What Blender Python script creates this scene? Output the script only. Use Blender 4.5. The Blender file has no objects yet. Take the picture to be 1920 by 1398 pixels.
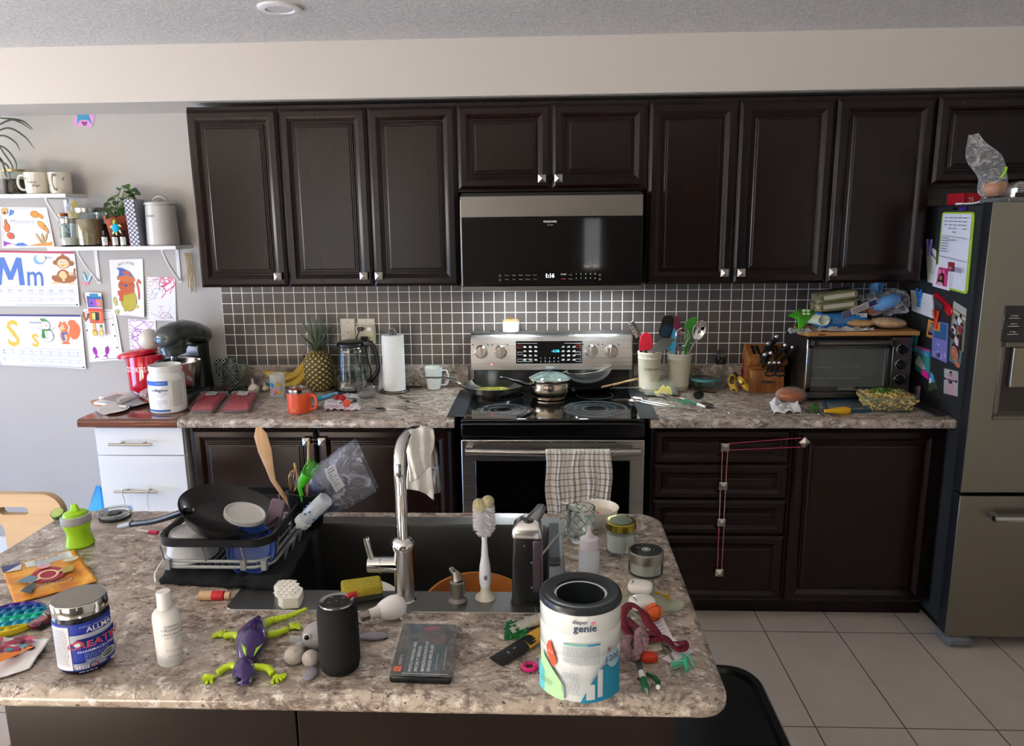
import bpy,math,random
from mathutils import Vector as V,Matrix,Euler,noise
from mathutils.geometry import tessellate_polygon
random.seed(7)
PI=math.pi
S=bpy.context.scene
C=S.collection
# ---------------------------------------------------------------- camera
CP=V((-0.01695,-3.66947,1.72265));F=1427.586
R_=V((0.99905862,0.04202489,-0.01075979));U_=V((0.00217339,0.19923222,0.9799499));D_=V((-0.04332598,0.97905078,-0.19895333))
cd=bpy.data.cameras.new('camera');co=bpy.data.objects.new('camera',cd);C.objects.link(co)
co.matrix_world=Matrix(((R_.x,U_.x,-D_.x,CP.x),(R_.y,U_.y,-D_.y,CP.y),(R_.z,U_.z,-D_.z,CP.z),(0,0,0,1)))
cd.sensor_width=36;cd.lens=F*36/1920;cd.clip_start=.05;S.camera=co
def ray(u,v): return R_*((u-960)/F) + U_*(-(v-699)/F) + D_
def Z(u,v,z=.914): d=ray(u,v);return CP + d*((z-CP.z)/d.z)
def Y(u,v,y): d=ray(u,v);return CP + d*((y-CP.y)/d.y)
def X(u,v,x): d=ray(u,v);return CP + d*((x-CP.x)/d.x)
def ppm(p): return F/(V(p)-CP).dot(D_)
# ---------------------------------------------------------------- world, window light, added fill, exposure
w=bpy.data.worlds.new('sky');S.world=w;w.use_nodes=True
w.node_tree.nodes['Background'].inputs[0].default_value=(.95,.97,1,1);w.node_tree.nodes['Background'].inputs[1].default_value=.6
def area(name,loc,rot,sx,sy,col,e):
    l=bpy.data.lights.new(name,'AREA');l.shape='RECTANGLE';l.size=sx;l.size_y=sy;l.color=col;l.energy=e
    o=bpy.data.objects.new(name,l);C.objects.link(o);o.location=loc;o.rotation_euler=rot;return o
area('patio_daylight',(-4.55,-1.95,1.72),(0,-PI/2-.85,0),.75,2.3,(1,.975,.95),62)
area('low_blue_fill',(-4.5,-1.8,.55),(0,-PI/2,.1),1.0,1.9,(.22,.48,1),36).data.spread=2.2  # added fill that tints the lower left wall blue
area('window_daylight',(-2.3,-5.9,1.5),(PI/2+.2,0,0),1.9,1.4,(1,.96,.9),9)
area('side_fill',(-4.55,-4.8,1.2),(0,-PI/2-.42,-.15),1.6,1.8,(1,.985,.965),100).data.spread=1.8  # added fill from rear left, brightens the island and ceiling
area('sidelight_daylight',(.52,-5.95,1.45),(PI/2,0,0),.18,.5,(.9,.95,1),.25)
sl_=bpy.data.lights.new('bounce_sun','SUN');sl_.energy=170;sl_.color=(1,.94,.87);sl_.angle=.01;so_=bpy.data.objects.new('bounce_sun',sl_);C.objects.link(so_);so_.rotation_euler=V((.15,-1,1.0)).to_track_quat('Z','Y').to_euler()  # added sun; its unseen floor patch bounces light up to the ceiling
S.view_settings.view_transform='Standard';S.view_settings.look='None';S.view_settings.exposure=.45;S.view_settings.gamma=1
S.view_settings.use_curve_mapping=False
# ---------------------------------------------------------------- materials
def lin(h):
    h=h.lstrip('#');c=[int(h[i:i+2],16)/255 for i in (0,2,4)]
    return tuple(x/12.92 if x <= .04045 else ((x+.055)/1.055)**2.4 for x in c) + (1,)
_K={}
def K(h,r=.5,m=0,t=0,a=1,ior=1.45,e=0,n=0,coat=0,nb=0,ns=40,sheen=0):
    key=(h,r,m,t,a,ior,e,n,coat,nb,ns,sheen)
    if key in _K: return _K[key]
    M=bpy.data.materials.new('m_%s_%d' % (h.strip('#'),len(_K)));M.use_nodes=True;N=M.node_tree;b=N.nodes['Principled BSDF'];I=b.inputs
    I['Base Color'].default_value=lin(h);I['Roughness'].default_value=r;I['Metallic'].default_value=m;I['Transmission Weight'].default_value=t
    I['Alpha'].default_value=a;I['IOR'].default_value=ior;I['Coat Weight'].default_value=coat
    if sheen: I['Sheen Weight'].default_value=sheen
    if e: I['Emission Color'].default_value=lin(h);I['Emission Strength'].default_value=e
    if n or nb:
        tc=N.nodes.new('ShaderNodeTexCoord');no=N.nodes.new('ShaderNodeTexNoise');no.inputs['Scale'].default_value=ns;no.inputs['Detail'].default_value=4
        N.links.new(tc.outputs['Object'],no.inputs['Vector'])
        if n:
            mx=N.nodes.new('ShaderNodeMix');mx.data_type='RGBA';mx.blend_type='MULTIPLY';mx.inputs[0].default_value=1
            rp=N.nodes.new('ShaderNodeValToRGB');rp.color_ramp.elements[0].position=.3;rp.color_ramp.elements[1].position=.7
            rp.color_ramp.elements[0].color=(1-n,1-n,1-n,1)
            N.links.new(no.outputs['Fac'],rp.inputs[0]);mx.inputs[6].default_value=lin(h);N.links.new(rp.outputs[0],mx.inputs[7]);N.links.new(mx.outputs[2],I['Base Color'])
        if nb:
            bp=N.nodes.new('ShaderNodeBump');bp.inputs['Strength'].default_value=nb;bp.inputs['Distance'].default_value=.004
            N.links.new(no.outputs['Fac'],bp.inputs['Height']);N.links.new(bp.outputs[0],I['Normal'])
    _K[key]=M;return M
class G:   # tiny node graph helper
    def __init__(s,name):
        s.M=bpy.data.materials.new(name);s.M.use_nodes=True;s.N=s.M.node_tree;s.b=s.N.nodes['Principled BSDF']
        s.co=s.n('TexCoord').outputs['Object']
    def n(s,t): return s.N.nodes.new('ShaderNode'+t)
    def set(s,**k):
        for a,v in k.items():
            a=a.replace('_',' ');i=s.b.inputs[a]
            if hasattr(v,'is_linked') or hasattr(v,'links'): s.N.links.new(v,i)
            else: i.default_value=v
    def L(s,a,b): s.N.links.new(a,b)
    def mp(s,scale=(1,1,1),loc=(0,0,0),rot=(0,0,0)):
        m=s.n('Mapping');m.inputs['Scale'].default_value=scale;m.inputs['Location'].default_value=loc;m.inputs['Rotation'].default_value=rot
        s.L(s.co,m.inputs[0]);return m.outputs[0]
    def noise(s,v,sc,det=4,dist=0,rough=.5,out='Fac'):
        n=s.n('TexNoise');n.inputs['Scale'].default_value=sc;n.inputs['Detail'].default_value=det;n.inputs['Distortion'].default_value=dist;n.inputs['Roughness'].default_value=rough
        s.L(v,n.inputs['Vector']);return n.outputs[out]
    def ramp(s,f,st,con=False):
        r=s.n('ValToRGB');e=r.color_ramp.elements
        if con: r.color_ramp.interpolation='CONSTANT'
        while len(e)<len(st): e.new(.5)
        for i,(p,c) in enumerate(st): e[i].position=p;e[i].color=lin(c) if isinstance(c,str) else (c,c,c,1)
        s.L(f,r.inputs[0]);return r.outputs[0]
    def mix(s,f,a,b,mode='MIX'):
        m=s.n('Mix');m.data_type='RGBA';m.blend_type=mode
        for v,i in ((f,0),(a,6),(b,7)):
            if hasattr(v,'links'): s.L(v,m.inputs[i])
            else: m.inputs[i].default_value=lin(v) if isinstance(v,str) else v
        return m.outputs[2]
    def math(s,op,a,b=0,c=0):
        m=s.n('Math');m.operation=op
        for i,v in enumerate((a,b,c)):
            if hasattr(v,'links'): s.L(v,m.inputs[i])
            else: m.inputs[i].default_value=v
        return m.outputs[0]
    def bump(s,h,st=.3,d=.002):
        b=s.n('Bump');b.inputs['Strength'].default_value=st;b.inputs['Distance'].default_value=d;s.L(h,b.inputs['Height']);s.L(b.outputs[0],s.b.inputs['Normal'])
    def xyz(s):
        q=s.n('SeparateXYZ');s.L(s.co,q.inputs[0]);return q.outputs
def m_granite():
    g=G('granite');v=g.mp((1,1.25,1.25));v2=g.mp((1,1.3,1.3),(3,5,2));v3=g.mp((1,1.2,1.2),(7,1,4))
    col=g.mix(g.ramp(g.noise(v,7,5,.4,.6),[(.38,0.0),(.62,1.0)]),'#b8ab9e','#94877c')
    col=g.mix(g.ramp(g.noise(v3,30,6,.3,.7),[(.52,0.0),(.62,.8)]),col,'#dfd9d0')
    col=g.mix(g.ramp(g.noise(v2,19,8,.5,.75),[(.53,0.0),(.60,.78)]),col,'#61504a')
    col=g.mix(g.ramp(g.noise(v2,8,7,1.4,.7),[(.475,0.0),(.495,.55),(.505,.55),(.53,0.0)]),col,'#4b3c36')
    col=g.mix(g.ramp(g.noise(v,62,4,.3,.6),[(.63,0.0),(.68,.9)]),col,'#2f2725')
    g.set(Base_Color=col,Roughness=.2,Specular_IOR_Level=.5);return g.M
def m_wood(name,c1,c2,c3,rough=.4,sc=1.0,axis='z',coat=0,bump=.15):
    g=G(name);s={'z': (60*sc,60*sc,2.2*sc),'x': (2.2*sc,60*sc,60*sc),'y': (60*sc,2.2*sc,60*sc)}[axis]
    n=g.noise(g.mp(s),1,5,.6,.6);n2=g.noise(g.mp(tuple(q*.12 for q in s)),1,3,1)
    col=g.mix(g.ramp(n2,[(.35,0.0),(.65,.6)]),g.ramp(n,[(.3,c1),(.5,c2),(.7,c3)]),c1)
    g.set(Base_Color=col,Roughness=rough,Coat_Weight=coat,Specular_IOR_Level=.3 if 'espresso' in name else .5);g.bump(n,bump,.0006);return g.M
def m_steel(name='steel',col='#b4b2ae',rough=.3,axis='x',st=.06):
    g=G(name);s=(2,400,400) if axis=='x' else (400,400,2)
    n=g.noise(g.mp(s),1,3);
    g.set(Base_Color=g.mix(g.ramp(n,[(.3,.82),(.7,1.0)]),(0,0,0,1),col) if 0 else lin(col),Metallic=1.0,Roughness=g.math('MULTIPLY_ADD',n,.2,rough-.1));g.bump(n,st,.0005);return g.M
def m_tiles():
    g=G('backsplash_tiles');x,y,z=g.xyz()[:3];P=.05142
    def edge(c,o):
        f=g.math('FRACT',g.math('DIVIDE',g.math('SUBTRACT',c,o),P));return g.math('ABSOLUTE',g.math('SUBTRACT',f,.5))
    e=g.math('MAXIMUM',edge(x,-1.5991),edge(z,1.0198))
    grout=g.math('GREATER_THAN',e,.467)
    def cell(c,o): return g.math('FLOOR',g.math('DIVIDE',g.math('SUBTRACT',c,o),P))
    wn=g.n('TexWhiteNoise');cb=g.n('CombineXYZ');g.L(cell(x,-1.5991),cb.inputs[0]);g.L(cell(z,1.0198),cb.inputs[1]);g.L(cb.outputs[0],wn.inputs['Vector'])
    col=g.mix(wn.outputs['Value'],'#4e4744','#5a534f')
    g.set(Base_Color=g.mix(grout,col,'#fbf8f2'),Roughness=g.math('MULTIPLY_ADD',grout,.5,.33));g.bump(g.math('LESS_THAN',e,.455),.4,.001);return g.M
def m_floor():
    g=G('floor_tiles');x,y,z=g.xyz()[:3];PX,PY=.3035,.6165
    def edge(c,o,P):
        f=g.math('FRACT',g.math('DIVIDE',g.math('SUBTRACT',c,o),P));return g.math('MULTIPLY',g.math('ABSOLUTE',g.math('SUBTRACT',f,.5)),P)
    e=g.math('MAXIMUM',g.math('ADD',edge(x,FX,PX),.0),g.math('ADD',edge(y,FY,PY),(PX-PY)/2))
    grout=g.math('GREATER_THAN',e,PX/2-.0022)
    n=g.noise(g.mp((1,1,1)),6,4);w2=g.n('TexWave');w2.inputs['Scale'].default_value=34;w2.inputs['Distortion'].default_value=1.5;w2.inputs['Detail'].default_value=2
    g.L(g.co,w2.inputs[0])
    col=g.mix(n,'#b3a89e','#c4b9ae');g.set(Base_Color=g.mix(grout,col,'#3f3833'),Roughness=.42);g.bump(w2.outputs['Fac'],.12,.001);return g.M
def m_ceiling():
    g=G('stucco');n=g.noise(g.mp((1,1,1)),95,6,0,.75);g.set(Base_Color=g.mix(g.ramp(n,[(.35,0.0),(.65,1.0)]),'#d6d2cd','#fffcf6'),Roughness=.9);g.bump(n,1,.012);return g.M
def m_paint(name,c):
    g=G(name);n=g.noise(g.mp((1,1,1)),220,3);g.set(Base_Color=lin(c),Roughness=.7);g.bump(n,.12,.001);return g.M
# ---------------------------------------------------------------- mesh builder
def I2(T): return T if T is not None else Matrix()
class MB:
    def __init__(s,T=None): s.v=[];s.f=[];s.m=[];s.T=I2(T);s.k=0
    def add(s,vs,fs,m=0):
        o=len(s.v);s.v+=[s.T @ V(p) for p in vs];s.f+=[tuple(i+o for i in f) for f in fs];s.m+=[m]*len(fs);return s
    def box(s,a,b,m=0):
        (x0,y0,z0),(x1,y1,z1)=a,b
        if x0>x1: x0,x1=x1,x0
        if y0>y1: y0,y1=y1,y0
        if z0>z1: z0,z1=z1,z0
        return s.add([(x0,y0,z0),(x1,y0,z0),(x1,y1,z0),(x0,y1,z0),(x0,y0,z1),(x1,y0,z1),(x1,y1,z1),(x0,y1,z1)],
                     [(0,3,2,1),(4,5,6,7),(0,1,5,4),(1,2,6,5),(2,3,7,6),(3,0,4,7)],m)
    def cb(s,c,d,rot=(0,0,0),m=0):
        t=s.T;s.T=t @ Matrix.Translation(c) @ Euler(rot).to_matrix().to_4x4();s.box([-q/2 for q in d],[q/2 for q in d],m);s.T=t;return s
    def at(s,c=(0,0,0),rot=(0,0,0),sc=(1,1,1)):
        return MBt(s,Matrix.Translation(c) @ Euler(rot).to_matrix().to_4x4() @ Matrix.Diagonal((*sc,1)))
    def lathe(s,prof,n=32,m=0,c=(0,0,0),sx=1,sy=1,wob=None):
        vs=[];fs=[];idx=[]
        for r,z in prof:
            if abs(r)<1e-6: idx.append([len(vs)]);vs.append((c[0],c[1],c[2]+z))
            else:
                row=[]
                for i in range(n):
                    a=2*PI*i/n;q=wob(a,z) if wob else 1
                    row.append(len(vs));vs.append((c[0]+r*q*math.cos(a)*sx,c[1]+r*q*math.sin(a)*sy,c[2]+z))
                idx.append(row)
        for A,B in zip(idx,idx[1:]):
            if len(A)==1 and len(B)==1: continue
            for i in range(n):
                j=(i+1) % n
                if len(A)==1: fs.append((A[0],B[j],B[i]))
                elif len(B)==1: fs.append((A[i],A[j],B[0]))
                else: fs.append((A[i],A[j],B[j],B[i]))
        return s.add(vs,fs,m)
    def cyl(s,c,r,h,n=24,m=0,r2=None,b=0):
        r2=r if r2 is None else r2
        return s.lathe([(0,0),(r-b,0),(r,b),(r2,h-b),(r2-b,h),(0,h)] if b else [(0,0),(r,0),(r2,h),(0,h)],n,m,c)
    def tube(s,path,r,n=8,m=0,closed=False,flat=1,up=None):
        P=[V(p) for p in path];L=len(P);rs=r if isinstance(r,(list,tuple)) else [r]*L;vs=[];fs=[];pn=None
        for i,p in enumerate(P):
            a=P[(i-1) % L] if closed or i else p;b=P[(i+1) % L] if closed or i<L-1 else p
            t=(b-a);t=t.normalized() if t.length>1e-9 else V((0,0,1))
            if up is not None: nn=V(up) - t*V(up).dot(t)
            elif pn is None: nn=t.orthogonal()
            else: nn=pn - t*pn.dot(t)
            if nn.length<1e-6: nn=t.orthogonal()
            nn.normalize();pn=nn;bb=t.cross(nn)
            for k in range(n): an=2*PI*k/n;vs.append(p + nn*(math.cos(an)*rs[i]*flat) + bb*(math.sin(an)*rs[i]))
        for i in range(L if closed else L-1):
            for k in range(n):
                j=(i+1) % L;fs.append((i*n+k,i*n+(k+1) % n,j*n+(k+1) % n,j*n+k))
        if not closed: fs.append(tuple(range(n-1,-1,-1)));fs.append(tuple((L-1)*n+k for k in range(n)))
        return s.add(vs,fs,m)
    def prism(s,poly,z0,z1,m=0,m2=None):
        n=len(poly);vs=[(x,y,z0) for x,y in poly]+[(x,y,z1) for x,y in poly]
        s.add(vs,[tuple(range(n-1,-1,-1))]+[(i,(i+1) % n,(i+1) % n+n,i+n) for i in range(n)],m)
        return s.add([(x,y,z1) for x,y in poly],[tuple(range(n))],m if m2 is None else m2) if m2 is not None else s.add(vs,[tuple(range(n,2*n))],m)
    def loft(s,rings,m=0,cap0=True,cap1=True,closed=True):
        n=len(rings[0]);vs=[p for r in rings for p in r];fs=[]
        for i in range(len(rings)-1):
            for k in range(n if closed else n-1): fs.append((i*n+k,i*n+(k+1) % n,(i+1)*n+(k+1) % n,(i+1)*n+k))
        if cap0: fs.append(tuple(range(n-1,-1,-1)))
        if cap1: fs.append(tuple((len(rings)-1)*n+k for k in range(n)))
        return s.add(vs,fs,m)
    def grid(s,fn,nu,nv,m=0,wrap=False,mf=None):
        vs=[fn(i/nu,j/nv) for j in range(nv+1) for i in range(nu if wrap else nu+1)];W=nu if wrap else nu+1
        for j in range(nv):
            fs=[(j*W+i,j*W+(i+1) % W,(j+1)*W+(i+1) % W,(j+1)*W+i) for i in range(nu)]
            if j==0: o=len(s.v);s.add(vs,[],0)
            for i,f in enumerate(fs): s.f.append(tuple(q+o for q in f));s.m.append(mf(i/nu,j/nv) if mf else m)
        return s
    def ell(s,c,r,m=0,rot=(0,0,0),nu=20,nv=12,fn=None):
        t=s.T;s.T=t @ Matrix.Translation(c) @ Euler(rot).to_matrix().to_4x4()
        if isinstance(r,(int,float)): r=(r,r,r)
        pr=[(max(0,math.sin(PI*j/nv)),-math.cos(PI*j/nv)) for j in range(nv+1)];pr[0]=(0,-1);pr[-1]=(0,1)
        o=len(s.v);tt=s.T;s.T=s.T @ Matrix.Diagonal((r[0],r[1],r[2],1));s.lathe(pr,nu,m);s.T=t
        return s
    def build(s,name,mats,parent=None,sharp=40,bev=0,seg=2,sol=0,sub=0,loc=None):
        me=bpy.data.meshes.new(name);me.from_pydata([tuple(p) for p in s.v],[],s.f)
        mats=mats if isinstance(mats,(list,tuple)) else [mats]
        for q in mats: me.materials.append(q)
        me.polygons.foreach_set('material_index',s.m);me.polygons.foreach_set('use_smooth',[True]*len(s.f));me.update();me.set_sharp_from_angle(angle=math.radians(sharp))
        o=bpy.data.objects.new(name,me);C.objects.link(o)
        if loc is not None: o.location=loc
        if parent is not None: o.parent=parent
        if sol: q=o.modifiers.new('s','SOLIDIFY');q.thickness=sol;q.offset=0
        if bev: q=o.modifiers.new('b','BEVEL');q.width=bev;q.segments=seg;q.limit_method='ANGLE';q.angle_limit=.7;q.use_clamp_overlap=True
        if sub: q=o.modifiers.new('u','SUBSURF');q.levels=sub;q.render_levels=sub
        return o
class MBt:   # run builder calls under a local transform
    def __init__(s,mb,T): s.mb=mb;s.L=T
    def __getattr__(s,k):
        f=getattr(s.mb,k)
        def g(*a,**kw):
            t=s.mb.T;s.mb.T=t @ s.L;f(*a,**kw);s.mb.T=t;return s
        return g
def struct(name,mb,mat,**k): o=mb.build(name,mat,**k);o['kind']='structure';return o
def tag(o,label,cat,group=None):
    o['label']=label;o['category']=cat
    if group: o['group']=group
    return o
def thing(name,label,cat,loc=(0,0,0),rz=0,group=None,rot=None):
    o=bpy.data.objects.new(name,None);C.objects.link(o);o.empty_display_size=.05;o.location=loc;o.rotation_euler=rot or (0,0,rz);return tag(o,label,cat,group)
def lab(o,t): o['label']=t;return o
def dup(root,loc=None,rot=None,label=None,sc=None):
    r=root.copy();C.objects.link(r)
    if loc is not None: r.location=loc
    if rot is not None: r.rotation_euler=rot
    if sc is not None: r.scale=(sc,sc,sc)
    if label: r['label']=label
    for ch in list(root.children):
        c=ch.copy();C.objects.link(c);c.parent=r
        for g in ch.children: d=g.copy();C.objects.link(d);d.parent=c
    return r
def rr(x0,y0,x1,y1,r,n=6):
    if not isinstance(r,(list,tuple)): r=[r]*4
    out=[]
    for (cx,cy,a0,q) in ((x1-r[0],y1-r[0],0,r[0]),(x0+r[1],y1-r[1],PI/2,r[1]),(x0+r[2],y0+r[2],PI,r[2]),(x1-r[3],y0+r[3],3*PI/2,r[3])):
        for i in range(n+1): a=a0+PI/2*i/n;out.append((cx+q*math.cos(a),cy+q*math.sin(a)))
    return out
def arc(c,r,a0,a1,n,ax='xz'):
    o=[]
    for i in range(n+1):
        a=a0+(a1-a0)*i/n;p=[c[0],c[1],c[2]];p['xyz'.index(ax[0])]+=r*math.cos(a);p['xyz'.index(ax[1])]+=r*math.sin(a);o.append(tuple(p))
    return o
def bez(pts,n=12):
    P=[V(p) for p in pts];out=[]
    P=[P[0]*2-P[1]]+P+[P[-1]*2-P[-2]]
    for i in range(1,len(P)-2):
        for k in range(n):
            t=k/n;a,b,c,d=P[i-1:i+3]
            out.append(.5*((2*b)+(c-a)*t+(2*a-5*b+4*c-d)*t*t+(3*b-a-3*c+d)*t**3))
    out.append(P[-2]);return out
_T={}
def tgeo(s,bold=0):
    if (s,bold) in _T: return _T[(s,bold)]
    cu=bpy.data.curves.new('t','FONT');cu.body=s;cu.size=1;cu.resolution_u=2;cu.offset=bold*.42;ob=bpy.data.objects.new('t',cu)
    me=bpy.data.meshes.new_from_object(ob);r=([(v.co.x,v.co.y) for v in me.vertices],[tuple(p.vertices) for p in me.polygons])
    xs=[v[0] for v in r[0]] or [0];r=r+((min(xs),max(xs)),);bpy.data.objects.remove(ob);bpy.data.curves.remove(cu);bpy.data.meshes.remove(me);_T[(s,bold)]=r;return r
class Art:   # flat marks laid on a surface: fn(x, y, lift) gives the 3D point
    def __init__(s,fn,step=.00012,l0=1): s.mb=MB();s.fn=fn;s.l=l0;s.st=step;s.mats=[]
    def mi(s,m):
        if isinstance(m,str): m=K(m,.55)
        if m not in s.mats: s.mats.append(m)
        return s.mats.index(m)
    def add(s,pts,fs,m,up=True): s.mb.add([s.fn(x,y,s.l*s.st) for x,y in pts],fs,s.mi(m));s.l+=1 if up else 0;return s
    def poly(s,pts,m):
        t=tessellate_polygon([[V((x,y,0)) for x,y in pts]])
        ar=sum(pts[i][0]*pts[(i+1) % len(pts)][1]-pts[(i+1) % len(pts)][0]*pts[i][1] for i in range(len(pts)))
        fs=[]
        for a,b,c in t:
            A,B,D=pts[a],pts[b],pts[c]
            cr=(B[0]-A[0])*(D[1]-A[1])-(B[1]-A[1])*(D[0]-A[0]);fs.append((a,b,c) if cr>0 else (a,c,b))
        return s.add(pts,fs,m)
    def rect(s,x0,y0,x1,y1,m,nx=1,ny=1):
        pts=[(x0+(x1-x0)*i/nx,y0+(y1-y0)*j/ny) for j in range(ny+1) for i in range(nx+1)]
        return s.add(pts,[(j*(nx+1)+i,j*(nx+1)+i+1,(j+1)*(nx+1)+i+1,(j+1)*(nx+1)+i) for j in range(ny) for i in range(nx)],m)
    def el(s,cx,cy,rx,ry,m,rot=0,n=20,a0=0,a1=2*PI):
        full=abs(a1-a0-2*PI)<1e-6;k=n if full else n+1;c,d=math.cos(rot),math.sin(rot);pts=[(cx,cy)]
        for i in range(k):
            a=a0+(a1-a0)*i/n;x,y=rx*math.cos(a),ry*math.sin(a);pts.append((cx+x*c-y*d,cy+x*d+y*c))
        return s.add(pts,[(0,i+1,(i+1) % k+1) for i in range(k if full else k-1)],m)
    def line(s,pts,w,m,closed=False):
        n=len(pts);vs=[];fs=[]
        for i,p in enumerate(pts):
            a=pts[(i-1) % n] if closed or i else p;b=pts[(i+1) % n] if closed or i<n-1 else p
            dx,dy=b[0]-a[0],b[1]-a[1];l=math.hypot(dx,dy) or 1;vs+=[(p[0]-dy/l*w/2,p[1]+dx/l*w/2),(p[0]+dy/l*w/2,p[1]-dx/l*w/2)]
        for i in range(n if closed else n-1): j=(i+1) % n;fs.append((2*i,2*i+1,2*j+1,2*j))
        return s.add(vs,fs,m)
    def ring(s,cx,cy,r,w,m,ry=None,n=24): return s.line([(cx+r*math.cos(2*PI*i/n),cy+(ry or r)*math.sin(2*PI*i/n)) for i in range(n)],w,m,True)
    def text(s,t,x,y,h,m,al='C',rot=0,bold=0,sx=1,arcr=None,sh=0):
        v,f,(a,b)=tgeo(t,bold);o={'C': (a+b)/2,'L': a,'R': b}[al];c,d=math.cos(rot),math.sin(rot);pts=[]
        for p in v:
            px,py=(p[0]-o+sh*p[1])*h*sx*1.38,p[1]*h*1.38
            if arcr: an=px/arcr;px,py=(arcr+py)*math.sin(an),(arcr+py)*math.cos(an)-arcr
            pts.append((x+px*c-py*d,y+px*d+py*c))
        return s.add(pts,f,m)
    def lines(s,x0,x1,y,h,n,m,gap=1.9,rag=.15):   # rows of print too small to read
        for i in range(n):
            xx=x0
            while xx<x1-h*2:
                ww=min(random.uniform(2,5)*h,x1-xx);s.rect(xx,y-i*h*gap,xx+ww,y-i*h*gap+h*.8,m);s.l -= 1;xx+=ww+h*.9
        s.l+=1;return s
    def build(s,name,parent=None,sharp=40): return s.mb.build(name,s.mats,parent,sharp)
def plane(o,x,y,bend=None):
    o,x,y=V(o),V(x).normalized(),V(y).normalized();n=x.cross(y)
    return (lambda a,b,l: o+x*a+y*b+n*l) if bend is None else (lambda a,b,l: o+x*a+y*b+n*(l+bend(a,b)))
def cylm(r,th0=-PI/2,z0=0,c=(0,0),r2=None,H=1,sx=1,sy=1):   # wraps round a vertical cylinder; x runs left to right seen from outside
    def f(x,y,l):
        q=r+((r2-r)*y/H if r2 is not None else 0)+l;a=th0+x/r;return V((c[0]+q*math.cos(a)*sx,c[1]+q*math.sin(a)*sy,z0+y))
    return f
SLOT=0
# ================================================================ THE ROOM
WALL=m_paint('wall_paint','#aeaba6');GRAN=m_granite();STEEL=m_steel();STEELV=m_steel('steel_vertical','#8b877f',.34,'z')
DARK=m_wood('espresso_wood','#130806','#1b0d0a','#25130f',.22,1,'z');DARKX=m_wood('espresso_wood_across','#130806','#1b0d0a','#25130f',.22,1,'x')
CHROME=K('#d8d8d8',.06,1);NICK=K('#b9b4ab',.28,1);BLK=K('#0b0b0c',.35);BLKG=K('#050506',.06,coat=.5);WHITE=K('#eeeeec',.5);WIRE=K('#5d6163',.38,.4)
GLASS=K('#f4fbf9',.02,0,1,ior=1.45);PAPER=K('#f1f1f4',.75);STRAP=K('#f3efe6',.8)
FX,FY=.909,-.69
XL,XR,YR,HC=-4.6,2.62,-6.0,2.448
struct('floor',MB().box((XL-.1,YR-.1,-.1),(XR+.1,.1,0)),m_floor())
struct('ceiling',MB().box((XL-.1,YR-.1,HC),(XR+.1,.1,HC+.1)),m_ceiling())
struct('wall_back',MB().box((XL-.1,0,0),(XR+.1,.1,HC)),WALL)
struct('wall_right',MB().box((XR,YR,0),(XR+.1,0,HC)),WALL)
m=MB()   # left wall with the openings of the patio door and the added window
for a,b in (((YR,0),(-5.8,HC)),((-5.8,2.12),(-3.8,HC)),((-5.8,0),(-3.8,.3)),((-3.8,0),(-3.2,HC)),((-3.2,2.12),(-.7,HC)),((-.7,0),(0,HC))): m.box((XL-.1,a[0],a[1]),(XL,b[0],b[1]))
struct('wall_left',m,WALL)
m=MB()
for a,b in (((XL,0),(-3.3,HC)),((-3.3,0),(-1.3,.75)),((-3.3,2.25),(-1.3,HC)),((-1.3,0),(.42,HC)),((.42,1.75),(.62,HC)),((.42,0),(.62,1.15)),((.62,0),(XR,HC))): m.box((a[0],YR-.1,a[1]),(b[0],YR,b[1]))
struct('wall_rear',m,m_paint('rear_wall_darkened','#4c4741'))  # unseen wall, coloured dark to hold down reflections
FRM=K('#e6e6e4',.4)
def window(name,ax,c,a0,a1,z0,z1,nm):
    m=MB();w=.05
    w=.02 if a1-a0<.5 else w
    for p,q in (((a0,z0),(a0+w,z1)),((a1-w,z0),(a1,z1)),((a0,z0),(a1,z0+w)),((a0,z1-w),(a1,z1)),(((a0+a1)/2-w/2,z0),((a0+a1)/2+w/2,z1))):
        m.box((c-.03,p[0],p[1]),(c+.03,q[0],q[1])) if ax=='x' else m.box((p[0],c-.03,p[1]),(q[0],c+.03,q[1]))
    f=struct(name,m,FRM)
    g=MB();g.box((c-.004,a0+w,z0+w),(c+.004,a1-w,z1-w)) if ax=='x' else g.box((a0+w,c-.004,z0+w),(a1-w,c+.004,z1-w));g.build('pane',K('#dfe6e6',.02,a=.06),f)
window('window_1','x',XL-.06,-3.2,-.7,0,2.12,0);window('window_added','x',XL-.06,-5.8,-3.8,.3,2.12,0);window('window_2','y',YR-.06,-3.3,-1.3,.75,2.25,0);window('window_3','y',YR-.06,.42,.62,1.15,1.75,0)  # second left-wall window is unseen, added to go with the side fill
# soffit above the cabinets: deep over the cabinets, running on over the left wall
struct('wall_soffit',MB().box((XL,-.352,2.222),(XR,0,HC)),m_paint('soffit_paint','#c9c4bc'))
struct('wall_backsplash',MB().box((-1.5991,-.006,1.0198),(1.64,0,1.45)),m_tiles())
struct('baseboard_back',MB().box((XL,-.014,0),(-1.96,0,.1)),FRM)
# ceiling light
t=thing('recessed_light','round white recessed downlight in the stucco ceiling','ceiling light',(-.932,-.87,HC))
MB().lathe([(.075,0),(.075,-.007),(.068,-.011),(.05,-.011),(.046,-.006),(0,-.006)],40).build('trim_ring',K('#dedddb',.4),t)
MB().lathe([(0,-.0075),(.044,-.0075),(.044,-.006)],32).build('lens',K('#bcbcc0',.35),t)
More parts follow.
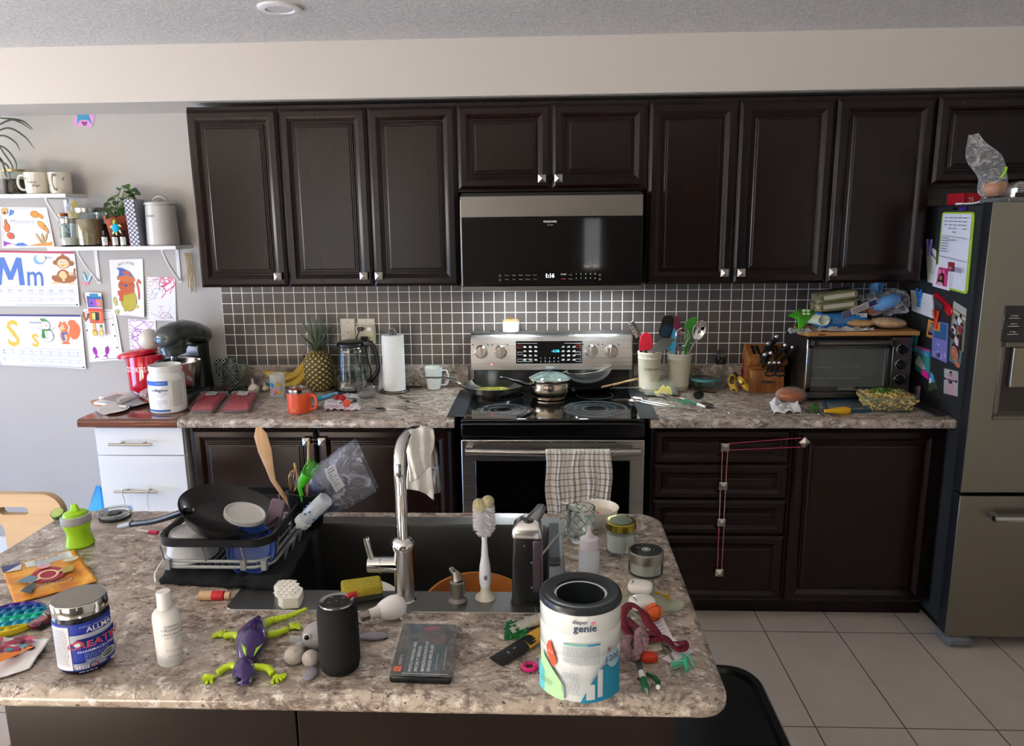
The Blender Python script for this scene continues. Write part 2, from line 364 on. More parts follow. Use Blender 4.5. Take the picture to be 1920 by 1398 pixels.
# ================================================================ CABINETS
PROF=[(0,0),(0,.011),(.003,.0125),(.013,.020),(.035,.020),(.039,.0185),(.054,.009),(.0585,.009),(.062,.0135),(.066,.0135),(.069,.0165),(.0735,.0165),(.078,.0185)]
def panel(x0,x1,z0,z1,y,k=1.0,prof=None,kz=None):
    m=MB();rings=[]
    for i,d in (prof or PROF):
        i2=i*k;rings.append([(x0+i2,y-d,z0+i2),(x1-i2,y-d,z0+i2),(x1-i2,y-d,z1-i2),(x0+i2,y-d,z1-i2)])
    m.loft(rings,0,True,True);return m
def knob(parent,x,y,z,rot=0,s=.033):
    m=MB().at((x,y,z),(0,rot,0));h=s/2
    m.lathe([(.006,0),(.006,.014)],12) if 0 else None
    m.box((-.006,-.014,-.006),(.006,0,.006));m.box((-h,-.020,-h),(h,-.013,h))
    m.add([(-h,-.020,-h),(h,-.020,-h),(h,-.020,h),(-h,-.020,h),(0,-.030,0)],[(0,1,4),(1,2,4),(2,3,4),(3,0,4)])
    return m.mb.build('knob',NICK,parent,sharp=10)
def cabinet(name,label,x0,x1,z0,z1,ycase,doors,cat='cabinet',toe=False,top=.022,group=None,side=None):
    # doors: list of (kind, x0, x1, z0, z1, knob x, knob z)
    t=thing(name,label,cat,((x0+x1)/2,ycase/2,z0),0,group);cx,cy=(x0+x1)/2,ycase/2
    def L(o): o.matrix_parent_inverse=Matrix();o.location=(-cx,-cy,-z0);return o
    m=MB().box((x0+.001,ycase,z0+(.1 if toe else 0)),(x1-.001,-.002,z1))
    if toe: m.box((x0+.001,ycase+.06,0),(x1-.001,-.002,.1))
    L(m.build('carcass',DARK,t))
    for kd,a,b,c,d,kx,kz in doors:
        o=L(panel(a,b,c,d,ycase,1.0 if kd=='door' else .8).build(kd,DARK if kd=='door' else DARKX,t,sharp=12))
        if kx is not None: knob(o,kx,ycase-.02,kz,*(kd=='twist' and (PI/4,) or ()))
    return t
YU=-.332;G2=.0025;UB,UT=1.437,2.185
cabinet('wall_cabinet','dark brown wall cabinet with one door at the left end of the row',-1.540,-1.145,UB,2.2,YU,[('door',-1.536,-1.147,UB,UT,-1.183,1.484)])
cabinet('wall_cabinet','dark brown double-door wall cabinet between the end cabinet and the microwave',-1.145,-.386,UB,2.2,YU,[('door',-1.143,-.767,UB,UT,-.804,1.484),('door',-.762,-.390,UB,UT,-.738,1.484)])
cabinet('wall_cabinet','short dark brown double-door cabinet directly above the microwave',-.386,.416,1.835,2.2,YU,[('door',-.383,.010,1.845,UT,-.028,1.885),('door',.016,.413,1.845,UT,.041,1.885)])
cabinet('wall_cabinet','dark brown double-door wall cabinet above the utensil crocks',.416,1.181,UB,2.2,YU,[('door',.419,.784,UB,UT,.749,1.485),('door',.789,1.178,UB,UT,.819,1.485)])
cabinet('wall_cabinet','dark brown single-door wall cabinet above the toaster oven',1.181,1.585,UB,2.2,YU,[('door',1.184,1.578,UB,UT,1.202,1.485)])
cabinet('wall_cabinet','short dark brown cabinet above the refrigerator',1.585,2.55,1.835,2.2,YU,[('door',1.588,2.064,1.845,UT,2.03,1.885),('door',2.068,2.546,1.845,UT,2.10,1.885)])
YB=-.58
t=cabinet('base_cabinet','dark brown double-door base cabinet under the left counter',-1.54,-.40,0,.874,YB,[('door',-1.527,-.987,.115,.858,-1.024,.808),('door',-.981,-.412,.115,.858,-.957,.808)],toe=True)
cabinet('base_cabinet','dark brown base cabinet with four stacked drawers right of the range',.425,1.003,0,.874,YB,
        [('drawer',.437,.997,.709,.858,.725,.788),('drawer',.437,.997,.553,.703,.724,.62),('drawer',.437,.997,.393,.547,.724,.458),('drawer',.437,.997,.09,.387,.725,.23)],toe=True)
t=cabinet('base_cabinet','dark brown base cabinet with one wide door beside the refrigerator',1.003,1.63,0,.874,YB,[('door',1.013,1.6,.09,.858,None,None)],toe=True)
for o in t.children:
    if o.name.startswith('door'): knob(o,1.047,YB-.02,.809,PI/4)
def band(label,pts,col,r=.0016): return tag(MB().tube(pts,r,6,0,True).build('elastic_band',K(col,.6)),label,'elastic band')
yb=YB-.036
band('pink elastic band stretched from the top drawer knob to the door knob',[(.718,yb,.802),(1.045,yb,.829),(1.066,yb,.808),(1.045,yb,.79),(.735,yb,.775),(.715,yb,.782)],'#b03a5c')
for a,b,c in ((.725,.788,.62),(.724,.62,.458),(.725,.458,.23)):
    band({.788: 'pink elastic band looped over the top and second drawer knobs',.62: 'pink elastic band looped over the second and third drawer knobs',.458: 'pink elastic band looped over the third and bottom drawer knobs'}[b],
         [(a-.011,yb-.003,b),(a,yb-.003,b+.01),(a+.011,yb-.003,b),(a+.009,yb-.003,c),(a,yb-.003,c-.01),(a-.009,yb-.003,c)],{.788: '#c07a70',.62: '#b98a83',.458: '#a8506a'}[b])
band('thin elastic band joining the two knobs of the left base cabinet',[(-1.036,yb,.816),(-.945,yb,.816),(-.945,yb,.800),(-1.036,yb,.800)],'#8a5a66',.0012)
# counters: rolled front edge, upstand at the wall
def counter(name,label,x0,x1,yf,up=True,mat=None,ztop=.914,th=.038):
    pr=[(0,ztop),(yf+.016,ztop)]+[(yf+.016-.016*math.sin(a),ztop-.016+.016*math.cos(a)) for a in (.4,.8,1.2,PI/2)]+[(yf,ztop-th+.008),(yf+.003,ztop-th+.002),(yf+.010,ztop-th),(0,ztop-th)]
    t=thing(name,label,'countertop',((x0+x1)/2,0,ztop))
    m=MB(Matrix.Translation((-(x0+x1)/2,0,-ztop)));m.loft([[(x,y,z) for y,z in pr] for x in (x0,x1)]);m.build('slab',mat or GRAN,t,bev=0)
    if up: MB(Matrix.Translation((-(x0+x1)/2,0,-ztop))).box((x0+.0,-.02,ztop),(x1,-.001,1.019)).build('upstand',mat or GRAN,t,bev=.004)
    return t
counter('countertop','speckled granite-look countertop left of the range',-1.556,-.392,-.652)
counter('countertop','speckled granite-look countertop between range and refrigerator',.412,1.628,-.652)
# white drawer unit with walnut top
t=thing('drawer_unit','glossy white drawer unit with bar handles under the walnut top','drawer unit',(-1.755,-.3,0));T=MB(Matrix.Translation((1.755,.3,0)));WL=K('#e9edef',.22)
MB(Matrix.Translation((1.755,.3,0))).box((-1.948,-.58,.0),(-1.562,-.01,.868)).build('carcass',WL,t,bev=.002)
for z0,z1,zh in ((.742,.864,.799),(.30,.738,.588),(.02,.296,.2)):
    d=MB(Matrix.Translation((1.755,.3,0))).box((-1.946,-.599,z0),(-1.564,-.581,z1)).build('drawer',WL,t,bev=.0015)
    h=MB(Matrix.Translation((1.755,.3,0)));h.tube([(-1.871,-.634,zh),(-1.683,-.634,zh)],.006,12)
    for x in (-1.826,-1.728): h.tube([(x,-.6,zh),(x,-.634,zh)],.005,10)
    h.build('handle',NICK,d)
# strap looped round the second handle
tag(MB().tube(bez([(-1.828,-.640,.56),(-1.832,-.645,.592),(-1.82,-.625,.60),(-1.73,-.625,.60),(-1.722,-.645,.592),(-1.726,-.64,.56),(-1.735,-.64,.36),(-1.82,-.64,.36)],6),.0022,6,0,True).build('string_loop',STRAP),'white string looped over the second bar handle of the white drawer unit','string')
counter('worktop','reddish brown walnut worktop on the white drawer unit',-1.985,-1.558,-.652,False,m_wood('walnut','#3f1c10','#5d2c19','#7a4126',.16,.35,'x',.6),.914,.036)
# ================================================================ RANGE
RX=.013
t=thing('range_stove','freestanding stainless electric range with black glass cooktop','stove',(RX,-.33,0));TR=Matrix.Translation((0,.33,0));x0,x1=-.376,.376
MB(TR).box((x0+.004,-.60,.03),(x1-.004,-.02,.895)).build('body',K('#141415',.4),t)
m=MB(TR);m.box((x0,-.655,.9),(x1,-.09,.917));m.build('cooktop',K('#060708',.07,coat=.3),t,bev=.006)
MB(TR).box((x0,-.668,.842),(x1,-.60,.905)).build('front_apron',K('#08090b',.18),t,bev=.008,seg=3)
d=MB(TR);d.box((x0,-.665,.19),(x1,-.602,.832));d=d.build('oven_door',STEEL,t,bev=.004)
MB(TR).box((-.318,-.667,.26),(.318,-.663,.745)).build('window',BLKG,d,bev=.003)
h=MB(TR);hp=[(-.352+.704*i/16,-.712-.018*math.sin(PI*i/16),.797) for i in range(17)];h.tube(hp,.0155,14)
for x in (-.34,.34): h.box((x-.014,-.715,.785),(x+.014,-.66,.809))
h.build('handle',STEEL,d,bev=.001)
v=MB(TR)
for i in range(6): v.box((-.27+i*.09,-.6665,.8215),(-.19+i*.09,-.664,.825))
v.build('vent_slot',BLK,d)
MB(TR).box((x0,-.66,.03),(x1,-.602,.182)).build('warming_drawer',STEEL,t,bev=.004)
# burner marks
for nm,(bx,by),r in (('burner_ring',(-.205,-.50),.100),('burner_ring',(.185,-.48),.135),('burner_ring',(-.205,-.22),.085),('burner_ring',(.2,-.22),.085)):
    m=MB(TR)
    for rad,ww in ((r,.0016),(r*.66,.0012),(r*.97,.0008),(r*.4,.001)): m.lathe([(rad-ww,.9176),(rad+ww,.9176)],64,0,(bx,by,0))
    m.build(nm,K('#4d5356',.3),t)
def m_scuff():
    g=G('dried_residue');n=g.noise(g.mp((1,3.2,1)),26,6,1.5,.7);g.set(Base_Color=lin('#a8b3b8'),Roughness=.55,Alpha=g.ramp(n,[(.5,0.0),(.66,.42)]));return g.M
SC=m_scuff()
for bx,by,r in ((-.205,-.5,.12),(.185,-.48,.15)): MB(TR).lathe([(r*.28,.9179),(r,.9179)],48,0,(bx,by,0)).build('dried_residue',SC,t)
# backguard with sloped face
b=MB(TR);pr=[(-.012,.917),(-.105,.917),(-.105,1.012),(-.085,1.17),(-.07,1.186),(-.012,1.186)]
b.loft([[(x,y,z) for y,z in pr[:3]+[(-.012,1.012)]] for x in (x0+.006,x1-.006)]);b.build('backguard_base',K('#0b0b0c',.3),t)
b=MB(TR);b.loft([[(x,y,z) for y,z in [(-.012,1.013),(-.108,1.013),(-.09,1.168),(-.078,1.184),(-.06,1.19),(-.012,1.19)]] for x in (x0-.008,x1+.006)]);bg=b.build('backguard',STEEL,t,bev=.002)
sl=V((0,.018,.155)).normalized();fp=plane(V((0,.33-.108,1.013)),(1,0,0),sl)
fw=lambda x,z: fp(x,(z-1.013)/.993,0)
W2=K('#cfd6da',.5,e=.25);RD=K('#c43a3a',.5,e=.25)
dp=Art(fp,.0008);dp.rect(-.168,.031,.147,.138,BLKG);dp.st=.0001;dp.l=12
dp.text('-1:16',.02,.085,.013,K('#39b8e8',.5,e=4),bold=.02)
for i in range(10): dp.text('1234567890'[i],-.05+.021*(i % 5),.054-.016*(i//5),.007,W2)
for sx in (-1,1):
    for j in range(4):
        for i in range(3): dp.rect(sx*.092-.014-.026+i*.026+(0 if sx<0 else -.004),.046+j*.0205,sx*.092-.014-.012+i*.026+(0 if sx<0 else -.004),.0485+j*.0205,W2);dp.rect(sx*.092-.014-.026+i*.026,.0505+j*.0205,sx*.092-.014-.015+i*.026,.0525+j*.0205,W2)
    dp.rect(sx*.112-.05,.127,sx*.112+.045 if sx<0 else sx*.112+.03,.128,W2)
    cx=-.149 if sx<0 else .127
    for j,cc in enumerate((W2,W2,RD)):
        z=.046+j*.033;dp.line([(cx-.011,z-.005),(cx+.011,z-.005),(cx+.011,z+.007),(cx-.011,z+.007)],.001,W2 if j<2 else RD,True)
dp.line([(-.133,.041),(-.09,.041),(-.09,.054),(-.133,.054)],.001,W2,True)
dp.build('control_panel',t)
for x in (-.334,-.241,.190,.284):
    T2=Matrix.Translation(fp(x,.088,0)) @ Matrix(((1,0,0,0),(0,sl.y,-sl.z,0),(0,sl.z,sl.y,0),(0,0,0,1)))
    k=MB(T2);k.lathe([(.032,0),(.032,.004),(.028,.006),(.027,.026),(.024,.031),(0,.031)],32);k.box((-.0065,-.027,.03),(.0065,.027,.041))
    ko=k.build('burner_knob',K('#c9c3ba',.25,1),t,bev=.0012)
    MB(T2).box((-.001,.012,.0411),(.001,.022,.0415)).build('pointer',K('#e03434',.4),ko)
mk=Art(fp,.0003)
for x in (-.334,-.241,.190,.284):
    for i in range(9): a=-PI*.15+PI*1.3*i/8;mk.el(x+.043*math.cos(a),.088+.043*math.sin(a),.0013,.0013,'#2a2a2a',n=8);mk.l=1
    mk.rect(x-.043,.118,x-.037,.124,'#2a2a2a');mk.rect(x+.03,.118,x+.036,.124,'#2a2a2a')
mk.build('dial_marks',t)
MB(Matrix.Translation(fp(-.285,.028,.001))).ell((0,0,0),.0035,nu=10,nv=6).build('indicator_light',K('#ff5040',.4,e=5),t)
# silicone gap covers
def gap(label,xa,xb,y0,y1):
    m=MB();m.box((xa,y0,.9185),(xb,y1,.9205));cx=-.388 if xa<0 else .4065;m.box((cx-.0012,y0+.01,.88),(cx+.0012,y1,.919));return tag(m.build('gap_cover',K('#232b31',.42),bev=.0008),label,'stove gap cover')
gap('black silicone gap cover between the left counter and the range',-.425,-.352,-.625,-.12)
gap('black silicone gap cover between the range and the right counter',.373,.445,-.655,-.12)
# ================================================================ MICROWAVE
mx0,mx1,my=-.372,.392,-.385
t=thing('microwave_oven','over-the-range microwave with stainless band above black glass door','microwave',((mx0+mx1)/2,-.2,1.418));TM=Matrix.Translation((-(mx0+mx1)/2,.2,-1.418))
MB(TM).box((mx0+.004,my,1.42),(mx1-.004,-.002,1.828)).build('body',K('#17181a',.35),t)
MB(TM).box((mx0,my-.03,1.727),(mx1,my,1.815)).build('top_band',m_steel('steel_band','#8c8882',.36),t,bev=.003)
d=MB(TM).box((mx0,my-.03,1.441),(mx1,my,1.725)).build('door',BLKG,t,bev=.003)
MB(TM).box((mx0,my-.031,1.441),(mx0+.006,my-.005,1.8)).build('edge_trim',STEEL,t,bev=.001)
MB(TM).box((mx0,my-.026,1.418),(mx1,my,1.439)).build('bottom_trim',m_steel('steel_trim','#7c7974',.36),t,bev=.002)
a=Art(plane(TM @ V((0,my-.0305,1.441)),(1,0,0),(0,0,1)),.0001);W3=K('#e8e8e8',.5,e=.3);W4=K('#b8b8b8',.5,e=.12)
a.text('FRIGIDAIRE',.006,.263,.008,W3,bold=.015);a.text('GALLERY',.006,.251,.0045,W4)
a.text('1:16',.006,.034,.0165,K('#f4fbff',.5,e=6),bold=.03)
for i in range(10): a.text('1234567890'[i],.116+.020*(i % 5),.045-.018*(i//5),.0058,W3)
for j in range(2):
    for i in range(5): a.text([['Popcorn','Veggies','Reheat','Beverage','Sensor'],['Potato','Melt','Power','Defrost','Timer']][j][i],-.178+.03*i,.043-.018*j,.0042,W4)
    a.ring(-.208,.043-.018*j,.0045,.0007,W4)
    a.text(['START','STOP'][j],.063,.044-.019*j,.006,[W3,K('#b23434',.5,e=.3)][j]);a.text(['Cook','+30 Sec'][j],.092,.043-.018*j,.0042,W4);a.ring(.216,.043-.018*j,.0035,.0007,W4)
a.build('controls',t)
for x in (-.19,.235):
    MB(TM).box((x-.03,-.24,1.4185),(x+.03,-.18,1.4205)).build('cooktop_lamp',K('#ffffff',.4,e=12),t)
    l=area('cooktop_lamp_light',(x,-.21,1.41),(-.1,0,0),.06,.06,(.84,.95,1),2.4)
# ================================================================ REFRIGERATOR
fx0,fx1,fy=1.63,2.54,-.72
t=thing('refrigerator','stainless french-door refrigerator with dark grey side and water dispenser','refrigerator',(2.085,-.4,0));TF=Matrix.Translation((-2.085,.4,0))
SIDE=K('#37383a',.38,.3)
MB(TF).box((fx0,fy,.04),(fx1,-.04,1.755)).build('case',SIDE,t,bev=.006)
dx0=1.59
def fdoor(a,b,z0,z1,nm):
    m=MB(TF);m.prism([(a+.003,-.80),(a,-.795),(a,fy-.012),(b,fy-.012),(b,-.795),(b-.003,-.80)] if 0 else [(a,fy-.008),(a,-.79),(a+.004,-.797),(a+.012,-.8),(b-.012,-.8),(b-.004,-.797),(b,-.79),(b,fy-.008)],z0,z1);o=m.build(nm,K('#1b1c1e',.35),t,sharp=30);q=MB(TF).box((a-.008,-.804,z0),(b,-.7985,z1)).build('steel_front',FST,o,bev=.0015);return o
FST=m_steel('fridge_steel','#8d887d',.36,'z',.05)
d1=fdoor(1.597,2.083,.665,1.762,'door');d2=fdoor(2.088,2.56,.665,1.762,'door');d3=fdoor(1.597,2.56,.055,.650,'freezer_drawer')
h=MB(TF)
h.tube([(1.70,-.85,.575),(2.46,-.85,.575)],.013,14);h.box((1.70,-.85,.565),(1.725,-.8,.585));h.box((2.43,-.85,.565),(2.455,-.8,.585));h.build('handle',STEEL,d3)
for x,d in ((2.05,d1),(2.12,d2)): MB(TF).tube([(x,-.85,.85),(x,-.85,1.6)],.013,12).box((x-.01,-.85,.87),(x+.01,-.8,.9)).box((x-.01,-.85,1.55),(x+.01,-.8,1.58)).build('handle',STEEL,d)
q=MB(TF).box((1.672,-.8055,.955),(1.92,-.7995,1.385)).build('dispenser',K('#57534b',.4,.7),d1,bev=.002)
MB(TF).box((1.672,-.806,1.255),(1.92,-.8,1.388)).build('display',BLKG,q,bev=.002) if 0 else MB(TF).box((1.672,-.8085,1.255),(1.92,-.8,1.388)).build('dispenser_display',BLKG,d1,bev=.002)
m=MB(TF);m.box((1.69,-.812,1.235),(1.90,-.8,1.252));m.box((1.675,-.812,.958),(1.92,-.80,.972));m.box((1.675,-.8075,.98),(1.69,-.80,1.235));m.box((1.675,-.812,.975),(1.92,-.805,.978));m.build('dispenser_frame',K('#7c776c',.35,.9),d1,bev=.001)
MB(TF).box((1.695,-.8065,.99),(1.92,-.8,1.232)).build('dispenser_recess',K('#3f3b35',.4,.5),d1)
m=MB(TF);m.prism(rr(1.71,-.83,1.80,-.81,.006,3),1.085,1.235);m.build('dispenser_paddle',K('#8b8475',.28,.9),d1,bev=.004)
a=Art(plane(TF @ V((1.672,-.8088,1.255)),(1,0,0),(0,0,1)),.0001)
for z,s_ in ((.095,'Freezer'),(.065,'Alarm'),(.035,'Fridge')): a.text(s_,.038,z,.006,W4,sx=1.1);a.rect(.018,z-.008,.058,z-.006,W4)
a.build('display_text',d1);a=Art(plane(TF @ V((1.672,-.8088,1.255)),(1,0,0),(0,0,1)),.0001);a.text('37',.088,.038,.014,K('#2f7bff',.5,e=5),bold=.03);a.rect(.08,.03,.096,.033,K('#2f7bff',.5,e=5));a.build('temperature_readout',d1)
m=MB(TF);m.box((fx0+.02,-.79,1.757),(fx0+.1,-.60,1.778));m.box((fx0+.005,-.8,.03),(fx0+.06,-.66,.055));m.build('hinge_cover',K('#6d6f70',.4),t,bev=.006)
MB(TF).box((fx0+.02,-.70,0),(fx1-.02,-.1,.045)).build('base',BLK,t)
MB(TF).box((1.602,-.812,.012),(1.70,-.70,.05)).build('foot_cover',K('#6a6d6f',.45),t,bev=.012,seg=3)
# ================================================================ ISLAND
ix0,ix1,iy0,iy1=-1.395,.302,-2.495,-1.645;sx0,sx1,sy0,sy1=-.700,.028,-2.213,-1.697
t=thing('kitchen_island','kitchen island with dark brown base under its speckled granite-look top','kitchen island',(-.5,-2.07,0));TI=Matrix.Translation((.5,2.07,0))
m=MB(TI);rim=lambda i,z,n=8: [(x,y,z) for x,y in rr(ix0+i,iy0+i,ix1-i,iy1-i,[max(.002,q-i) for q in (.07,.03,.03,.05)],n)]
m.loft([rim(.010,.876),rim(.003,.878),rim(0,.884),rim(0,.898),rim(.005,.909),rim(.016,.914)],0,True,False)
outer=[V(p) for p in rim(.016,.914)];hole=[V((x,y,.914)) for x,y in ((sx0+.012,sy0+.012),(sx1-.012,sy0+.012),(sx1-.012,sy1-.012),(sx0+.012,sy1-.012))]
tr=tessellate_polygon([outer,hole]);al=outer+hole;fs=[]
for a_,b_,c_ in tr:
    n_=(al[b_]-al[a_]).cross(al[c_]-al[a_]);fs.append((a_,b_,c_) if n_.z>0 else (a_,c_,b_))
m.add(al,fs);m.f.remove(m.f[0 if 0 else next(i for i,f in enumerate(m.f) if len(f)>4)]);m.m.pop()
m.build('island_top',GRAN,t,sharp=50)
m=MB(TI)
bx=(-1.02,.218,-2.44,-1.70)
m.box((bx[0],bx[2],.1),(bx[1],bx[2]+.02,.876));m.box((bx[0],bx[3]-.02,.1),(bx[1],bx[3],.876));m.box((bx[0],bx[2],.1),(bx[0]+.02,bx[3],.876));m.box((bx[1]-.02,bx[2],.1),(bx[1],bx[3],.876));m.box((bx[0],bx[2]+.05,0),(bx[1]-.05,bx[3]-.05,.1))
m.build('island_base',DARK,t)
for xa,xb in ((-1.018,-.473),(-.469,.216)): MB(TI).box((xa,-2.452,.105),(xb,-2.441,.872)).build('back_panel',DARK,t,bev=.001)
# sink let into the island
t=thing('kitchen_sink','dark stainless drop-in sink in the island','sink',(-.336,-1.95,.914));TS=Matrix.Translation((.336,1.95,-.914))
bx0,bx1,by0,by1=-.655,-.008,-2.124,-1.747
m=MB(TS);R2=lambda x0,y0,x1,y1,r,z: [(x,y,z) for x,y in rr(x0,y0,x1,y1,r,5)]
m.loft([R2(sx0,sy0,sx1,sy1,.02,.9145),R2(sx0+.001,sy0+.001,sx1-.001,sy1-.001,.02,.9165),R2(bx0,by0,bx1,by1,.018,.9165)],0,False,False)
m.build('flange',m_steel('sink_steel','#8b8b8a',.38),t,sharp=30)
m=MB(TS);m.loft([R2(bx0,by0,bx1,by1,.018,.9165),R2(bx0+.003,by0+.003,bx1-.003,by1-.003,.018,.908),R2(bx0+.006,by0+.006,bx1-.006,by1-.006,.03,.72),R2(bx0+.03,by0+.03,bx1-.03,by1-.03,.03,.695)],0,False,True);m.f=[tuple(reversed(f)) for f in m.f]
m.f[-1]=tuple(reversed(m.f[-1]));m.build('basin',K('#4b4a48',.38,.85),t)
MB(TS).lathe([(0,.6965),(.04,.6965),(.045,.699),(.045,.695)],24,0,(-.3,-1.95,0)).build('drain',STEEL,t)
# black bin beside the island
t=thing('waste_bin','black plastic bin with rounded lid on the floor beside the island','bin',(.375,-2.215,0));BP=K('#0d0e0f',.3)
m=MB();q=lambda i,z,a=0: [(x,y,z+a*(y)) for x,y in rr(-.14+i,-.34+i,.14-i,.34-i,.08,6)]
m.loft([q(.02,0),q(.012,.02),q(0,.52)]);m.build('bin_body',BP,t)
m=MB();m.loft([q(-.008,.52),q(-.010,.525),q(-.010,.575),q(0,.59),q(.016,.592),q(.022,.582),q(.05,.586)]);m.build('lid',BP,t)
# ================================================================ helpers for things that stand on something
def foot(u,vb,w,z0=.914): p=Z(u,vb,z0);d=V((p.x-CP.x,p.y-CP.y,0)).normalized();r=w/2/ppm(p);return p+d*r,r
def face(c): return math.atan2(CP.y-c.y,CP.x-c.x)
def hz(c,u,v): return Y(u,v,c.y).z-c.z
def mug(label,c,r,h,mat,ha,inner=None,fill=None,r0=None,name='mug',hs=1.0,group=None,th=.003,hr=.0045):
    t=thing(name,label,'mug',c,0,group);r0=r0 or r
    MB().lathe([(0,0),(r0-.006,0),(r0-.001,.003),(r0+(r-r0)*.3,h*.3),(r,h-.001),(r-th/2,h),(r-th,h-.001),(r0-th,.008),(0,.006)],36).build('cup',[mat],t)
    m=MB();e=V((math.cos(ha),math.sin(ha),0));pts=[e*(r0+(r-r0)*.85-.002)+V((0,0,h*.85)),e*(r+.020*hs)+V((0,0,h*.86)),e*(r+.030*hs)+V((0,0,h*.66)),e*(r+.030*hs)+V((0,0,h*.42)),e*(r+.018*hs)+V((0,0,h*.22)),e*(r0-.002)+V((0,0,h*.2))]
    m.tube(bez(pts,5),hr,10,flat=1.0);m.build('handle',mat,t)
    if fill: MB().lathe([(0,h*.9),(r-th-.0005,h*.9)],32).build('drink',fill,t)
    return t
def jar(label,c,r,h,lid=None,lidh=.012,content=None,ch=.5,neck=.85,name='glass_jar',cat='jar',rim=None,wall=.0022):
    t=thing(name,label,cat,c);rn=r*neck;hb=h-lidh if lid else h
    MB().lathe([(0,.002),(r-.006,0),(r,.006),(r,hb*.78),(rn,hb*.9),(rn,hb),(rn-wall,hb),(rn-wall,hb*.9),(r-wall,hb*.77),(r-wall,.008),(0,.006)],40).build('glass_body',GLASS,t)
    if content:
        zc=.007+(hb*.78-.007)*ch;MB().lathe([(0,.0065),(r-wall-.0006,.0085),(r-wall-.0006,zc),(0,zc+.002)],32).build('contents',content,t)
    if lid: MB().lathe([(rn+.003,hb-.003),(rn+.004,hb-.002),(rn+.004,h-.002),(rn+.002,h),(rn-.006,h+.0005),(rn-.008,h-.001),(0,h-.001)],40).build('lid',lid,t)
    return t
def sheet(name,label,cat,fn,w,h,mat=PAPER,nx=8,ny=8,th=.0004):
    o=MB().grid(lambda a,b: fn(a*w,b*h,0),nx,ny).build(name,mat,None,sol=0,sharp=60);return tag(o,label,cat)
def wallsheet(name,label,cat,px,mat=PAPER,curl=.004,nx=10,ny=10,y=-.001):
    # px: corners in the photo TL, TR, BR, BL on the wall; returns the sheet and a marks map fn(a, b, l) with a, b in 0..1 (b up)
    TL,TR,BR,BL=[Y(u,v,y) for u,v in px];org=BL.copy()
    def f(a,b,l):
        p=BL*(1-a)*(1-b)+BR*a*(1-b)+TL*(1-a)*b+TR*a*b;q=curl*((1-b)**2*(.6+.4*math.sin(a*7))+.5*abs(a-.5)**2*4*.4)+.0008
        return V((p.x,y-q-l,p.z))
    t=thing(name,label,cat,tuple(f(.5,.5,0)));o0=V(t.location)
    g=lambda a,b,l: f(a,b,l)-o0
    MB().grid(lambda a,b: g(a,b,0),nx,ny).build('paper',mat,t,sharp=60)
    return t,g,(TR-TL).length,(TL-BL).length
def sq(g,W,H): return lambda x,y,l: g(x/W,y/H,l)   # metric marks
# ================================================================ THE LEFT WALL: shelves
SH1,SH2=1.615,1.857
def shelf(label,x0,x1,z,d,brs):
    t=thing('wall_shelf',label,'shelf',((x0+x1)/2,0,z));cx=(x0+x1)/2;SW=K('#e9e8e5',.4)
    MB().box((x0-cx,-d,-.018),(x1-cx,-.001,0)).build('board',SW,t,bev=.0015)
    for bx in brs:
        m=MB(Matrix.Translation((bx-cx,0,-.018)));m.box((-.009,-.004,-.165),(.009,-.0005,0));m.box((-.008,-d+.02,-.004),(.008,-.001,0))
        m.tube(bez([(0,-d+.025,-.004),(0,-d+.032,-.02),(0,-d*.55,-.075),(0,-.006,-.155)],6),.006,8)
        m.build('bracket',SW,t,bev=.001)
    return t
shelf('white wall shelf holding the canister, potted plant and oat jar',-2.335,-1.722,SH1,.17,(-2.205,-1.80))
shelf('white wall shelf higher on the wall holding two mugs and a spider plant',-2.95,-2.215,SH2,.17,(-2.325,-2.85))
def on(u,v,w,z,y=None):   # foot point on a shelf
    p,r=foot(u,v,w,z);return p,r
CER=K('#b9b8b6',.3,coat=.3)
c=V((Y(302,400,-.09).x,-.092,SH1));r=28.5/ppm(c)
t=thing('flour_canister','grey-white ceramic canister marked FARINE at the right end of the shelf','canister',c)
MB().lathe([(0,0),(r-.006,0),(r+.001,.008),(r,.02),(r-.006,.185),(r-.009,.188),(0,.188)],48).build('pot',CER,t)
m=MB();m.lathe([(0,.188),(r-.002,.188),(r-.002,.195),(r-.008,.2),(r*.6,.203),(0,.204)],48);m.tube(bez([(-.032,0,.2),(-.028,0,.214),(0,0,.226),(.028,0,.214),(.032,0,.2)],6),.0065,10,flat=.8);m.build('lid',CER,t)
a=Art(cylm(r-.003,-PI/2-.1),.0006);a.text('FARINE',-.012,.132,.0095,'#4a4a48',bold=.01);a.build('lettering',t)
# blue lattice box file
def m_lattice():
    g=G('blue_lattice_print');x,y,z=g.xyz()[:3];P=.0205
    u=g.math('DIVIDE',g.math('ADD',g.math('SUBTRACT',x,y),z),P);v=g.math('DIVIDE',g.math('SUBTRACT',g.math('SUBTRACT',x,y),z),P)
    f=lambda q: g.math('ABSOLUTE',g.math('SUBTRACT',g.math('FRACT',q),.5))
    e=g.math('MAXIMUM',f(u),f(v));mi=g.math('MINIMUM',f(u),f(v))
    k=g.math('MAXIMUM',g.math('GREATER_THAN',e,.36),g.math('LESS_THAN',e,.1));g.set(Base_Color=g.mix(k,'#f2f2f6','#25305e'),Roughness=.55);return g.M
t=tag(MB().box((-.022,-.075,0),(.022,.055,.213)).build('patterned_box',m_lattice(),None,bev=.001),'tall narrow box with navy and white lattice pattern beside the flour canister','box')
t.location=(Y(257,400,-.1).x,-.088,SH1);t.rotation_euler=(0,-.045,.12)
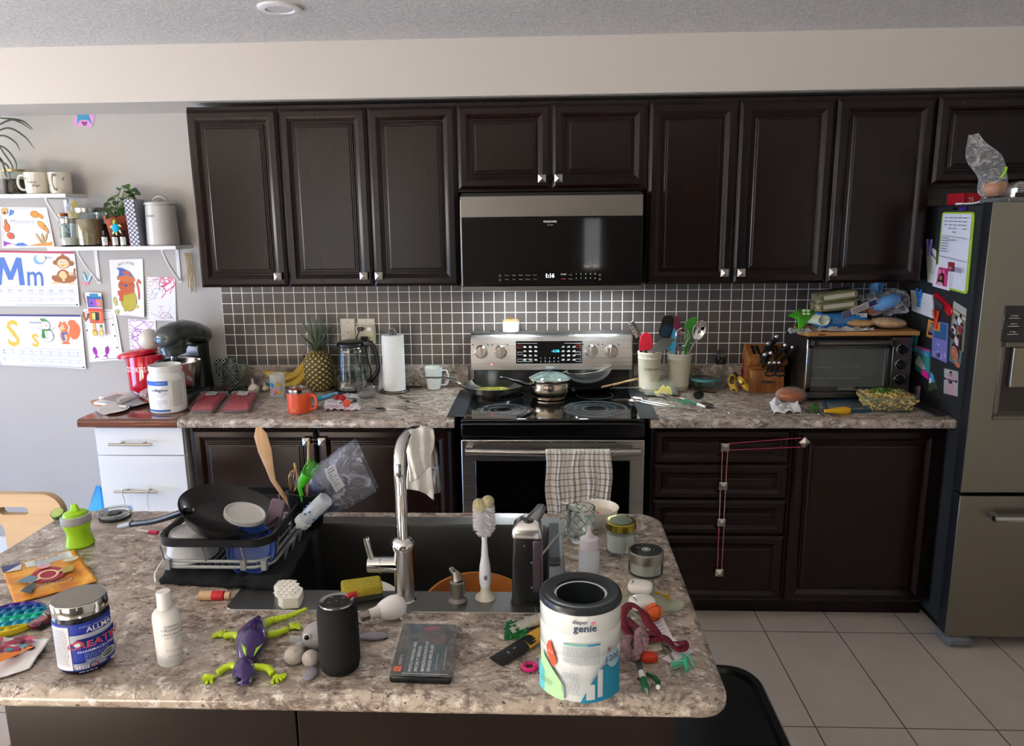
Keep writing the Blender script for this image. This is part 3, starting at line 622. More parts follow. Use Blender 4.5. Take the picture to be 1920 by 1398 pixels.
# terracotta pot with a round-leaved plant
c=V((Y(222,400,-.085).x,-.088,SH1));TC=K('#9c4a30',.8,n=.15)
t=thing('potted_plant','terracotta pot with a bushy round-leaved green plant on the shelf','potted plant',c)
MB().lathe([(0,.022),(.042,.022),(.055,.105),(.0605,.106),(.063,.14),(.058,.141),(.054,.125),(0,.125)],36).build('pot',TC,t)
MB().lathe([(0,0),(.05,0),(.056,.022),(.053,.022),(.05,.005),(0,.005)],36).build('saucer',TC,t)
MB().lathe([(0,.127),(.053,.126)],24).build('soil',K('#2a1d15',.95,nb=1,ns=90),t)
LEAF=K('#2f5a1e',.3,n=.35,ns=25);LEAF2=K('#4c7f2a',.3,n=.3,ns=25);STM=K('#4a6b2c',.5)
def leaf(m,p,d,up,L,W,mi=0,fold=.12,tipp=1.0):
    d=V(d).normalized();s=d.cross(V(up));s=s.normalized() if s.length>1e-5 else V((1,0,0));n=s.cross(d)
    def f(a,b):
        q=(a-.5)*2;ww=W*math.sin(PI*min(1,b**.75))**.7 if b<1 else 0;return p+d*(L*b)+s*(q*ww*.5)+n*(abs(q)*ww*fold-L*.35*b*b)
    m.grid(f,4,8,mi)
rnd=random.Random(3);lm=MB();sm=MB()
spots=[(226,352,.05),(240,358,.03),(231,370,.02),(215,366,-.03),(203,382,-.05),(198,396,-.06),(212,390,-.04),(222,399,-.06),(207,405,-.08),(216,402,-.075),(243,366,0),(249,356,.01),(236,348,.02),(254,362,.04),(247,374,.0),(233,384,-.05),(228,392,-.05),(219,378,0),(240,388,-.02),(211,373,.02)]
for i,(u,v,dy) in enumerate(spots):
    e=Y(u,v,c.y+dy*.8)-c;b=V((rnd.uniform(-.02,.02),rnd.uniform(-.02,.02),.125));mid=(b+e)/2+V((0,0,.02))
    sm.tube(bez([b,mid,e-V((0,0,.004))],4),.0016,6);d=V((e.x-b.x+rnd.uniform(-.02,.02),-.04+rnd.uniform(-.03,.01),rnd.uniform(-.03,.02)))
    leaf(lm,e-d.normalized()*.015,d,(0,-.5,1),.042,.038,0 if i % 3 else 1)
sm.build('stem',STM,t);lm.build('leaves',[LEAF,LEAF2],t,sharp=80)
# three little bottles
for i,(u,w) in enumerate(((198,12),(217.5,13),(232.5,12.5))):
    c=V((Y(u,450,-.15).x,-.152,SH1));r=.0145
    t=thing('oil_bottle',['small dark bottle with white label nearest the oat jar','small dark bottle with white label under the toy turtle','small dark bottle with white label nearest the lattice box'][i],'bottle',c,group='dropper bottles in front of the terracotta pot')
    MB().lathe([(0,0),(r,0),(r,.045),(r*.5,.053),(r*.5,.057),(0,.057)],24).build('bottle_body',K('#1c0f08',.1,coat=.4),t)
    MB().lathe([(0,.055),(.0095,.055),(.0095,.073),(0,.074)],20).build('cap',BLK,t)
    a=Art(cylm(r,-PI/2),.0004);a.rect(-.017,.006,.017,.042,'#dcdcd6',12);a.lines(-.010,.010,.034,.0018,5,'#8d8d88');a.build('paper_label',t)
c=Y(217,427,-.165)
t=thing('toy_turtle','small turquoise toy turtle with lime head in front of the terracotta pot','toy',(c.x,c.y,c.z));LM=K('#a8d23c',.7);TQ=K('#19a6c4',.8,nb=.3,ns=200)
MB().ell((0,0,0),(.018,.009,.021),0,(0,.2,0)).build('shell',TQ,t)
m=MB();m.ell((-.004,0,.027),(.007,.006,.012),0,(0,.25,0));m.build('head',LM,t)
m=MB()
for x,z,ro in ((-.02,.006,.9),(.02,.010,-.9),(-.014,-.022,.5),(.019,-.016,-.4),(.0,-.026,0)): m.ell((x,0,z),(.0045,.003,.009),0,(0,ro,0))
m.build('flippers',K('#d6e5a0',.7),t)
# jars
STL=K('#b9b7b2',.25,1);OAT=K('#cfb68c',.9,n=.5,nb=1,ns=260)
c=V((Y(167,430,-.1).x,-.095,SH1));jar('large glass jar of rolled oats with metal lid on the shelf',c,23/ppm(c),.178,STL,.018,OAT,1.0,.93)
c=V((Y(130,430,-.12).x,-.115,SH1));jar('small glass jar half full of white powder at the left end of the shelf',c,18.5/ppm(c),.13,STL,.02,K('#e8e6e1',.9),.42,.82)
c=V((Y(194,430,-.04).x,-.04,SH1));jar('glass jar with silver lid hidden behind the oat jar and the plant',c,.03,.18,STL,.018,K('#55503f',.9),.8,.93)
c=V((Y(121,430,-.03).x,-.03,SH1));jar('glass jar with copper lid behind the small white powder jar',c,.024,.155,K('#c07a50',.3,1),.012,K('#c9c4bb',.8),.5,.9)
# folded card with yellow figures behind the jars
b0=Y(150,452,-.055);f=lambda a,b,l: V((-.02+a*.052+(b)*-.018,-.012*math.sin(a*PI)+.025*b-l,b*.195+a*.018))
t=thing('folded_card','thin folded card printed with yellow smiling flowers behind the oat jar','card',(b0.x-.012,-.07,SH1+.001))
MB().grid(lambda a,b: f(a,b,0),8,4).build('card_sheet',K('#c3bfc4',.7),t,sol=.0004)
a=Art(lambda x,y,l: f(x,y,l),.0008)
a.rect(.62,.1,1,1,'#b9ad57',4,2)
for x,y,k in ((.35,.72,.22),(.83,.78,.15)): a.el(x,y,k,k*.36,'#a89c45');a.el(x,y,k*.7,k*.25,'#c8bd63');a.el(x-.05,y+.01,.02,.012,'#5f5a30',n=8);a.el(x+.06,y+.01,.02,.012,'#5f5a30',n=8)
for x,y in ((.12,.9),(.4,.93),(.2,.83)): a.el(x,y,.1,.035,'#8f8aa3')
a.build('print',t)
# upper shelf things
c=V((Y(69,340,-.115).x,-.115,SH2));MG=K('#d9d3c3',.12,coat=.5)
def mugtext(t,lines,off,r):
    a=Art(cylm(r,-PI/2),.0005)
    for s_,x,y in lines: a.text(s_,x+off,y,.012,'#1d3a30',bold=.012,sh=.25)
    a.build('lettering',t)
r=20.5/ppm(c)
t=mug('white mug with dark green script beside the spider plant on the upper shelf',c,r,.098,MG,PI+.1,name='mug',hr=.006,hs=1.1,r0=r-.003);mugtext(t,(('Best',-.016,.064),('Person',.004,.048),('Ever',.024,.032)),-.0,r-.001)
c=V((Y(113,340,-.09).x,-.09,SH2));t=mug('white script mug with its handle facing forward, nearest the shelf end',c,r,.098,MG,-PI/2+.15,hr=.006,hs=1.1,r0=r-.003);mugtext(t,(('on',-.044,.05),('Ever',-.035,.034),('B',.040,.062)),0,r-.001)
c=V((Y(27,340,-.075).x,-.075,SH2));t=thing('spider_plant','spider plant with long dark blades rooted in a glass jar','potted plant',c);r=.047
MB().lathe([(0,.002),(r-.006,0),(r,.006),(r,.10),(r-.006,.108),(r-.006,.11),(r-.008,.11),(r-.003,.1),(r-.003,.008),(0,.006)],36).build('glass_body',GLASS,t)
MB().lathe([(0,.007),(r-.0036,.009),(r-.0036,.07),(0,.072)],32).build('soil',K('#57483a',.95,nb=1,ns=120,n=.4),t)
MB().lathe([(r-.004,.104),(r+.001,.104),(r+.001,.116),(r-.004,.116)],36).build('rim_band',K('#cdb98c',.3,.9),t)
m=MB();base=V((-.02,0,.09))
for pts in (((0,221),(40,226),(62,242)),((-30,250),(15,226),(35,228),(60,243)),((-30,262),(12,240),(45,255),(65,279)),((-25,262),(5,254),(28,266),(38,283)),((-15,268),(10,278),(28,300),(32,318)),((-10,270),(0,300),(15,312),(20,340)),((-8,262),(6,285),(22,309),(24,325)),((-15,285),(3,300),(10,325),(14,335)),((-60,240),(-20,225),(-5,262))):
    P=[Y(u,v,-.13+.02*random.random())-c for u,v in pts];bb=bez(P,6);n_=len(bb);m.tube(bb,[.0012+.0035*math.sin(PI*min(1,(i+2)/(n_+1))) for i in range(n_)],6,flat=.3,up=(0,1,0))
m.build('blades',K('#26331c',.45),t)
c=V((Y(2,340,-.1).x,-.1,SH2));t=tag(MB().loft([[(x,y,z) for x,y in rr(-q,-q,q,q,.006,3)] for q,z in ((.034,0),(.04,.07),(.036,.07),(.032,.01))]).build('planter',K('#8a8988',.6),None),'grey square planter on the upper shelf at the picture edge','planter');t.location=c
# ================================================================ papers on the wall
BD='#2a2a2e'
t,g,W,H=wallsheet('fish_drawing','child colouring page with orange fish and coral, taped below the upper shelf','drawing',((0,388),(88,389),(104,463),(6,465)),y=-.002,curl=.006)
a=Art(g,.00012);OR='#df8a2b'
a.line([(.03,.05),(.03,.95),(.85,.97),(.97,.6),(.97,.04),(.03,.04)],.006,BD,True)
a.poly([(.03,.05),(.03,.18),(.15,.13),(.28,.08),(.32,.05)],'#8a3aa5');a.poly([(.25,.05),(.3,.12),(.4,.13),(.5,.05)],'#3a6fc4');a.poly([(.5,.05),(.7,.1),(.9,.12),(.97,.15),(.97,.04)],OR)
for x,y,rx,ry,ro,cc in ((.72,.83,.09,.08,-.4,OR),(.84,.78,.04,.06,.5,OR),(.83,.55,.06,.12,.5,'#e0962f'),(.9,.45,.03,.1,.3,OR),(.12,.5,.055,.1,0,'#d96a28'),(.1,.64,.02,.06,0,'#d96a28'),(.18,.3,.06,.08,.5,'#d4552a')):
    a.el(x,y,rx+.008,ry+.01,BD,ro);a.el(x,y,rx,ry,cc,ro)
for x,ro in ((.72,.35),(.8,0),(.86,-.35)): a.el(x,.23,.022,.13,BD,ro);a.el(x,.23,.016,.12,'#c9a05a',ro)
a.el(.1,.9,.07,.09,'#c9a46a');a.el(.1,.86,.03,.03,'#5a4030');a.poly([(.18,.78),(.26,.82),(.3,.92),(.22,.94)],'#4a7fc0')
a.text('Mommy',.45,.6,.11,'#b4b6c2',sx=1.0,bold=-.005);a.line([(.25,.5),(.62,.5),(.67,.62),(.62,.78),(.28,.78),(.22,.65)],.004,'#b9bbc6',True);a.build('print',t)
def worksheet(name,label,px,hcol,bar,big,small,word,colr,animal):
    t,g,W,H=wallsheet(name,label,'worksheet',px,y=-.003,curl=.007,mat=K('#f0f2fa',.4));a=Art(g,.00012)
    a.rect(0,.965,.995,1,hcol,8);a.line([(0,.025),(.985,.025)],.006,BD);a.el(.975,.03,.012,.016,BD,n=8)
    k=W/H;colm=K(colr,.5,n=.18,ns=60)
    a2=Art(lambda x,y,l: g(x,y,l),.00012,3)
    v=[big]
    for s_,x,y,h,sx in ((big,.13,.38,.5,.78) if big=='M' else (big,.12,.39,.52,.82),(small,.46,.38,.39,.78) if big=='M' else (small,.40,.39,.38,.8)):
        if s_=='M':
            for p_ in (((.155,.38),(.185,.87)),((.405,.38),(.375,.87)),((.185,.88),(.285,.48)),((.375,.88),(.275,.48))): a2.line(p_,.058,colm);a2.l -= 1
            a2.l+=1;continue
        a2.text(s_,x,y,h,colm,'L',sx=sx/k,bold=.03)
    a2.text(word,.70 if big=='M' else .46,.87 if big=='M' else .83,.05,'#2a2a34',sx=.9/k,bold=.015)
    for j in range(2):
        y0=.24-.14*j
        for q in (0,.055,.11): a2.line([(.02,y0+q),(.97,y0+q)],.007,'#aeb2c4');a2.l -= 1
        for i in range(9): a2.text(big if j==0 else small,.06+.108*i,y0,.08 if j==0 else .062,'#30333e' if i==0 else '#9a9eb0',sx=.8/k);a2.l -= 1
    a2.l+=4;a2.fn=(lambda x,y,l: g(x+(.055 if big=='M' else -.01),y,l));animal(a2,k);a.build('print',t);a2.build('lettering',t);return t
def monkey(a,k):
    B,Fc='#9a5a2c','#e5bd85'
    a.line([(.86,.5),(.9,.46),(.93,.52),(.92,.62),(.93,.7)],.022,B)
    for x,y,rx,ry,ro,c in ((.8,.55,.075,.13,0,B),(.795,.55,.045,.1,0,Fc),(.73,.5,.05,.08,.6,B),(.87,.5,.05,.08,-.6,B),(.71,.43,.05,.02,0,Fc),(.88,.42,.045,.02,0,Fc),(.725,.8,.03,.045,0,B),(.9,.79,.03,.045,0,B),(.81,.81,.085,.12,0,B),(.81,.785,.065,.085,0,Fc),(.81,.93,.02,.03,0,B),(.785,.82,.018,.028,0,'#ffffff'),(.825,.82,.018,.028,0,'#ffffff'),(.788,.815,.008,.014,0,BD),(.822,.815,.008,.014,0,BD),(.805,.75,.02,.006,0,'#7a3a20'),(.88,.6,.02,.03,0,Fc)): a.el(x,y,rx,ry,c,ro,16)
    a.el(.545,.85,.06,.09,'#7aa6d8');a.el(.57,.875,.05,.075,'#f0f2fa')
def squirrel(a,k):
    O='#dd6f35'
    for x,y,rx,ry,ro,c in ((.92,.7,.065,.16,-.1,O),(.9,.84,.05,.07,0,O),(.8,.6,.055,.13,0,O),(.795,.57,.03,.08,0,'#edb78c'),(.79,.77,.06,.08,0,O),(.765,.85,.015,.03,0,O),(.81,.85,.015,.03,0,O),(.77,.745,.04,.03,0,'#edb78c'),(.785,.79,.015,.025,0,'#fff6f0'),(.785,.785,.007,.012,0,BD),(.78,.47,.022,.02,0,O),(.83,.47,.022,.02,0,O)): a.el(x,y,rx,ry,c,ro,16)
    a.poly([(.76,.66),(.83,.68),(.82,.64),(.79,.63),(.8,.52),(.77,.52),(.77,.63)],'#3b66b8')
    for x,y,r_ in ((.6,.6,.065),(.59,.8,.048)): a.el(x,y,r_+.005,(r_+.005)*k,'#7d8592');a.el(x,y,r_,r_*k,'#f5f8ff')
    a.poly([(.54,.72),(.64,.73),(.64,.7),(.57,.69),(.58,.55),(.53,.56),(.54,.68)],'#3f7a35');a.poly([(.55,.87),(.63,.87),(.58,.93),(.53,.93)],'#4f8a3c');a.el(.6,.79,.012,.01,'#d96a28');
    for y in (.56,.62,.67): a.el(.6,y,.006,.01,BD,n=8)
    a.line([(.54,.72),(.48,.76)],.006,'#5a4a3a');a.line([(.65,.7),(.71,.77)],.006,'#5a4a3a')
worksheet('alphabet_worksheet','laminated alphabet sheet with blue Mm, a moon and a monkey',((-28,469),(140,472),(151,574),(-28,573)),'#b13a55',None,'M','m','moon','#4670c0',monkey)
worksheet('alphabet_worksheet','laminated alphabet sheet with yellow Ss, a snowman and a squirrel',((-10,589),(152,590),(163,691),(3,683)),'#3d3a78',None,'S','s','snowman','#e0b92e',squirrel)
t,g,W,H=wallsheet('colouring_page','Merry Christmas colouring page of an orange cat in a striped hat','drawing',((205,487),(268,485),(273,594),(214,589)),y=-.002,curl=.012)
a=Art(g,.00015);RO='#c0592e'
a.text('MERRY CHRISTMAS',.5,.915,.05,'#8f8440',sx=.8,bold=.02,arcr=.8)
for x,y,rx,ry,ro,c in ((.52,.28,.25,.2,0,BD),(.52,.28,.24,.192,0,'#b9ae3a'),(.4,.1,.05,.025,0,'#b9ae3a'),(.78,.17,.05,.03,.5,'#b9ae3a'),(.47,.54,.25,.12,0,BD),(.47,.54,.24,.115,0,RO),(.45,.54,.05,.025,0,'#2a4a8a'),(.33,.57,.02,.012,0,BD),(.6,.56,.02,.012,0,BD)): a.el(x,y,rx,ry,c,ro)
a.line([(.2,.4),(.45,.42),(.7,.47)],.09,RO);a.line([(.3,.38),(.28,.26)],.1,RO);a.poly([(.2,.64),(.2,.7),(.35,.76),(.72,.68),(.74,.61),(.5,.6)],'#c66a35');a.poly([(.25,.69),(.28,.8),(.2,.86),(.36,.85),(.6,.78),(.7,.68),(.5,.72)],'#3c62a8');a.poly([(.3,.78),(.55,.8),(.64,.72),(.5,.74)],RO)
a.line([(.84,.3),(.84,.45),(.79,.58),(.84,.64),(.92,.58)],.05,RO);a.el(.1,.25,.06,.09,'#b9b46a',.4);a.el(.14,.06,.07,.05,'#b9b46a');a.build('print',t)
def scribble(px,label,cols,seed,holes=True):
    t,g,W,H=wallsheet('scribble_drawing',label,'drawing',px,y=-.0015,curl=.004);a=Art(g,.00012);rn=random.Random(seed)
    for c_,n_,bx,w_ in cols:
        for i in range(n_):
            x,y=rn.uniform(bx[0],bx[2]),rn.uniform(bx[1],bx[3]);P=[(x,y,0)]
            for k in range(4): x=min(bx[2],max(bx[0],x+rn.uniform(-.3,.3)));y=min(bx[3],max(bx[1],y+rn.uniform(-.2,.2)));P.append((x,y,0))
            a.line([(p.x,p.y) for p in bez(P,5)],w_,c_);a.l -= 1
    if holes:
        for i in range(14): a.el(.04,.04+.07*i,.016,.013,'#6a6a70',n=8);a.l -= 1
    a.build('print',t);return t
scribble(((275,519),(328,520),(331,601),(277,600)),'spiral-bound page with red and pink marker scribbles',(('#b8506f',9,(.12,.05,.9,.95),.008),('#7a6a9a',5,(.1,.5,.6,.98),.007),('#d81f6a',6,(.45,.35,.98,.98),.022)),5)
scribble(((240,598),(292,600),(297,690),(248,690)),'torn notebook page with purple scribbles behind the cookie jar',(('#b26ac0',16,(.1,.35,.98,.98),.014),('#8a3fa0',6,(.15,.4,.7,.8),.014)),8)
t,g,W,H=wallsheet('fish_drawing','white page with three purple fish hung under the robot','drawing',((157,579),(216,580),(233,674),(170,678)),y=-.001,curl=.008)
a=Art(g,.00012);a.line([(.04,.04),(.04,.95),(.85,.97),(.93,.65),(.93,.04)],.008,BD,True);a.line([(.55,.78),(.8,.82),(.93,.85)],.006,BD)
for x,y,ro in ((.2,.2,1.75),(.55,.2,1.2),(.5,.8,.1)):
    q=lambda p: (x+(p[0]*math.cos(ro)-p[1]*math.sin(ro)),y+(p[0]*math.sin(ro)+p[1]*math.cos(ro))*.75)
    a.poly([q(p) for p in ((.13,0),(.06,.07),(-.06,.05),(-.1,.01),(-.2,.08),(-.16,0),(-.2,-.08),(-.1,-.02),(-.06,-.06),(.06,-.06))],'#9a2aa0')
for x,y in ((.85,.7),(.86,.48),(.87,.25),(.03,.6)): a.el(x,y,.025,.018,BD,n=8)
a.build('print',t)
t,g,W,H=wallsheet('robot_cutout','paper robot cut-out coloured blue, purple and red','drawing',((160,548),(190,549),(199,629),(172,629)),y=-.012,curl=.006)
a=Art(g,.00015)
a.rect(.05,.66,.98,.92,'#2d5f9a',3,3);a.rect(.15,.68,.95,.85,'#8a4fc0',3,3);a.rect(.62,.68,.95,.85,'#e07a3a',3,3);a.rect(.25,.9,.8,.98,'#2a83b5');a.el(.32,.76,.06,.03,BD);a.el(.72,.76,.07,.035,'#b37ad8')
a.rect(.05,.3,.99,.64,'#c9413a',3,3);a.rect(.1,.33,.9,.58,'#e0753a',3,3);a.rect(.2,.36,.72,.55,BD);a.rect(.24,.375,.68,.535,'#d8d678');a.lines(.28,.64,.5,.014,5,'#7c7c3a',2)
for x in (.3,.75): a.rect(x-.1,.1,x+.1,.3,'#e3b06a');a.el(x,.07,.18,.07,BD);a.el(x,.065,.165,.06,'#edc053')
a.rect(.66,.2,.86,.25,'#2f7a6a');a.build('print',t)
m=MB();m.tube([g(-.28,.55,.001),g(-.3,.45,.001),g(-.2,.35,.001),g(-.05,.42,.001),g(0,.52,.001)],.0045,6);m.build('paper_arm',K('#b06a30',.7),t);MB().tube([g(-.12,.98,.001),g(-.1,.85,.001),g(-.02,.75,.001)],.002,6).build('paper_antenna',K('#b06a30',.7),t)
t,g,W,H=wallsheet('paper_dragonfly','tiny paper dragonfly with blue wings and a pink body taped to the wall','drawing',((152,510),(176,510),(176,536),(152,536)),mat=K('#000000',1,a=0),y=-.001,curl=.001)
bpy.data.objects.remove(t.children[0]);a=Art(g,.0006)
for x,ro in ((.3,.35),(.68,-.45)): a.el(x,.6,.12,.42,'#5b8fa8',ro);a.el(x,.6,.08,.38,'#a9cfe0',ro)
a.el(.35,.18,.32,.12,'#d0808e');a.el(.2,.2,.14,.12,'#e39aa5');a.el(.14,.22,.04,.05,BD,n=8);a.build('paper_shape',t)
t,g,W,H=wallsheet('paper_scrap','torn pink scrap with a blue patch stuck high on the wall','paper',((139,204),(174,205),(174,240),(137,237)),mat=K('#d79ad0',.6),y=-.352,curl=.002)
bpy.data.objects.remove(t);
for o in [o for o in C.objects if o.parent is None and o.type=='MESH' and o.name.startswith('paper') and 'label' not in o]: bpy.data.objects.remove(o)
P0=[Y(u,v,-.001) for u,v in ((146,204),(170,206),(177,215),(177,226),(172,239),(152,236),(140,237),(137,226),(143,218))];cc=sum(P0,V())/len(P0)
t=thing('paper_scrap','torn pink scrap with a blue patch stuck high on the wall','paper',cc);m=MB();n_=len(P0);m.add([p-cc for p in P0]+[p-cc+V((0,-.0008,0)) for p in P0],[tuple(range(n_)),tuple(range(2*n_-1,n_-1,-1))]+[(i,(i+1) % n_,(i+1) % n_+n_,i+n_) for i in range(n_)]);m.build('paper',K('#d79ad0',.6),t)
a=Art(plane((0,-.001,0),(1,0,0),(0,0,1)),.0003);a.poly([(-.03,.038),(.022,.036),(.03,.01),(.04,-.03),(.02,-.005),(-.02,-.005),(-.036,-.03),(-.03,.01)],'#3a93b5');a.poly([(-.015,-.012),(.018,-.012),(.01,-.03),(-.005,-.03)],'#8a3f86');a.build('print',t)
# tassel and hook at the end of the lower bracket
m=MB()
for i in range(9):
    x0_=-1.745+.004*i;m.tube(bez([(x0_-.01,-.02,1.575),(x0_,-.03-.004*(i % 3),1.53),(x0_+.004*math.sin(i*2),-.026,1.47),(x0_-.006+.01*math.sin(i),-.024,1.41-.008*(i % 4))],4),.0022,5)
tag(m.build('jute_tassel',K('#a8936c',.95)),'bunch of frayed jute string hanging beside the wall cabinet','string')
# ================================================================ THINGS ON THE LEFT COUNTER AND WALNUT TOP
CT=.9142
def arr(p): return math.atan2(p[1],p[0])
RED=K('#c8102c',.12,coat=.6)
c,r=foot(281,743,68,CT);c.z=CT
t=thing('cookie_jar','glossy red ceramic cookie jar lettered COOKIES with a plain white domed knob','jar',c)
MB().lathe([(0,0),(r-.008,0),(r-.002,.006),(r-.001,.03),(r+.001,.19),(r-.004,.193),(0,.193)],48).build('jar_body',RED,t)
MB(Matrix.Rotation(-.16,4,'Y') @ Matrix.Translation((-.006,0,-.004))).lathe([(0,.193),(r+.002,.193),(r+.006,.197),(r+.006,.207),(r+.001,.213),(r*.6,.222),(0,.226)],48).build('lid',RED,t)
m=MB();m.ell((.03,-.005,.262),(.047,.05,.052),0,(0,.1,0),28,18);m.build('lid_knob',K('#d9d3c6',.35,coat=.4),t)
a=Art(cylm(r,-1.70),.0008);a.text('COOKIES',-.005,.118,.026,'#f3eeee',sx=.74,bold=.01);a.build('lettering',t)
# clear bag of brown pieces
def blob(name,label,cat,c,rad,seed,mat,rough=.25,parent=None,sq=.6,nu=24,nv=14,freq=2.2,sharp=30):
    m=MB();m.ell((0,0,rad[2]),rad,0,(0,0,0),nu,nv)
    for i,v in enumerate(m.v):
        n=noise.noise(v*freq/max(rad)+V((seed,0,0)));q=1+rough*n;z=(v.z-rad[2])*q+rad[2];m.v[i]=V((v.x*q,v.y*q,max(0,z)))
    o=m.build(name,mat,parent,sharp=sharp)
    if parent is None: o.location=c;tag(o,label,cat)
    else: o.location=c
    return o
BAG=K('#f2f4f6',.12,a=.22);
def m_film(name,base=(.12,.5),col='#eef1f3'):
    g=G(name);n=g.noise(g.mp((1,1,1)),22,5,2.5,.7);lw=g.n('LayerWeight');lw.inputs[0].default_value=.35
    a_=g.math('ADD',g.ramp(n,[(.5,base[0]),(.62,base[1])]),g.math('MULTIPLY',lw.outputs['Facing'],.35))
    g.set(Base_Color=lin(col),Roughness=.12,Alpha=a_);g.bump(n,.6,.01);return g.M
FILM=m_film('clear_film');FILM2=m_film('thick_film',(.3,.75));
c=Z(285,760,CT)
t=thing('snack_bag','clear plastic bag of brown dried pieces between cookie jar and white tub','bag',(c.x,c.y+.05,CT))
for i in range(16): q=random.Random(i);m=MB();m.ell((0,0,0),(q.uniform(.012,.02),q.uniform(.01,.014),q.uniform(.008,.012)),0,(q.random()*3,q.random()*3,q.random()*3),10,6);p=MB();o=m.build('dried_piece',K(['#7a4a2a','#5a3320','#a8764a'][i % 3],.6),t);o.location=(q.uniform(-.035,.05),q.uniform(-.03,.03),.014+(i//6)*.018)
blob('bag_film','','',(0,0,0),(.07,.055,.036),3,FILM,.35,t)
# collagen tub
c,r=foot(318.5,776,66,CT);c.z=CT;TUB=K('#e9e9e6',.35)
t=thing('supplement_tub','open white collagen tub with blue-banded label at the walnut counter front','tub',c);H=.212
MB().lathe([(0,0),(r-.006,0),(r,.006),(r,.15),(r-.003,.162),(r-.012,.174),(r-.013,.18),(r-.008,.182),(r-.008,.204),(r-.011,.205),(r-.012,.18),(r-.004,.15),(r-.004,.01),(0,.008)],48).build('tub_body',TUB,t)
a=Art(cylm(r,face(c)),.0004);a.rect(-.105,.012,.004,.145,'#f3f5f7',16,1);a.rect(-.105,.125,.004,.145,'#3a66c4',16);a.rect(-.105,.012,.004,.02,'#3a66c4',16)
a.text('Preferred',-.028,.133,.006,'#e5eaf5',bold=.01);a.text('collagène',-.034,.1,.0135,'#20283a',bold=.03);a.text('HYDROLYSATE',-.028,.086,.005,'#8ea0c4');a.text('POWDER',-.028,.077,.005,'#8ea0c4');a.lines(-.05,-.005,.06,.002,3,'#9aa0aa',3.5);a.ring(-.034,.038,.003,.0008,'#5a6070')
a.lines(.018,.062,.142,.0018,30,'#7d7f83',2.1);a.build('paper_label',t)
# papers on the walnut top
def flat(name,label,cat,pts,z0,th,mat,z=None):
    P=[Z(u,v,z0) for u,v in pts];cc=sum(P,V())/len(P);m=MB();m.prism([(p.x-cc.x,p.y-cc.y) for p in P],0,th);
    if m.f and (P[1]-P[0]).cross(P[2]-P[0]).z<0: m.f=[tuple(reversed(f)) for f in m.f]
    o=m.build(name,mat,None,sharp=30);o.location=(cc.x,cc.y,z0);return tag(o,label,cat),cc
wd,_=flat('wooden_trivet','small round wooden trivet under the notebook on the walnut top','trivet',[(186+16*math.cos(i),757-5*math.sin(i)) for i in [k*PI/8 for k in range(16)]],CT,.010,K('#b9825a',.5))
o,_=flat('notepad','white notepad lying under the grey notebook by the wall','notepad',((176,757),(208,740),(262,745),(236,764)),CT+.0102,.008,K('#e9e9ec',.6))
o,cc=flat('notebook','grey handwritten notebook on top of the notepad','notebook',((186,748),(220,737),(262,742),(228,757)),CT+.019,.012,K('#e3e1e3',.6))
P=[Z(u,v,CT+.0312) for u,v in ((187,748),(220,738),(260,742),(227,756))]
a=Art(lambda x,y,l: P[0]*(1-x)*(1-y)+P[3]*x*(1-y)+P[1]*(1-x)*y+P[2]*x*y-o.location+V((0,0,l)),.0003);a.rect(0,0,1,1,'#a79fa2')
for i in range(6): a.lines(.1,.9,.15+i*.13,.03,1,'#6d6569')
a.build('cover',o)
# curled white paper scoop
A0,B0,C0=Z(196,775,CT),Z(268,760,CT),Z(240,790,CT)
t=thing('paper_scoop','curled white parchment sheet at the front of the walnut top','paper',(Z(232,775,CT).x,Z(232,775,CT).y,CT));o0=V(t.location)
ax=(Z(272,755,CT)-Z(194,778,CT));ay=V((-ax.y,ax.x,0)).normalized();axn=ax.normalized();Lx=ax.length;st=Z(194,778,CT)
def f(a,b):
    wv=(.10*math.sin(PI*min(1,a*1.6+.12))**.6 if a<.55 else .09+.05*(a-.55))
    return st-o0+axn*(Lx*a)+ay*((b-.5)*wv*1.25)+V((0,0,.002+.03*abs(b-.45)**1.5*(1+a)+.03*a*(b>.6)*(b-.6)*2.4))
MB().grid(f,20,12).build('parchment',K('#dddad8',.45),t,sol=.0006)
# stand mixer
c=V((-1.715,-.235,CT));MXC=K('#3c4240',.22,coat=.5);MXD=K('#16181a',.3)
t=thing('stand_mixer','dark green-grey stand mixer with steel bowl behind the white tub','mixer',c);az=-1.0   # head points left-front
Rz=Matrix.Rotation(-PI/2-.12,4,'Z') @ Matrix.Scale(.95,4)
m=MB(Rz);m.loft([[(x,y,z) for x,y in rr(-.17+i,-.075+i*.7,.13-i,.075-i*.7,.06,6)] for i,z in ((0,0),(0,.018),(.01,.03),(.03,.034))]);m.build('base',MXC,t)
m=MB(Rz);m.loft([[(x,y,z) for x,y in rr(-.19+dx,-w_,-.09+dx2,w_,.03,5)] for z,dx,dx2,w_ in ((.02,0,.02,.062),(.10,.0,0,.052),(.19,-.004,-.006,.048),(.25,0,0,.05))]);m.build('column',MXD,t)
MB(Rz).box((-.088,-.045,.19),(-.07,.045,.245)).build('trim_plate',K('#b8c0cc',.18,1),t,bev=.004)
rings=[]
for x,zc,w_,h_ in ((-.215,.275,.045,.03),(-.20,.285,.052,.05),(-.13,.305,.058,.056),(-.04,.325,.062,.056),(.05,.325,.066,.055),(.10,.318,.064,.05),(.13,.31,.05,.04),(.142,.305,.025,.02)):
    rings.append([(x,w_*math.cos(k*PI/12),zc+h_*math.sin(k*PI/12)) for k in range(24)])
m=MB(Rz);m.loft(rings);m.build('motor_head',MXC,t,sharp=60)
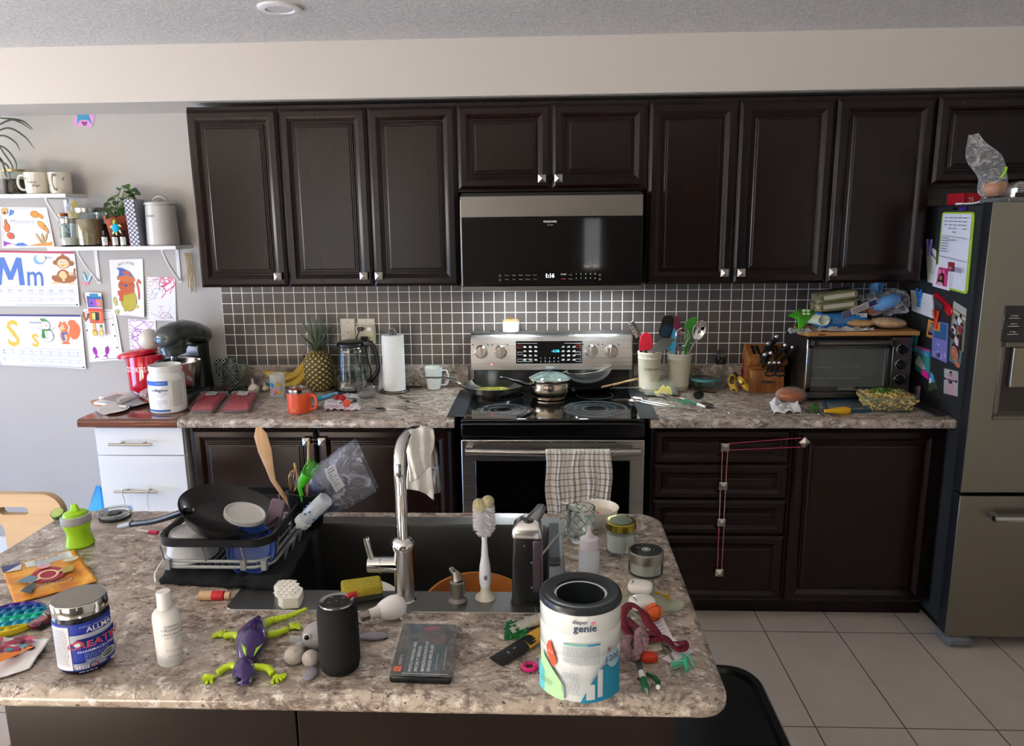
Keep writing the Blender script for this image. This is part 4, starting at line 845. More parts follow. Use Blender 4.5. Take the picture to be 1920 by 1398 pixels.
MB(Rz @ Matrix.Translation((.06,0,0))).lathe([(0,.222),(.045,.222),(.058,.23),(.06,.25),(.066,.252),(.066,.262),(.06,.264),(.064,.275),(.066,.3)],36).build('head_collar',MXC,t)
m=MB(Rz @ Matrix.Translation((.06,0,0)));m.cyl((.0,0,.195),.016,.03,20);m.cyl((.012,0,.178),.008,.03,14);m.build('beater_shaft',K('#8c8f92',.25,1),t)
MB(Rz @ Matrix.Translation((.035,.0,0))).lathe([(0,.036),(.05,.036),(.062,.045),(.085,.085),(.096,.13),(.104,.182),(.107,.184),(.105,.187),(.1,.182),(.093,.13),(.08,.085),(.058,.05),(0,.045)],56).build('bowl',K('#c3bfb8',.14,1),t)
# oven mitt leaning on the wall
def m_mitt():
    g=G('geometric_print');x,y,z=g.xyz()[:3];P=.034
    u=g.math('DIVIDE',g.math('ADD',x,z),P);v=g.math('DIVIDE',g.math('SUBTRACT',x,z),P);f=lambda q: g.math('ABSOLUTE',g.math('SUBTRACT',g.math('FRACT',q),.5));e=g.math('MAXIMUM',f(u),f(v))
    k=g.math('SUBTRACT',g.math('GREATER_THAN',e,.2),g.math('GREATER_THAN',e,.38));g.set(Base_Color=g.mix(k,'#1c2524','#b9c4b2'),Roughness=.9);return g.M
c=V((-1.585,-.07,CT));o=MB(Matrix.Rotation(-.3,4,'X')).loft([[(x*s+dx,y,z) for x,y in rr(-.055,-.012,.055,.012,.011,4)] for z,s,dx in ((0,.55,.03),(.03,.85,.015),(.08,1,.0),(.12,1.05,-.01),(.15,.9,-.012))]).build('oven_mitt',m_mitt(),None);o.location=c;tag(o,'oven mitt in dark and white geometric print leaning behind the mixer','oven mitt')
# empty glass jar, garlic, meat trays
c,r=foot(441,740,46,CT);c.y=-.12;c.z=CT;t=jar('large empty glass jar standing at the left end of the tiles',c,r,.165,None,0,None,.5,.68)
a=Art(cylm(r,-PI/2-.55),.0006);a.rect(-.04,.02,.03,.085,'#3a3836',10);a.rect(-.04,.02,.03,.026,'#8a3a3c',10);a.lines(-.03,.02,.07,.003,5,'#6e6b68',2.2);a.build('paper_label',t)
GAR=K('#d9cdbd',.6,n=.15)
def garlic(label,u,v,s):
    c,_=foot(u,v,30,CT);c.z=CT;t=thing('garlic_bulb',label,'garlic',c)
    MB().lathe([(0,0),(.012,.001),(.022,.008),(.025,.018),(.019,.03),(.007,.038),(.004,.048),(.0035,.062),(0,.063)],30,wob=lambda a,z: 1+.07*abs(math.sin(a*3.5))*(z<.035)).build('cloves',GAR,t);t.scale=(s,s,s);t.rotation_euler=(0,-.12,0)
garlic('whole garlic bulb with papery stem left of the child cup',478,739,1.12);garlic('smaller broken garlic bulb lying beside the cup',499,736,.72)
def m_meat():
    g=G('minced_meat');n=g.noise(g.mp((1,1,1)),90,5,2.5,.7);g.set(Base_Color=g.ramp(n,[(.3,'#7a1024'),(.5,'#ad1f36'),(.62,'#c63f50'),(.74,'#e8b4b4')]),Roughness=.3);g.bump(n,.9,.006);return g.M
MEAT=m_meat()
def tray(label,pts,lab_):
    P=[Z(u,v,CT) for u,v in pts];cc=sum(P,V())/4;t=thing('meat_pack',label,'meat pack',(cc.x,cc.y,CT));q=lambda a,b: (P[3]*(1-a)*(1-b)+P[2]*a*(1-b)+P[0]*(1-a)*b+P[1]*a*b)-cc
    def ring(i,z):
        return [q(min(max(x,0),1),min(max(y,0),1))+V((0,0,z)) for x,y in rr(i,i,1-i,1-i,.12,4)]
    MB().loft([ring(.06,0),ring(.02,.018),ring(0,.022),ring(.015,.021),ring(.06,.006)],0,True,True).build('tray',K('#b9b4b4',.12,a=.5),t)
    def f(a,b): p=q(.06+.88*a,.06+.88*b);e=min(a,b,1-a,1-b)*8;return V((p.x,p.y,.006+.024*min(1,e)**.5+.004*noise.noise(V((a*9,b*7,cc.x*9)))))
    MB().grid(f,26,26).build('mince',MEAT,t,sharp=80)
    MB().grid(lambda a,b: f(a,b)+V((0,0,.0035)),18,18).build('wrap',K('#ffffff',.1,a=.06),t,sharp=80)
    a=Art(lambda x,y,l: f(x,y)+V((0,0,.0048+l)),.0003);a.rect(.3,.62,.72,.92,'#c9c7c6',8,4);a.lines(.33,.66,.86,.025,5,'#5a5658',2);a.build('paper_label',t)
tray('pack of red minced meat in clear film nearest the white tub',((378,741),(432,742),(402,778),(352,777)),0)
tray('pack of red minced meat in clear film right of its twin',((436,741),(487,741),(472,776),(410,778)),1)
# child's tumbler
c,r=foot(522,746,27,CT);c.z=CT;r2=15/ppm(c);h=hz(c,522,700)
t=thing('child_cup','clear plastic child cup with blue, red and yellow prints','cup',c)
MB().lathe([(0,.004),(r-.003,0),(r,.003),(r2,h),(r2-.002,h),(r-.002,.008),(0,.007)],32).build('cup',K('#dfe6e8',.15,a=.32),t)
a=Art(cylm(r,-PI/2,0,(0,0),r2,h),.0006);a.el(-.016,.062,.013,.011,'#2a9ad6');a.el(.02,.064,.012,.009,'#cdb62c');a.poly([(-.024,.045),(.022,.048),(.03,.04),(.01,.03),(.008,.018),(0,.03),(-.016,.03),(-.018,.024)],'#d6352e');a.el(.018,.026,.01,.009,'#d0a83a');a.el(-.002,.02,.006,.005,'#7a4aa0');a.build('print',t)
# bananas
def banana(t,pts,r,m0=0,spots=True):
    bb=bez(pts,6);n_=len(bb);rs=[r*max(.22,min(1,(math.sin(PI*(i+.6)/(n_+.2)))**.5*1.08)) for i in range(n_)];rs[-1]=r*.28;rs[-2]=r*.32;rs[-3]=min(rs[-3],r*.5)
    return MB().tube(bb,rs,7,flat=1).build('banana',m0,t,sharp=50)
def m_banana(name,c1,c2,dens):
    g=G(name);n=g.noise(g.mp((1,1,1)),38,4,1);n2=g.noise(g.mp((1,1,1)),8,2);col=g.mix(n2,c1,c2);g.set(Base_Color=g.mix(g.ramp(n,[(dens,0.0),(dens+.04,1.0)]),col,'#3a2614'),Roughness=.45);return g.M
BN=m_banana('banana_skin','#b3902a','#cfae45',.68);BN2=m_banana('ripe_banana_skin','#b88f1e','#d6b032',.53)
c=V((-1.27,-.105,CT));t=thing('banana_bunch','bunch of three yellow bananas beside the pineapple','bananas',c);q=lambda u,v,y: Y(u,v,y)-c
st=q(571,676,-.1)
banana(t,[q(494,697,-.09),q(510,702,-.1),q(530,704,-.11),q(548,699,-.1)],.017,BN)
banana(t,[q(508,712,-.12),q(535,710,-.14),q(556,701,-.13),q(567,688,-.11),st],.018,BN)
banana(t,[q(530,722,-.14),q(552,719,-.15),q(566,708,-.13),q(572,692,-.11),st+V((.003,0,0))],.018,BN)
MB().tube([st-V((0,0,.006)),st+V((0,0,.012)),st+V((-.002,0,.028))],.006,8).build('bunch_stem',K('#3b2a14',.8),t)
c,_=foot(547,727,18,CT);c.y=-.2;c.x=Y(547,722,-.2).x;c.z=CT;t=thing('lime_half','cut lime piece between the child cup and the bananas','lime',c)
MB().ell((0,0,.018),(.024,.018,.018),0).build('rind',K('#7ba428',.35,nb=.3,ns=300),t);MB(Matrix.Rotation(.5,4,'X')).cyl((0,0,.02),.0175,.012,20).build('flesh',K('#b4c850',.4),t)
# pineapple
c,r=foot(598,730,54,CT);c.z=CT;c.y=-.1;c.x=Y(598,700,-.1).x;r=27/ppm(c);Hf=.205
t=thing('pineapple','whole ripe pineapple with spiky green crown standing beside the kettle','pineapple',c)
def pr(z): s_=z/Hf;return r*(max(.001,1-abs(2*s_-.92)**3.2)**.5*.93+.07) if s_<1 else .02
m=MB()
def f(a,b):
    z=Hf*b;rad=pr(z) if 0<b<1 else r*.45;th=2*PI*a;u_=a*13+b*8;v_=a*13-b*8
    k=min(abs((u_ % 1)-.5),abs((v_ % 1)-.5));k2=min(.5-abs((u_ % 1)-.5),.5-abs((v_ % 1)-.5));rad+=.0055*min(1,k2*4.5)-.003
    return V((rad*math.cos(th),rad*math.sin(th),z))
def m_pine():
    g=G('pineapple_rind');x,y,z=g.xyz()[:3];th=g.math('DIVIDE',g.math('ARCTAN2',y,x),2*PI);a_=g.math('MULTIPLY',th,13);b_=g.math('MULTIPLY',z,8/Hf)
    f_=lambda q: g.math('SUBTRACT',.5,g.math('ABSOLUTE',g.math('SUBTRACT',g.math('FRACT',q),.5)));k=g.math('MINIMUM',f_(g.math('ADD',a_,b_)),f_(g.math('SUBTRACT',a_,b_)))
    n=g.noise(g.mp((1,1,1)),60,3);k=g.math('ADD',k,g.math('MULTIPLY',g.math('SUBTRACT',n,.5),.14))
    g.set(Base_Color=g.ramp(k,[(.03,'#2b2414'),(.1,'#6a5a2c'),(.24,'#8f7c3c'),(.36,'#aa9a68'),(.44,'#ddd4ba')]),Roughness=.55);return g.M
m.grid(f,104,64,0,True);m.build('rind',m_pine(),t,sharp=80)
m=MB();rn=random.Random(4)
for i in range(62):
    lv=i/62;an=i*2.4;L=.066+.085*math.sin(PI*min(1,lv*1.1));tilt=1.25*(1-lv)**.8+.06;z0=Hf-.006+.05*lv;d=V((math.cos(an)*math.sin(tilt),math.sin(an)*math.sin(tilt),math.cos(tilt)));s_=d.cross(V((0,0,1))).normalized();nn=s_.cross(d);b_=V((math.cos(an)*.012*(1-lv),math.sin(an)*.012*(1-lv),z0));w_=.0075*(1.15-lv*.5)
    P=[]
    for k in range(6):
        q_=k/5;cc=b_+d*(L*q_)+nn*(L*.28*q_*q_*(1 if lv<.75 else .3));ww=w_*(1-q_)**.7*(1 if k else .8);P+=[cc-s_*ww+nn*ww*.35,cc,cc+s_*ww+nn*ww*.35]
    m.add(P,[(k*3+j,k*3+j+1,k*3+j+4,k*3+j+3) for k in range(5) for j in (0,1)],i % 3==0)
m.build('crown',[K('#6f7f6c',.4,n=.3,ns=60),K('#8a967c',.4,n=.3,ns=60)],t,sharp=60)
# outlets
def plate(label,px,adapter):
    P=[Y(u,v,-.006) for u,v in px];cc=V(((P[0].x+P[1].x)/2,-.0065,(P[0].z+P[2].z)/2));w_=(P[1].x-P[0].x)/2;h_=(P[0].z-P[2].z)/2;t=thing('wall_outlet',label,'outlet',cc)
    MB().box((-w_,-.005,-h_),(w_,0,h_)).build('cover_plate',K('#ded9cc',.35),t,bev=.002);a=Art(plane((0,-.0052,0),(1,0,0),(0,0,1)),.0002)
    if not adapter: a.line([(-.017,-.035),(.017,-.035),(.017,.035),(-.017,.035)],.0008,'#a49f92',True);a.el(0,.047,.003,.003,'#6b675e',n=8);a.rect(-.004,-.05,.004,-.043,'#2a2a28');a.rect(-.005,-.005,.005,0,'#8f8a7e')
    else: a.el(.0,h_-.01,.002,.002,'#6b675e',n=8)
    a.build('socket',t);return t,cc,w_,h_
plate('white single outlet plate on the tiles behind the kettle',((638,597),(665,597),(665,646)),0)
t,cc,w_,h_=plate('white outlet with a six-way adapter and black plugs on the tiles',((671,597),(702.5,597),(702.5,646)),1)
MB().box((-.047,-.04,-.056),(.047,-.005,.034)).build('adapter',K('#d5cfae',.4),t,bev=.008)
a=Art(plane((0,-.0402,0),(1,0,0),(0,0,1)),.0002)
for x in (.02,-.02):
    for z in (.018,-.028): a.rect(x-.006,z,x-.004,z+.009,'#2a2a28');a.rect(x+.004,z,x+.006,z+.009,'#2a2a28');a.el(x,z-.006,.0025,.0025,'#2a2a28',n=8)
a.build('socket',t)
def cord(label,pts,col='#0c0c0d',r=.003): return tag(MB().tube(bez(pts,8),r,7).build('power_cord',K(col,.5)),label,'cord')
MB().box((-.034,-.062,.012),(-.006,-.0405,.03)).build('plug',BLK,t,bev=.003);MB().box((-.018,-.064,-.034),(.014,-.0405,-.016)).build('plug',BLK,t,bev=.003);lab(MB().box((.012,-.055,.012),(.036,-.0405,.03)).build('plug',WHITE,t,bev=.003),'white plug')
cord('black power cord of the upper plug running down behind the kettle',[cc+V((-.02,-.066,.014)),cc+V((-.034,-.07,-.02)),cc+V((-.04,-.06,-.09)),cc+V((-.02,-.05,-.2)),V((cc.x+.02,-.06,CT+.004)),V((cc.x+.1,-.07,CT+.0035))])
cord('black power cord of the lower plug behind the paper towel',[cc+V((0,-.066,-.034)),cc+V((.01,-.075,-.08)),cc+V((.02,-.06,-.17)),V((cc.x+.04,-.045,CT+.01)),V((-.72,-.04,CT+.0035)),V((-.63,-.045,CT+.0035)),V((-.62,-.05,CT+.004))])
cord('black cord lying on the counter behind garlic and bananas',[V((-1.47,-.05,CT+.0035)),V((-1.38,-.055,CT+.0035)),V((-1.25,-.045,CT+.0035)),V((-1.05,-.04,CT+.0035)),V((-.95,-.045,CT+.004))])
c=V((Y(718,700,-.075).x,-.075,CT));t=thing('baby_monitor','tapered white plastic unit behind the paper towel roll','monitor',c);MB().loft([[(x,y,z) for x,y in rr(-q_,-q_*.8,q_,q_*.8,.012,4)] for q_,z in ((.026,0),(.024,.01),(.017,.118),(.012,.122))]).build('housing',K('#dfdfe6',.4),t)
tag(MB().tube(bez([c+V((-.028,0,.012)),c+V((-.05,-.01,.012)),c+V((-.068,0,.035)),c+V((-.07,.02,.09)),c+V((-.075,.03,.2))],6),.0025,6).build('power_cord',WHITE),'white cord leading from the tapered white unit to the outlet','cord')
# kettle
c,r=foot(660.5,737,68,CT);c.z=CT;c.y=-.118;c.x=Y(661,700,c.y).x
t=thing('electric_kettle','glass and steel electric kettle with black handle and lid','kettle',c);r=31/ppm(c);rt=r*.80;KD=K('#101418',.3)
MB().lathe([(0,0),(r+.010,0),(r+.012,.006),(r+.008,.012),(0,.013)],40).build('power_base',K('#161616',.3),t)
MB().lathe([(0,.015),(r,.015),(r+.001,.018),(r-.001,.06),(0,.06)],40).build('steel_base',K('#aaa7a2',.22,1),t)
MB().lathe([(r-.001,.06),(rt,.222),(rt-.002,.222),(r-.003,.06)],48).build('glass_body',GLASS,t)
MB().lathe([(0,.062),(r-.0035,.062),(r-.006,.092),(0,.092)],36).build('water',K('#eef4f5',.0,0,1,ior=1.33),t)
MB().lathe([(rt+.0022,.196),(rt+.003,.206),(rt+.001,.206),(rt+.0005,.196)],40).build('steel_band',K('#d5d5d3',.15,1),t)
m=MB();m.lathe([(rt-.004,.218),(rt+.004,.22),(rt+.004,.232),(rt-.004,.243),(.02,.251),(0,.251)],40);m.loft([[(x,y,z) for x,y in ((rt*.4,-.018),(rt+.04,-.016),(rt+.04,.016),(rt*.4,.018))] for z in (.225,.245)]);m.build('lid',KD,t,bev=.003)
m=MB(Matrix.Rotation(-.08,4,'Z'));m.tube(bez([(rt,0,.236),(rt+.03,0,.235),(rt+.052,0,.205),(rt+.064,0,.14),(rt+.062,0,.1),(rt+.045,0,.075),(r+.004,0,.05)],6),[.012]*37,12,flat=.8);m.build('handle',KD,t)
a=Art(cylm(r+.0005,-PI/2-.15),.0005);a.text('Cuisinart',0,.03,.011,'#e3e1dc');a.build('lettering',t)
# orange mug, marker, napkin group
c,r=foot(563,777,44,CT);c.z=CT;r=22.5/ppm(c);OM=K('#d5532c',.45);
t=mug('matte orange insulated mug with steel rim on the left counter',c,r,.088,OM,-.25,None,None,r-.002,th=.006,hr=.0065,hs=1.05)
MB().lathe([(r-.004,.084),(r-.0015,.0885),(r-.0015,.105),(r-.004,.106),(r-.005,.09),(r-.007,.05),(0,.045)],40).build('steel_rim',K('#c9c7c2',.2,1),t)
a=Art(cylm(r,-PI/2-.15),.0005);a.line([(-.017,.012),(.007,.012),(.007,.026),(-.017,.026)],.0014,'#e8916f',True);a.text('YETI',-.005,.0155,.007,'#efb49c',bold=.02);a.build('lettering',t)
def pen(name,label,cat,p0,p1,r,parts,z=CT):
    p0,p1=V((p0.x,p0.y,0)),V((p1.x,p1.y,0));L=(p1-p0).length;d=(p1-p0)/L;t=thing(name,label,cat,(p0.x,p0.y,z+r));t.rotation_euler=(0,PI/2,math.atan2(d.y,d.x))
    for nm,a_,b_,ra,rb,mt in parts: MB().lathe([(0,a_*L),(ra*r,a_*L),(rb*r,b_*L),(0,b_*L)],14).build(nm,mt,t)
    return t
pen('marker','light blue marker pen behind the orange mug','marker',Z(592,752,CT),Z(632,741,CT),.010,(('cap',0,.25,1,1.05,K('#2fa6cf',.3)),('barrel',.25,1,.95,.85,K('#6fb9d4',.35))))
P=[Z(u,v,CT) for u,v in ((600,750),(672,735),(677,762),(604,772))];cc=sum(P,V())/4
def crumple(name,label,cat,P,z,hgt,mat,seed,n=18,fr=9):
    cc=sum(P,V())/4;m=MB();m.grid(lambda a,b: V(((P[3]*(1-a)*(1-b)+P[2]*a*(1-b)+P[0]*(1-a)*b+P[1]*a*b)[0]-cc.x+.006*noise.noise(V((a*fr,b*fr,seed))),(P[3]*(1-a)*(1-b)+P[2]*a*(1-b)+P[0]*(1-a)*b+P[1]*a*b)[1]-cc.y+.006*noise.noise(V((a*fr,b*fr,seed+9))),.0012+hgt*abs(noise.noise(V((a*fr*.6,b*fr*.6,seed+4))))*1.4)),n,n)
    o=m.build(name,mat,None,sharp=25,sol=.0006);o.location=(cc.x,cc.y,z);return tag(o,label,cat)
def m_pinkpaper():
    g=G('stained_paper');n=g.noise(g.mp((1,1,1)),18,3,1.5);g.set(Base_Color=g.ramp(n,[(.48,'#e9e4e6'),(.56,'#d88fb6'),(.62,'#e6d5de')]),Roughness=.6);return g.M
crumple('paper_napkin','crumpled white napkin under the strawberries','napkin',[Z(u,v,CT) for u,v in ((612,752),(668,736),(676,752),(608,765))],CT,.02,K('#dddbdd',.7),2)
crumple('sandwich_wrapper','pink and white paper wrapper in front of the napkin','wrapper',[Z(u,v,CT+.001) for u,v in ((612,759),(672,757),(678,769),(608,771))],CT+.001,.014,m_pinkpaper(),5)
STRB=K('#a81a26',.3,nb=.5,ns=400)
for i,(u,v,s_,lb) in enumerate(((632,745,.9,'dark red strawberry end on the napkin, nearest the marker'),(643,748,1.1,'red strawberry resting on the napkin beside the knife'),(651,757,1.1,'halved strawberry with pale cut face towards the camera'))):
    c=Z(u,v+4,CT+.012);c.z=CT+.012;t=thing('strawberry',lb,'strawberry',c);MB(Matrix.Rotation(1.2,4,'X')).lathe([(0,-.02),(.008,-.014),(.014,0),(.015,.008),(.009,.014),(0,.015)],18).build('fruit',STRB if i<2 else K('#d9512f',.35),t).location=(0,0,.012)
    t.scale=(s_,s_,s_)
    if i<2: m=MB();[m.add([(0,0,.014),(.003,.0,.02),(.012*math.cos(k),-.004,.018+.008*math.sin(k))],[(0,1,2)]) for k in (0,1.2,2.4,3.6,4.8)];m.build('leaves',LEAF,t)
# cutlery laid flat
CUT=K('#c5c3bf',.16,1)
def cutlery(kind,label,p0,p1,z=CT,w=.011,mats=None,hm=None):
    # p0 handle end, p1 working end
    L=(V((p1.x-p0.x,p1.y-p0.y,0))).length;t=thing(kind,label,kind.split('_')[-1],(p0.x,p0.y,z+.0015));t.rotation_euler=(0,0,math.atan2(p1.y-p0.y,p1.x-p0.x))
    hl=L*(.68 if 'knife' not in kind else .48);m=MB()
    def hp(a,b): x=a*hl;wv=w*(.95-.62*a if 'knife' not in kind else .8);return V((x,(b-.5)*wv,.002+.006*math.sin(a*PI*.9)+(.0015 if 0<b<1 else 0)))
    m.grid(hp,10,4);m.build('handle',hm or CUT,t,sol=.0025)
    m=MB()
    if kind.endswith('spoon'):
        bl=L-hl;m.grid(lambda a,b: V((hl-.004+bl*a,(b-.5)*bl*.66*math.sin(PI*(.08+.90*a))**.65,.006-.007*math.sin(PI*a)*(1-(2*b-1)**2))),14,8);m.build('bowl',CUT,t,sol=.0014,sharp=60)
    elif kind.endswith('fork'):
        bl=L-hl;m.grid(lambda a,b: V((hl+bl*.42*a,(b-.5)*(.007+.016*min(1,a*1.6)),.004+.002*a)),5,4)
        for k in range(4): y=(k-1.5)*.0058;m.box((hl+bl*.42,y-.0012,.0052),(hl+bl,y+.0012,.0072))
        m.build('tines',CUT,t,sol=.0012)
    else:
        m.loft([[(hl+(L-hl)*a,-.009*k,.001),(hl+(L-hl)*a,-.009*k,.003),(hl+(L-hl)*a,.008*k2,.0022),(hl+(L-hl)*a,.008*k2,.0016)] for a,k,k2 in ((0,.8,.5),(.1,1,1),(.7,1,1),(.9,.7,1),(1,-.3,.9))]);m.build('blade',CUT,t)
    return t
cutlery('table_knife','silver table knife lying across the napkin and strawberries',Z(712,766,CT),Z(625,747,CT),CT+.016)
cutlery('spoon','spoon with its bowl beside the orange mug',Z(566,762,CT),Z(607,766,CT),CT,.008)
cutlery('spoon','spoon lying nearest the counter edge below the fork',Z(772,775,CT),Z(698,768,CT))
cutlery('fork','dinner fork lying right of the spoon nearest the range',Z(819,771,CT),Z(740,764,CT),CT,.014)
cutlery('spoon','spoon lying in front of the paper towel stand',Z(814,747,CT),Z(744,746,CT))
cutlery('fork','small fork crossing behind the dinner fork',Z(790,767,CT),Z(758,757,CT),CT+.008,.008)
# glass bowl
def gbowl(name,label,u,vb,w,h,mat=GLASS,lip=.004,k=.72,z=CT):
    c,r=foot(u,vb,w,z);c.z=z;t=thing(name,label,'bowl',c);MB().lathe([(0,.002),(r*k-.004,0),(r*k,.003),(r*.93,h*.75),(r*.95,h-.004),(r,h-.002),(r,h),(r*.93,h),(r*.9,h*.75),(r*k-.004,.006),(0,.005)],40).build('glass_bowl',mat,t);return t,c,r
t,c,r=gbowl('glass_bowl','small round clear glass bowl in front of the kettle',689,748,43,.045)
MB().lathe([(0,.006),(r*.68,.006),(r*.76,.018),(0,.022)],28).build('contents',K('#dcd9cf',.7,a=.35),t)
# paper towel stand
c,r=foot(741,738,44,CT);c.z=CT;r=20/ppm(c);H=hz(c,741,626);t=thing('paper_towel_stand','wire stand holding a full white paper towel roll beside the kettle','paper towel holder',c)
m=MB();m.tube([(.069*math.cos(a),.069*math.sin(a),.005) for a in [k*PI/16 for k in range(32)]],.0045,8,0,True);m.tube([(-.069,0,.005),(.069,0,.005)],.003,8);m.tube([(0,-.0,.005),(0,0,H+.005)],.004,8);m.tube(arc((0,0,H+.005),.014,0,2*PI,20,'xz'),.0028,8);m.tube([(-.014,0,H-.01),(-.016,0,H+.012),(-.009,0,H+.026),(0,0,H+.031),(.009,0,H+.026),(.016,0,H+.012),(.014,0,H-.01)],.003,8);m.build('wire_stand',K('#77726c',.25,1),t)
m=MB();m.lathe([(.018,.01),(r,.01),(r,H-.003),(.018,H-.003),(.018,.01)],48);m.build('towel_roll',K('#eef0ee',.9,nb=.6,ns=180),t,sharp=60)
MB().grid(lambda a,b: V(((r+.0008+.004*a)*math.cos(PI*1.02+.5-a*.75),(r+.0008+.004*a)*math.sin(PI*1.02+.5-a*.75),.01+(H-.013)*b-.006*a*(b>.9))),8,10).build('loose_sheet',K('#f1f3f1',.9),t,sol=.0004)
# white square-ish mug
c,r=foot(816,723,24,CT);c.y=-.075;c.x=Y(813,700,-.075).x;c.z=CT;t=mug('tall white mug of creamy drink at the back near the range',c,.0445,.108,K('#e3eaea',.2,coat=.4),-.1,None,K('#dfe0b8',.3),.032,th=.0035,hr=.004,hs=.9)
# ================================================================ ON THE RANGE
SZ=.9185
def pan(label,c,r,h,th,mats,name='frying_pan',cat='pan',fl=.75):
    t=thing(name,label,cat,c);rb=r*fl
    MB().lathe([(0,0),(rb-.004,0),(rb,.004),(r*.93,h*.5),(r,h-.002),(r+.003,h),(r-.002,h),(r*.9,h*.5),(rb-.004,.006),(0,.006)],56).build('pan_body',mats,t);return t
SS=K('#cfccc6',.2,1);SS2=K('#a9a6a0',.2,1)
c,r=foot(925,750,112,SZ);c.z=SZ;r=57/ppm(c);t=pan('stainless frying pan with yellow oil on the back left burner',c,r,.048,0,K('#efece6',.24,1),fl=.72)
MB().lathe([(0,.009),(r*.62,.009),(r*.65,.0125),(0,.0127)],40).build('cooking_oil',K('#a9a24a',.05,a=.6),t)
e=[Y(u,v,c.y+dy)-c for u,v,dy in ((874,730,0),(862,718,.0),(840,709,.01),(815,708,.02),(792,708,.03))]
m=MB();m.tube(bez(e,6),[.006,.007]+[.0085]*21+[.006,.004],10,flat=.55,up=(0,0,1));m.box((e[0].x-.004,e[0].y-.016,e[0].z-.012),(e[0].x+.008,e[0].y+.016,e[0].z+.010));m.build('handle',K('#aeb0b6',.25,1),t)
# saucepan with glass lid
c,r=foot(1031,752,66,SZ);c.z=SZ;r=38/ppm(c);H=.088;t=thing('saucepan','stainless saucepan with glass lid in the middle of the cooktop','saucepan',c);SP=K('#c4b7a6',.16,1)
MB().lathe([(0,0),(r*.8,0),(r*.84,.003),(r*.84,.007),(r*.8,.009),(r*.95,.022),(r*1.0,.042),(r*.965,.066),(r*.94,H-.01),(r*.99,H),(r*.975,H),(r*.92,H-.01),(r*.9,.04),(0,.02)],56).build('pan_body',SP,t)
l=MB().lathe([(r*1.0,H+.0015),(r*.95,H+.008),(r*.6,H+.023),(r*.2,H+.030),(0,H+.031),(0,H+.0285),(r*.2,H+.0275),(r*.6,H+.0205),(r*.95,H+.0055),(r*.99,H+.001)],48).build('glass_lid',K('#cfe8e4',.05,0,.85,ior=1.45),t)
MB().lathe([(r*1.03,H),(r*1.03,H+.004),(r*.985,H+.0055),(r*.985,H)],48).build('rim',SS,l)
MB(Matrix.Translation((0,0,H+.03))).lathe([(.006,0),(.008,.006),(.02,.012),(.0225,.017),(.02,.022),(.01,.0235),(0,.0225)],28).build('lid_knob',K('#6d7478',.4),l)
e=[Y(u,v,c.y-dy)-c for u,v,dy in ((996,721,.03),(985,721,.06),(968,715,.10),(945,709,.13),(934,709,.14))]
m=MB();m.tube([e[0]+V((.03,.02,0)),e[0],e[1]],.008,10);m.build('handle_ferrule',SS2,t);m=MB();m.tube(bez(e,6),[.009]*3+[.0105]*20+[.009,.006],12,flat=.7,up=(0,0,1));m.build('handle',K('#0f1012',.25),t)
# dark pan with strainer and wooden spoon
c,r=foot(1104,742,84,SZ);c.z=SZ;r=44/ppm(c);t=pan('dark-sided stainless pan under the wire strainer on the back right burner',c,r,.035,0,K('#34302c',.2,.9),fl=.8);top=c.z+.035
e=[Y(u,v,c.y-dy)-c for u,v,dy in ((1135,733,.03),(1142,727,.04),(1165,727,.04),(1188,726,.03),(1204,727,.02))]
m=MB();m.tube(bez(e,6),[.008]*2+[.0095]*21+[.007,.005],10,flat=.45,up=(0,0,1));m.build('handle',K('#b9bbbd',.2,1),t)
st0=V((c.x+.008,c.y,top+.008));T=Matrix.Rotation(-.14,4,'Y');rs=.1075
def m_mesh():
    g=G('wire_mesh');x,y,z=g.xyz()[:3];f=lambda q,P: g.math('GREATER_THAN',g.math('ABSOLUTE',g.math('SUBTRACT',g.math('FRACT',g.math('DIVIDE',q,P)),.5)),.33)
    g.set(Base_Color=lin('#b8bcba'),Metallic=.8,Roughness=.3,Alpha=g.math('MULTIPLY_ADD',g.math('MAXIMUM',f(g.math('ADD',x,z),.0035),f(g.math('SUBTRACT',y,z),.0035)),.45,.35));return g.M
t=thing('strainer','round wire mesh strainer resting in the dark pan','strainer',st0)
m=MB(T);m.lathe([(rs*math.sin(a),.065-.065*math.cos(a)) for a in [k*PI/2/10 for k in range(11)]],48);m.build('mesh_bowl',m_mesh(),t,sharp=80)
m=MB(T);m.tube([(rs*math.cos(a),rs*math.sin(a),.066) for a in [k*PI/24 for k in range(48)]],.0032,8,0,True);m.tube([(-rs,-.012,.066),(-rs-.018,-.008,.066),(-rs-.018,.008,.066),(-rs,.012,.066)],.002,6);m.build('rim',SS,t)
a_,b_=Y(1128,726,c.y-.04),Y(1200,709,c.y+.05);t=tag(MB().tube([V((0,0,0)),(b_-a_)*.5,b_-a_],[.006,.0055,.006],10).build('wooden_spoon',m_wood('light_wood','#b08b5c','#caa777','#d9bb8e',.5,1,'x')),'wooden spoon handle sticking out of the dark pan','spoon');t.location=a_
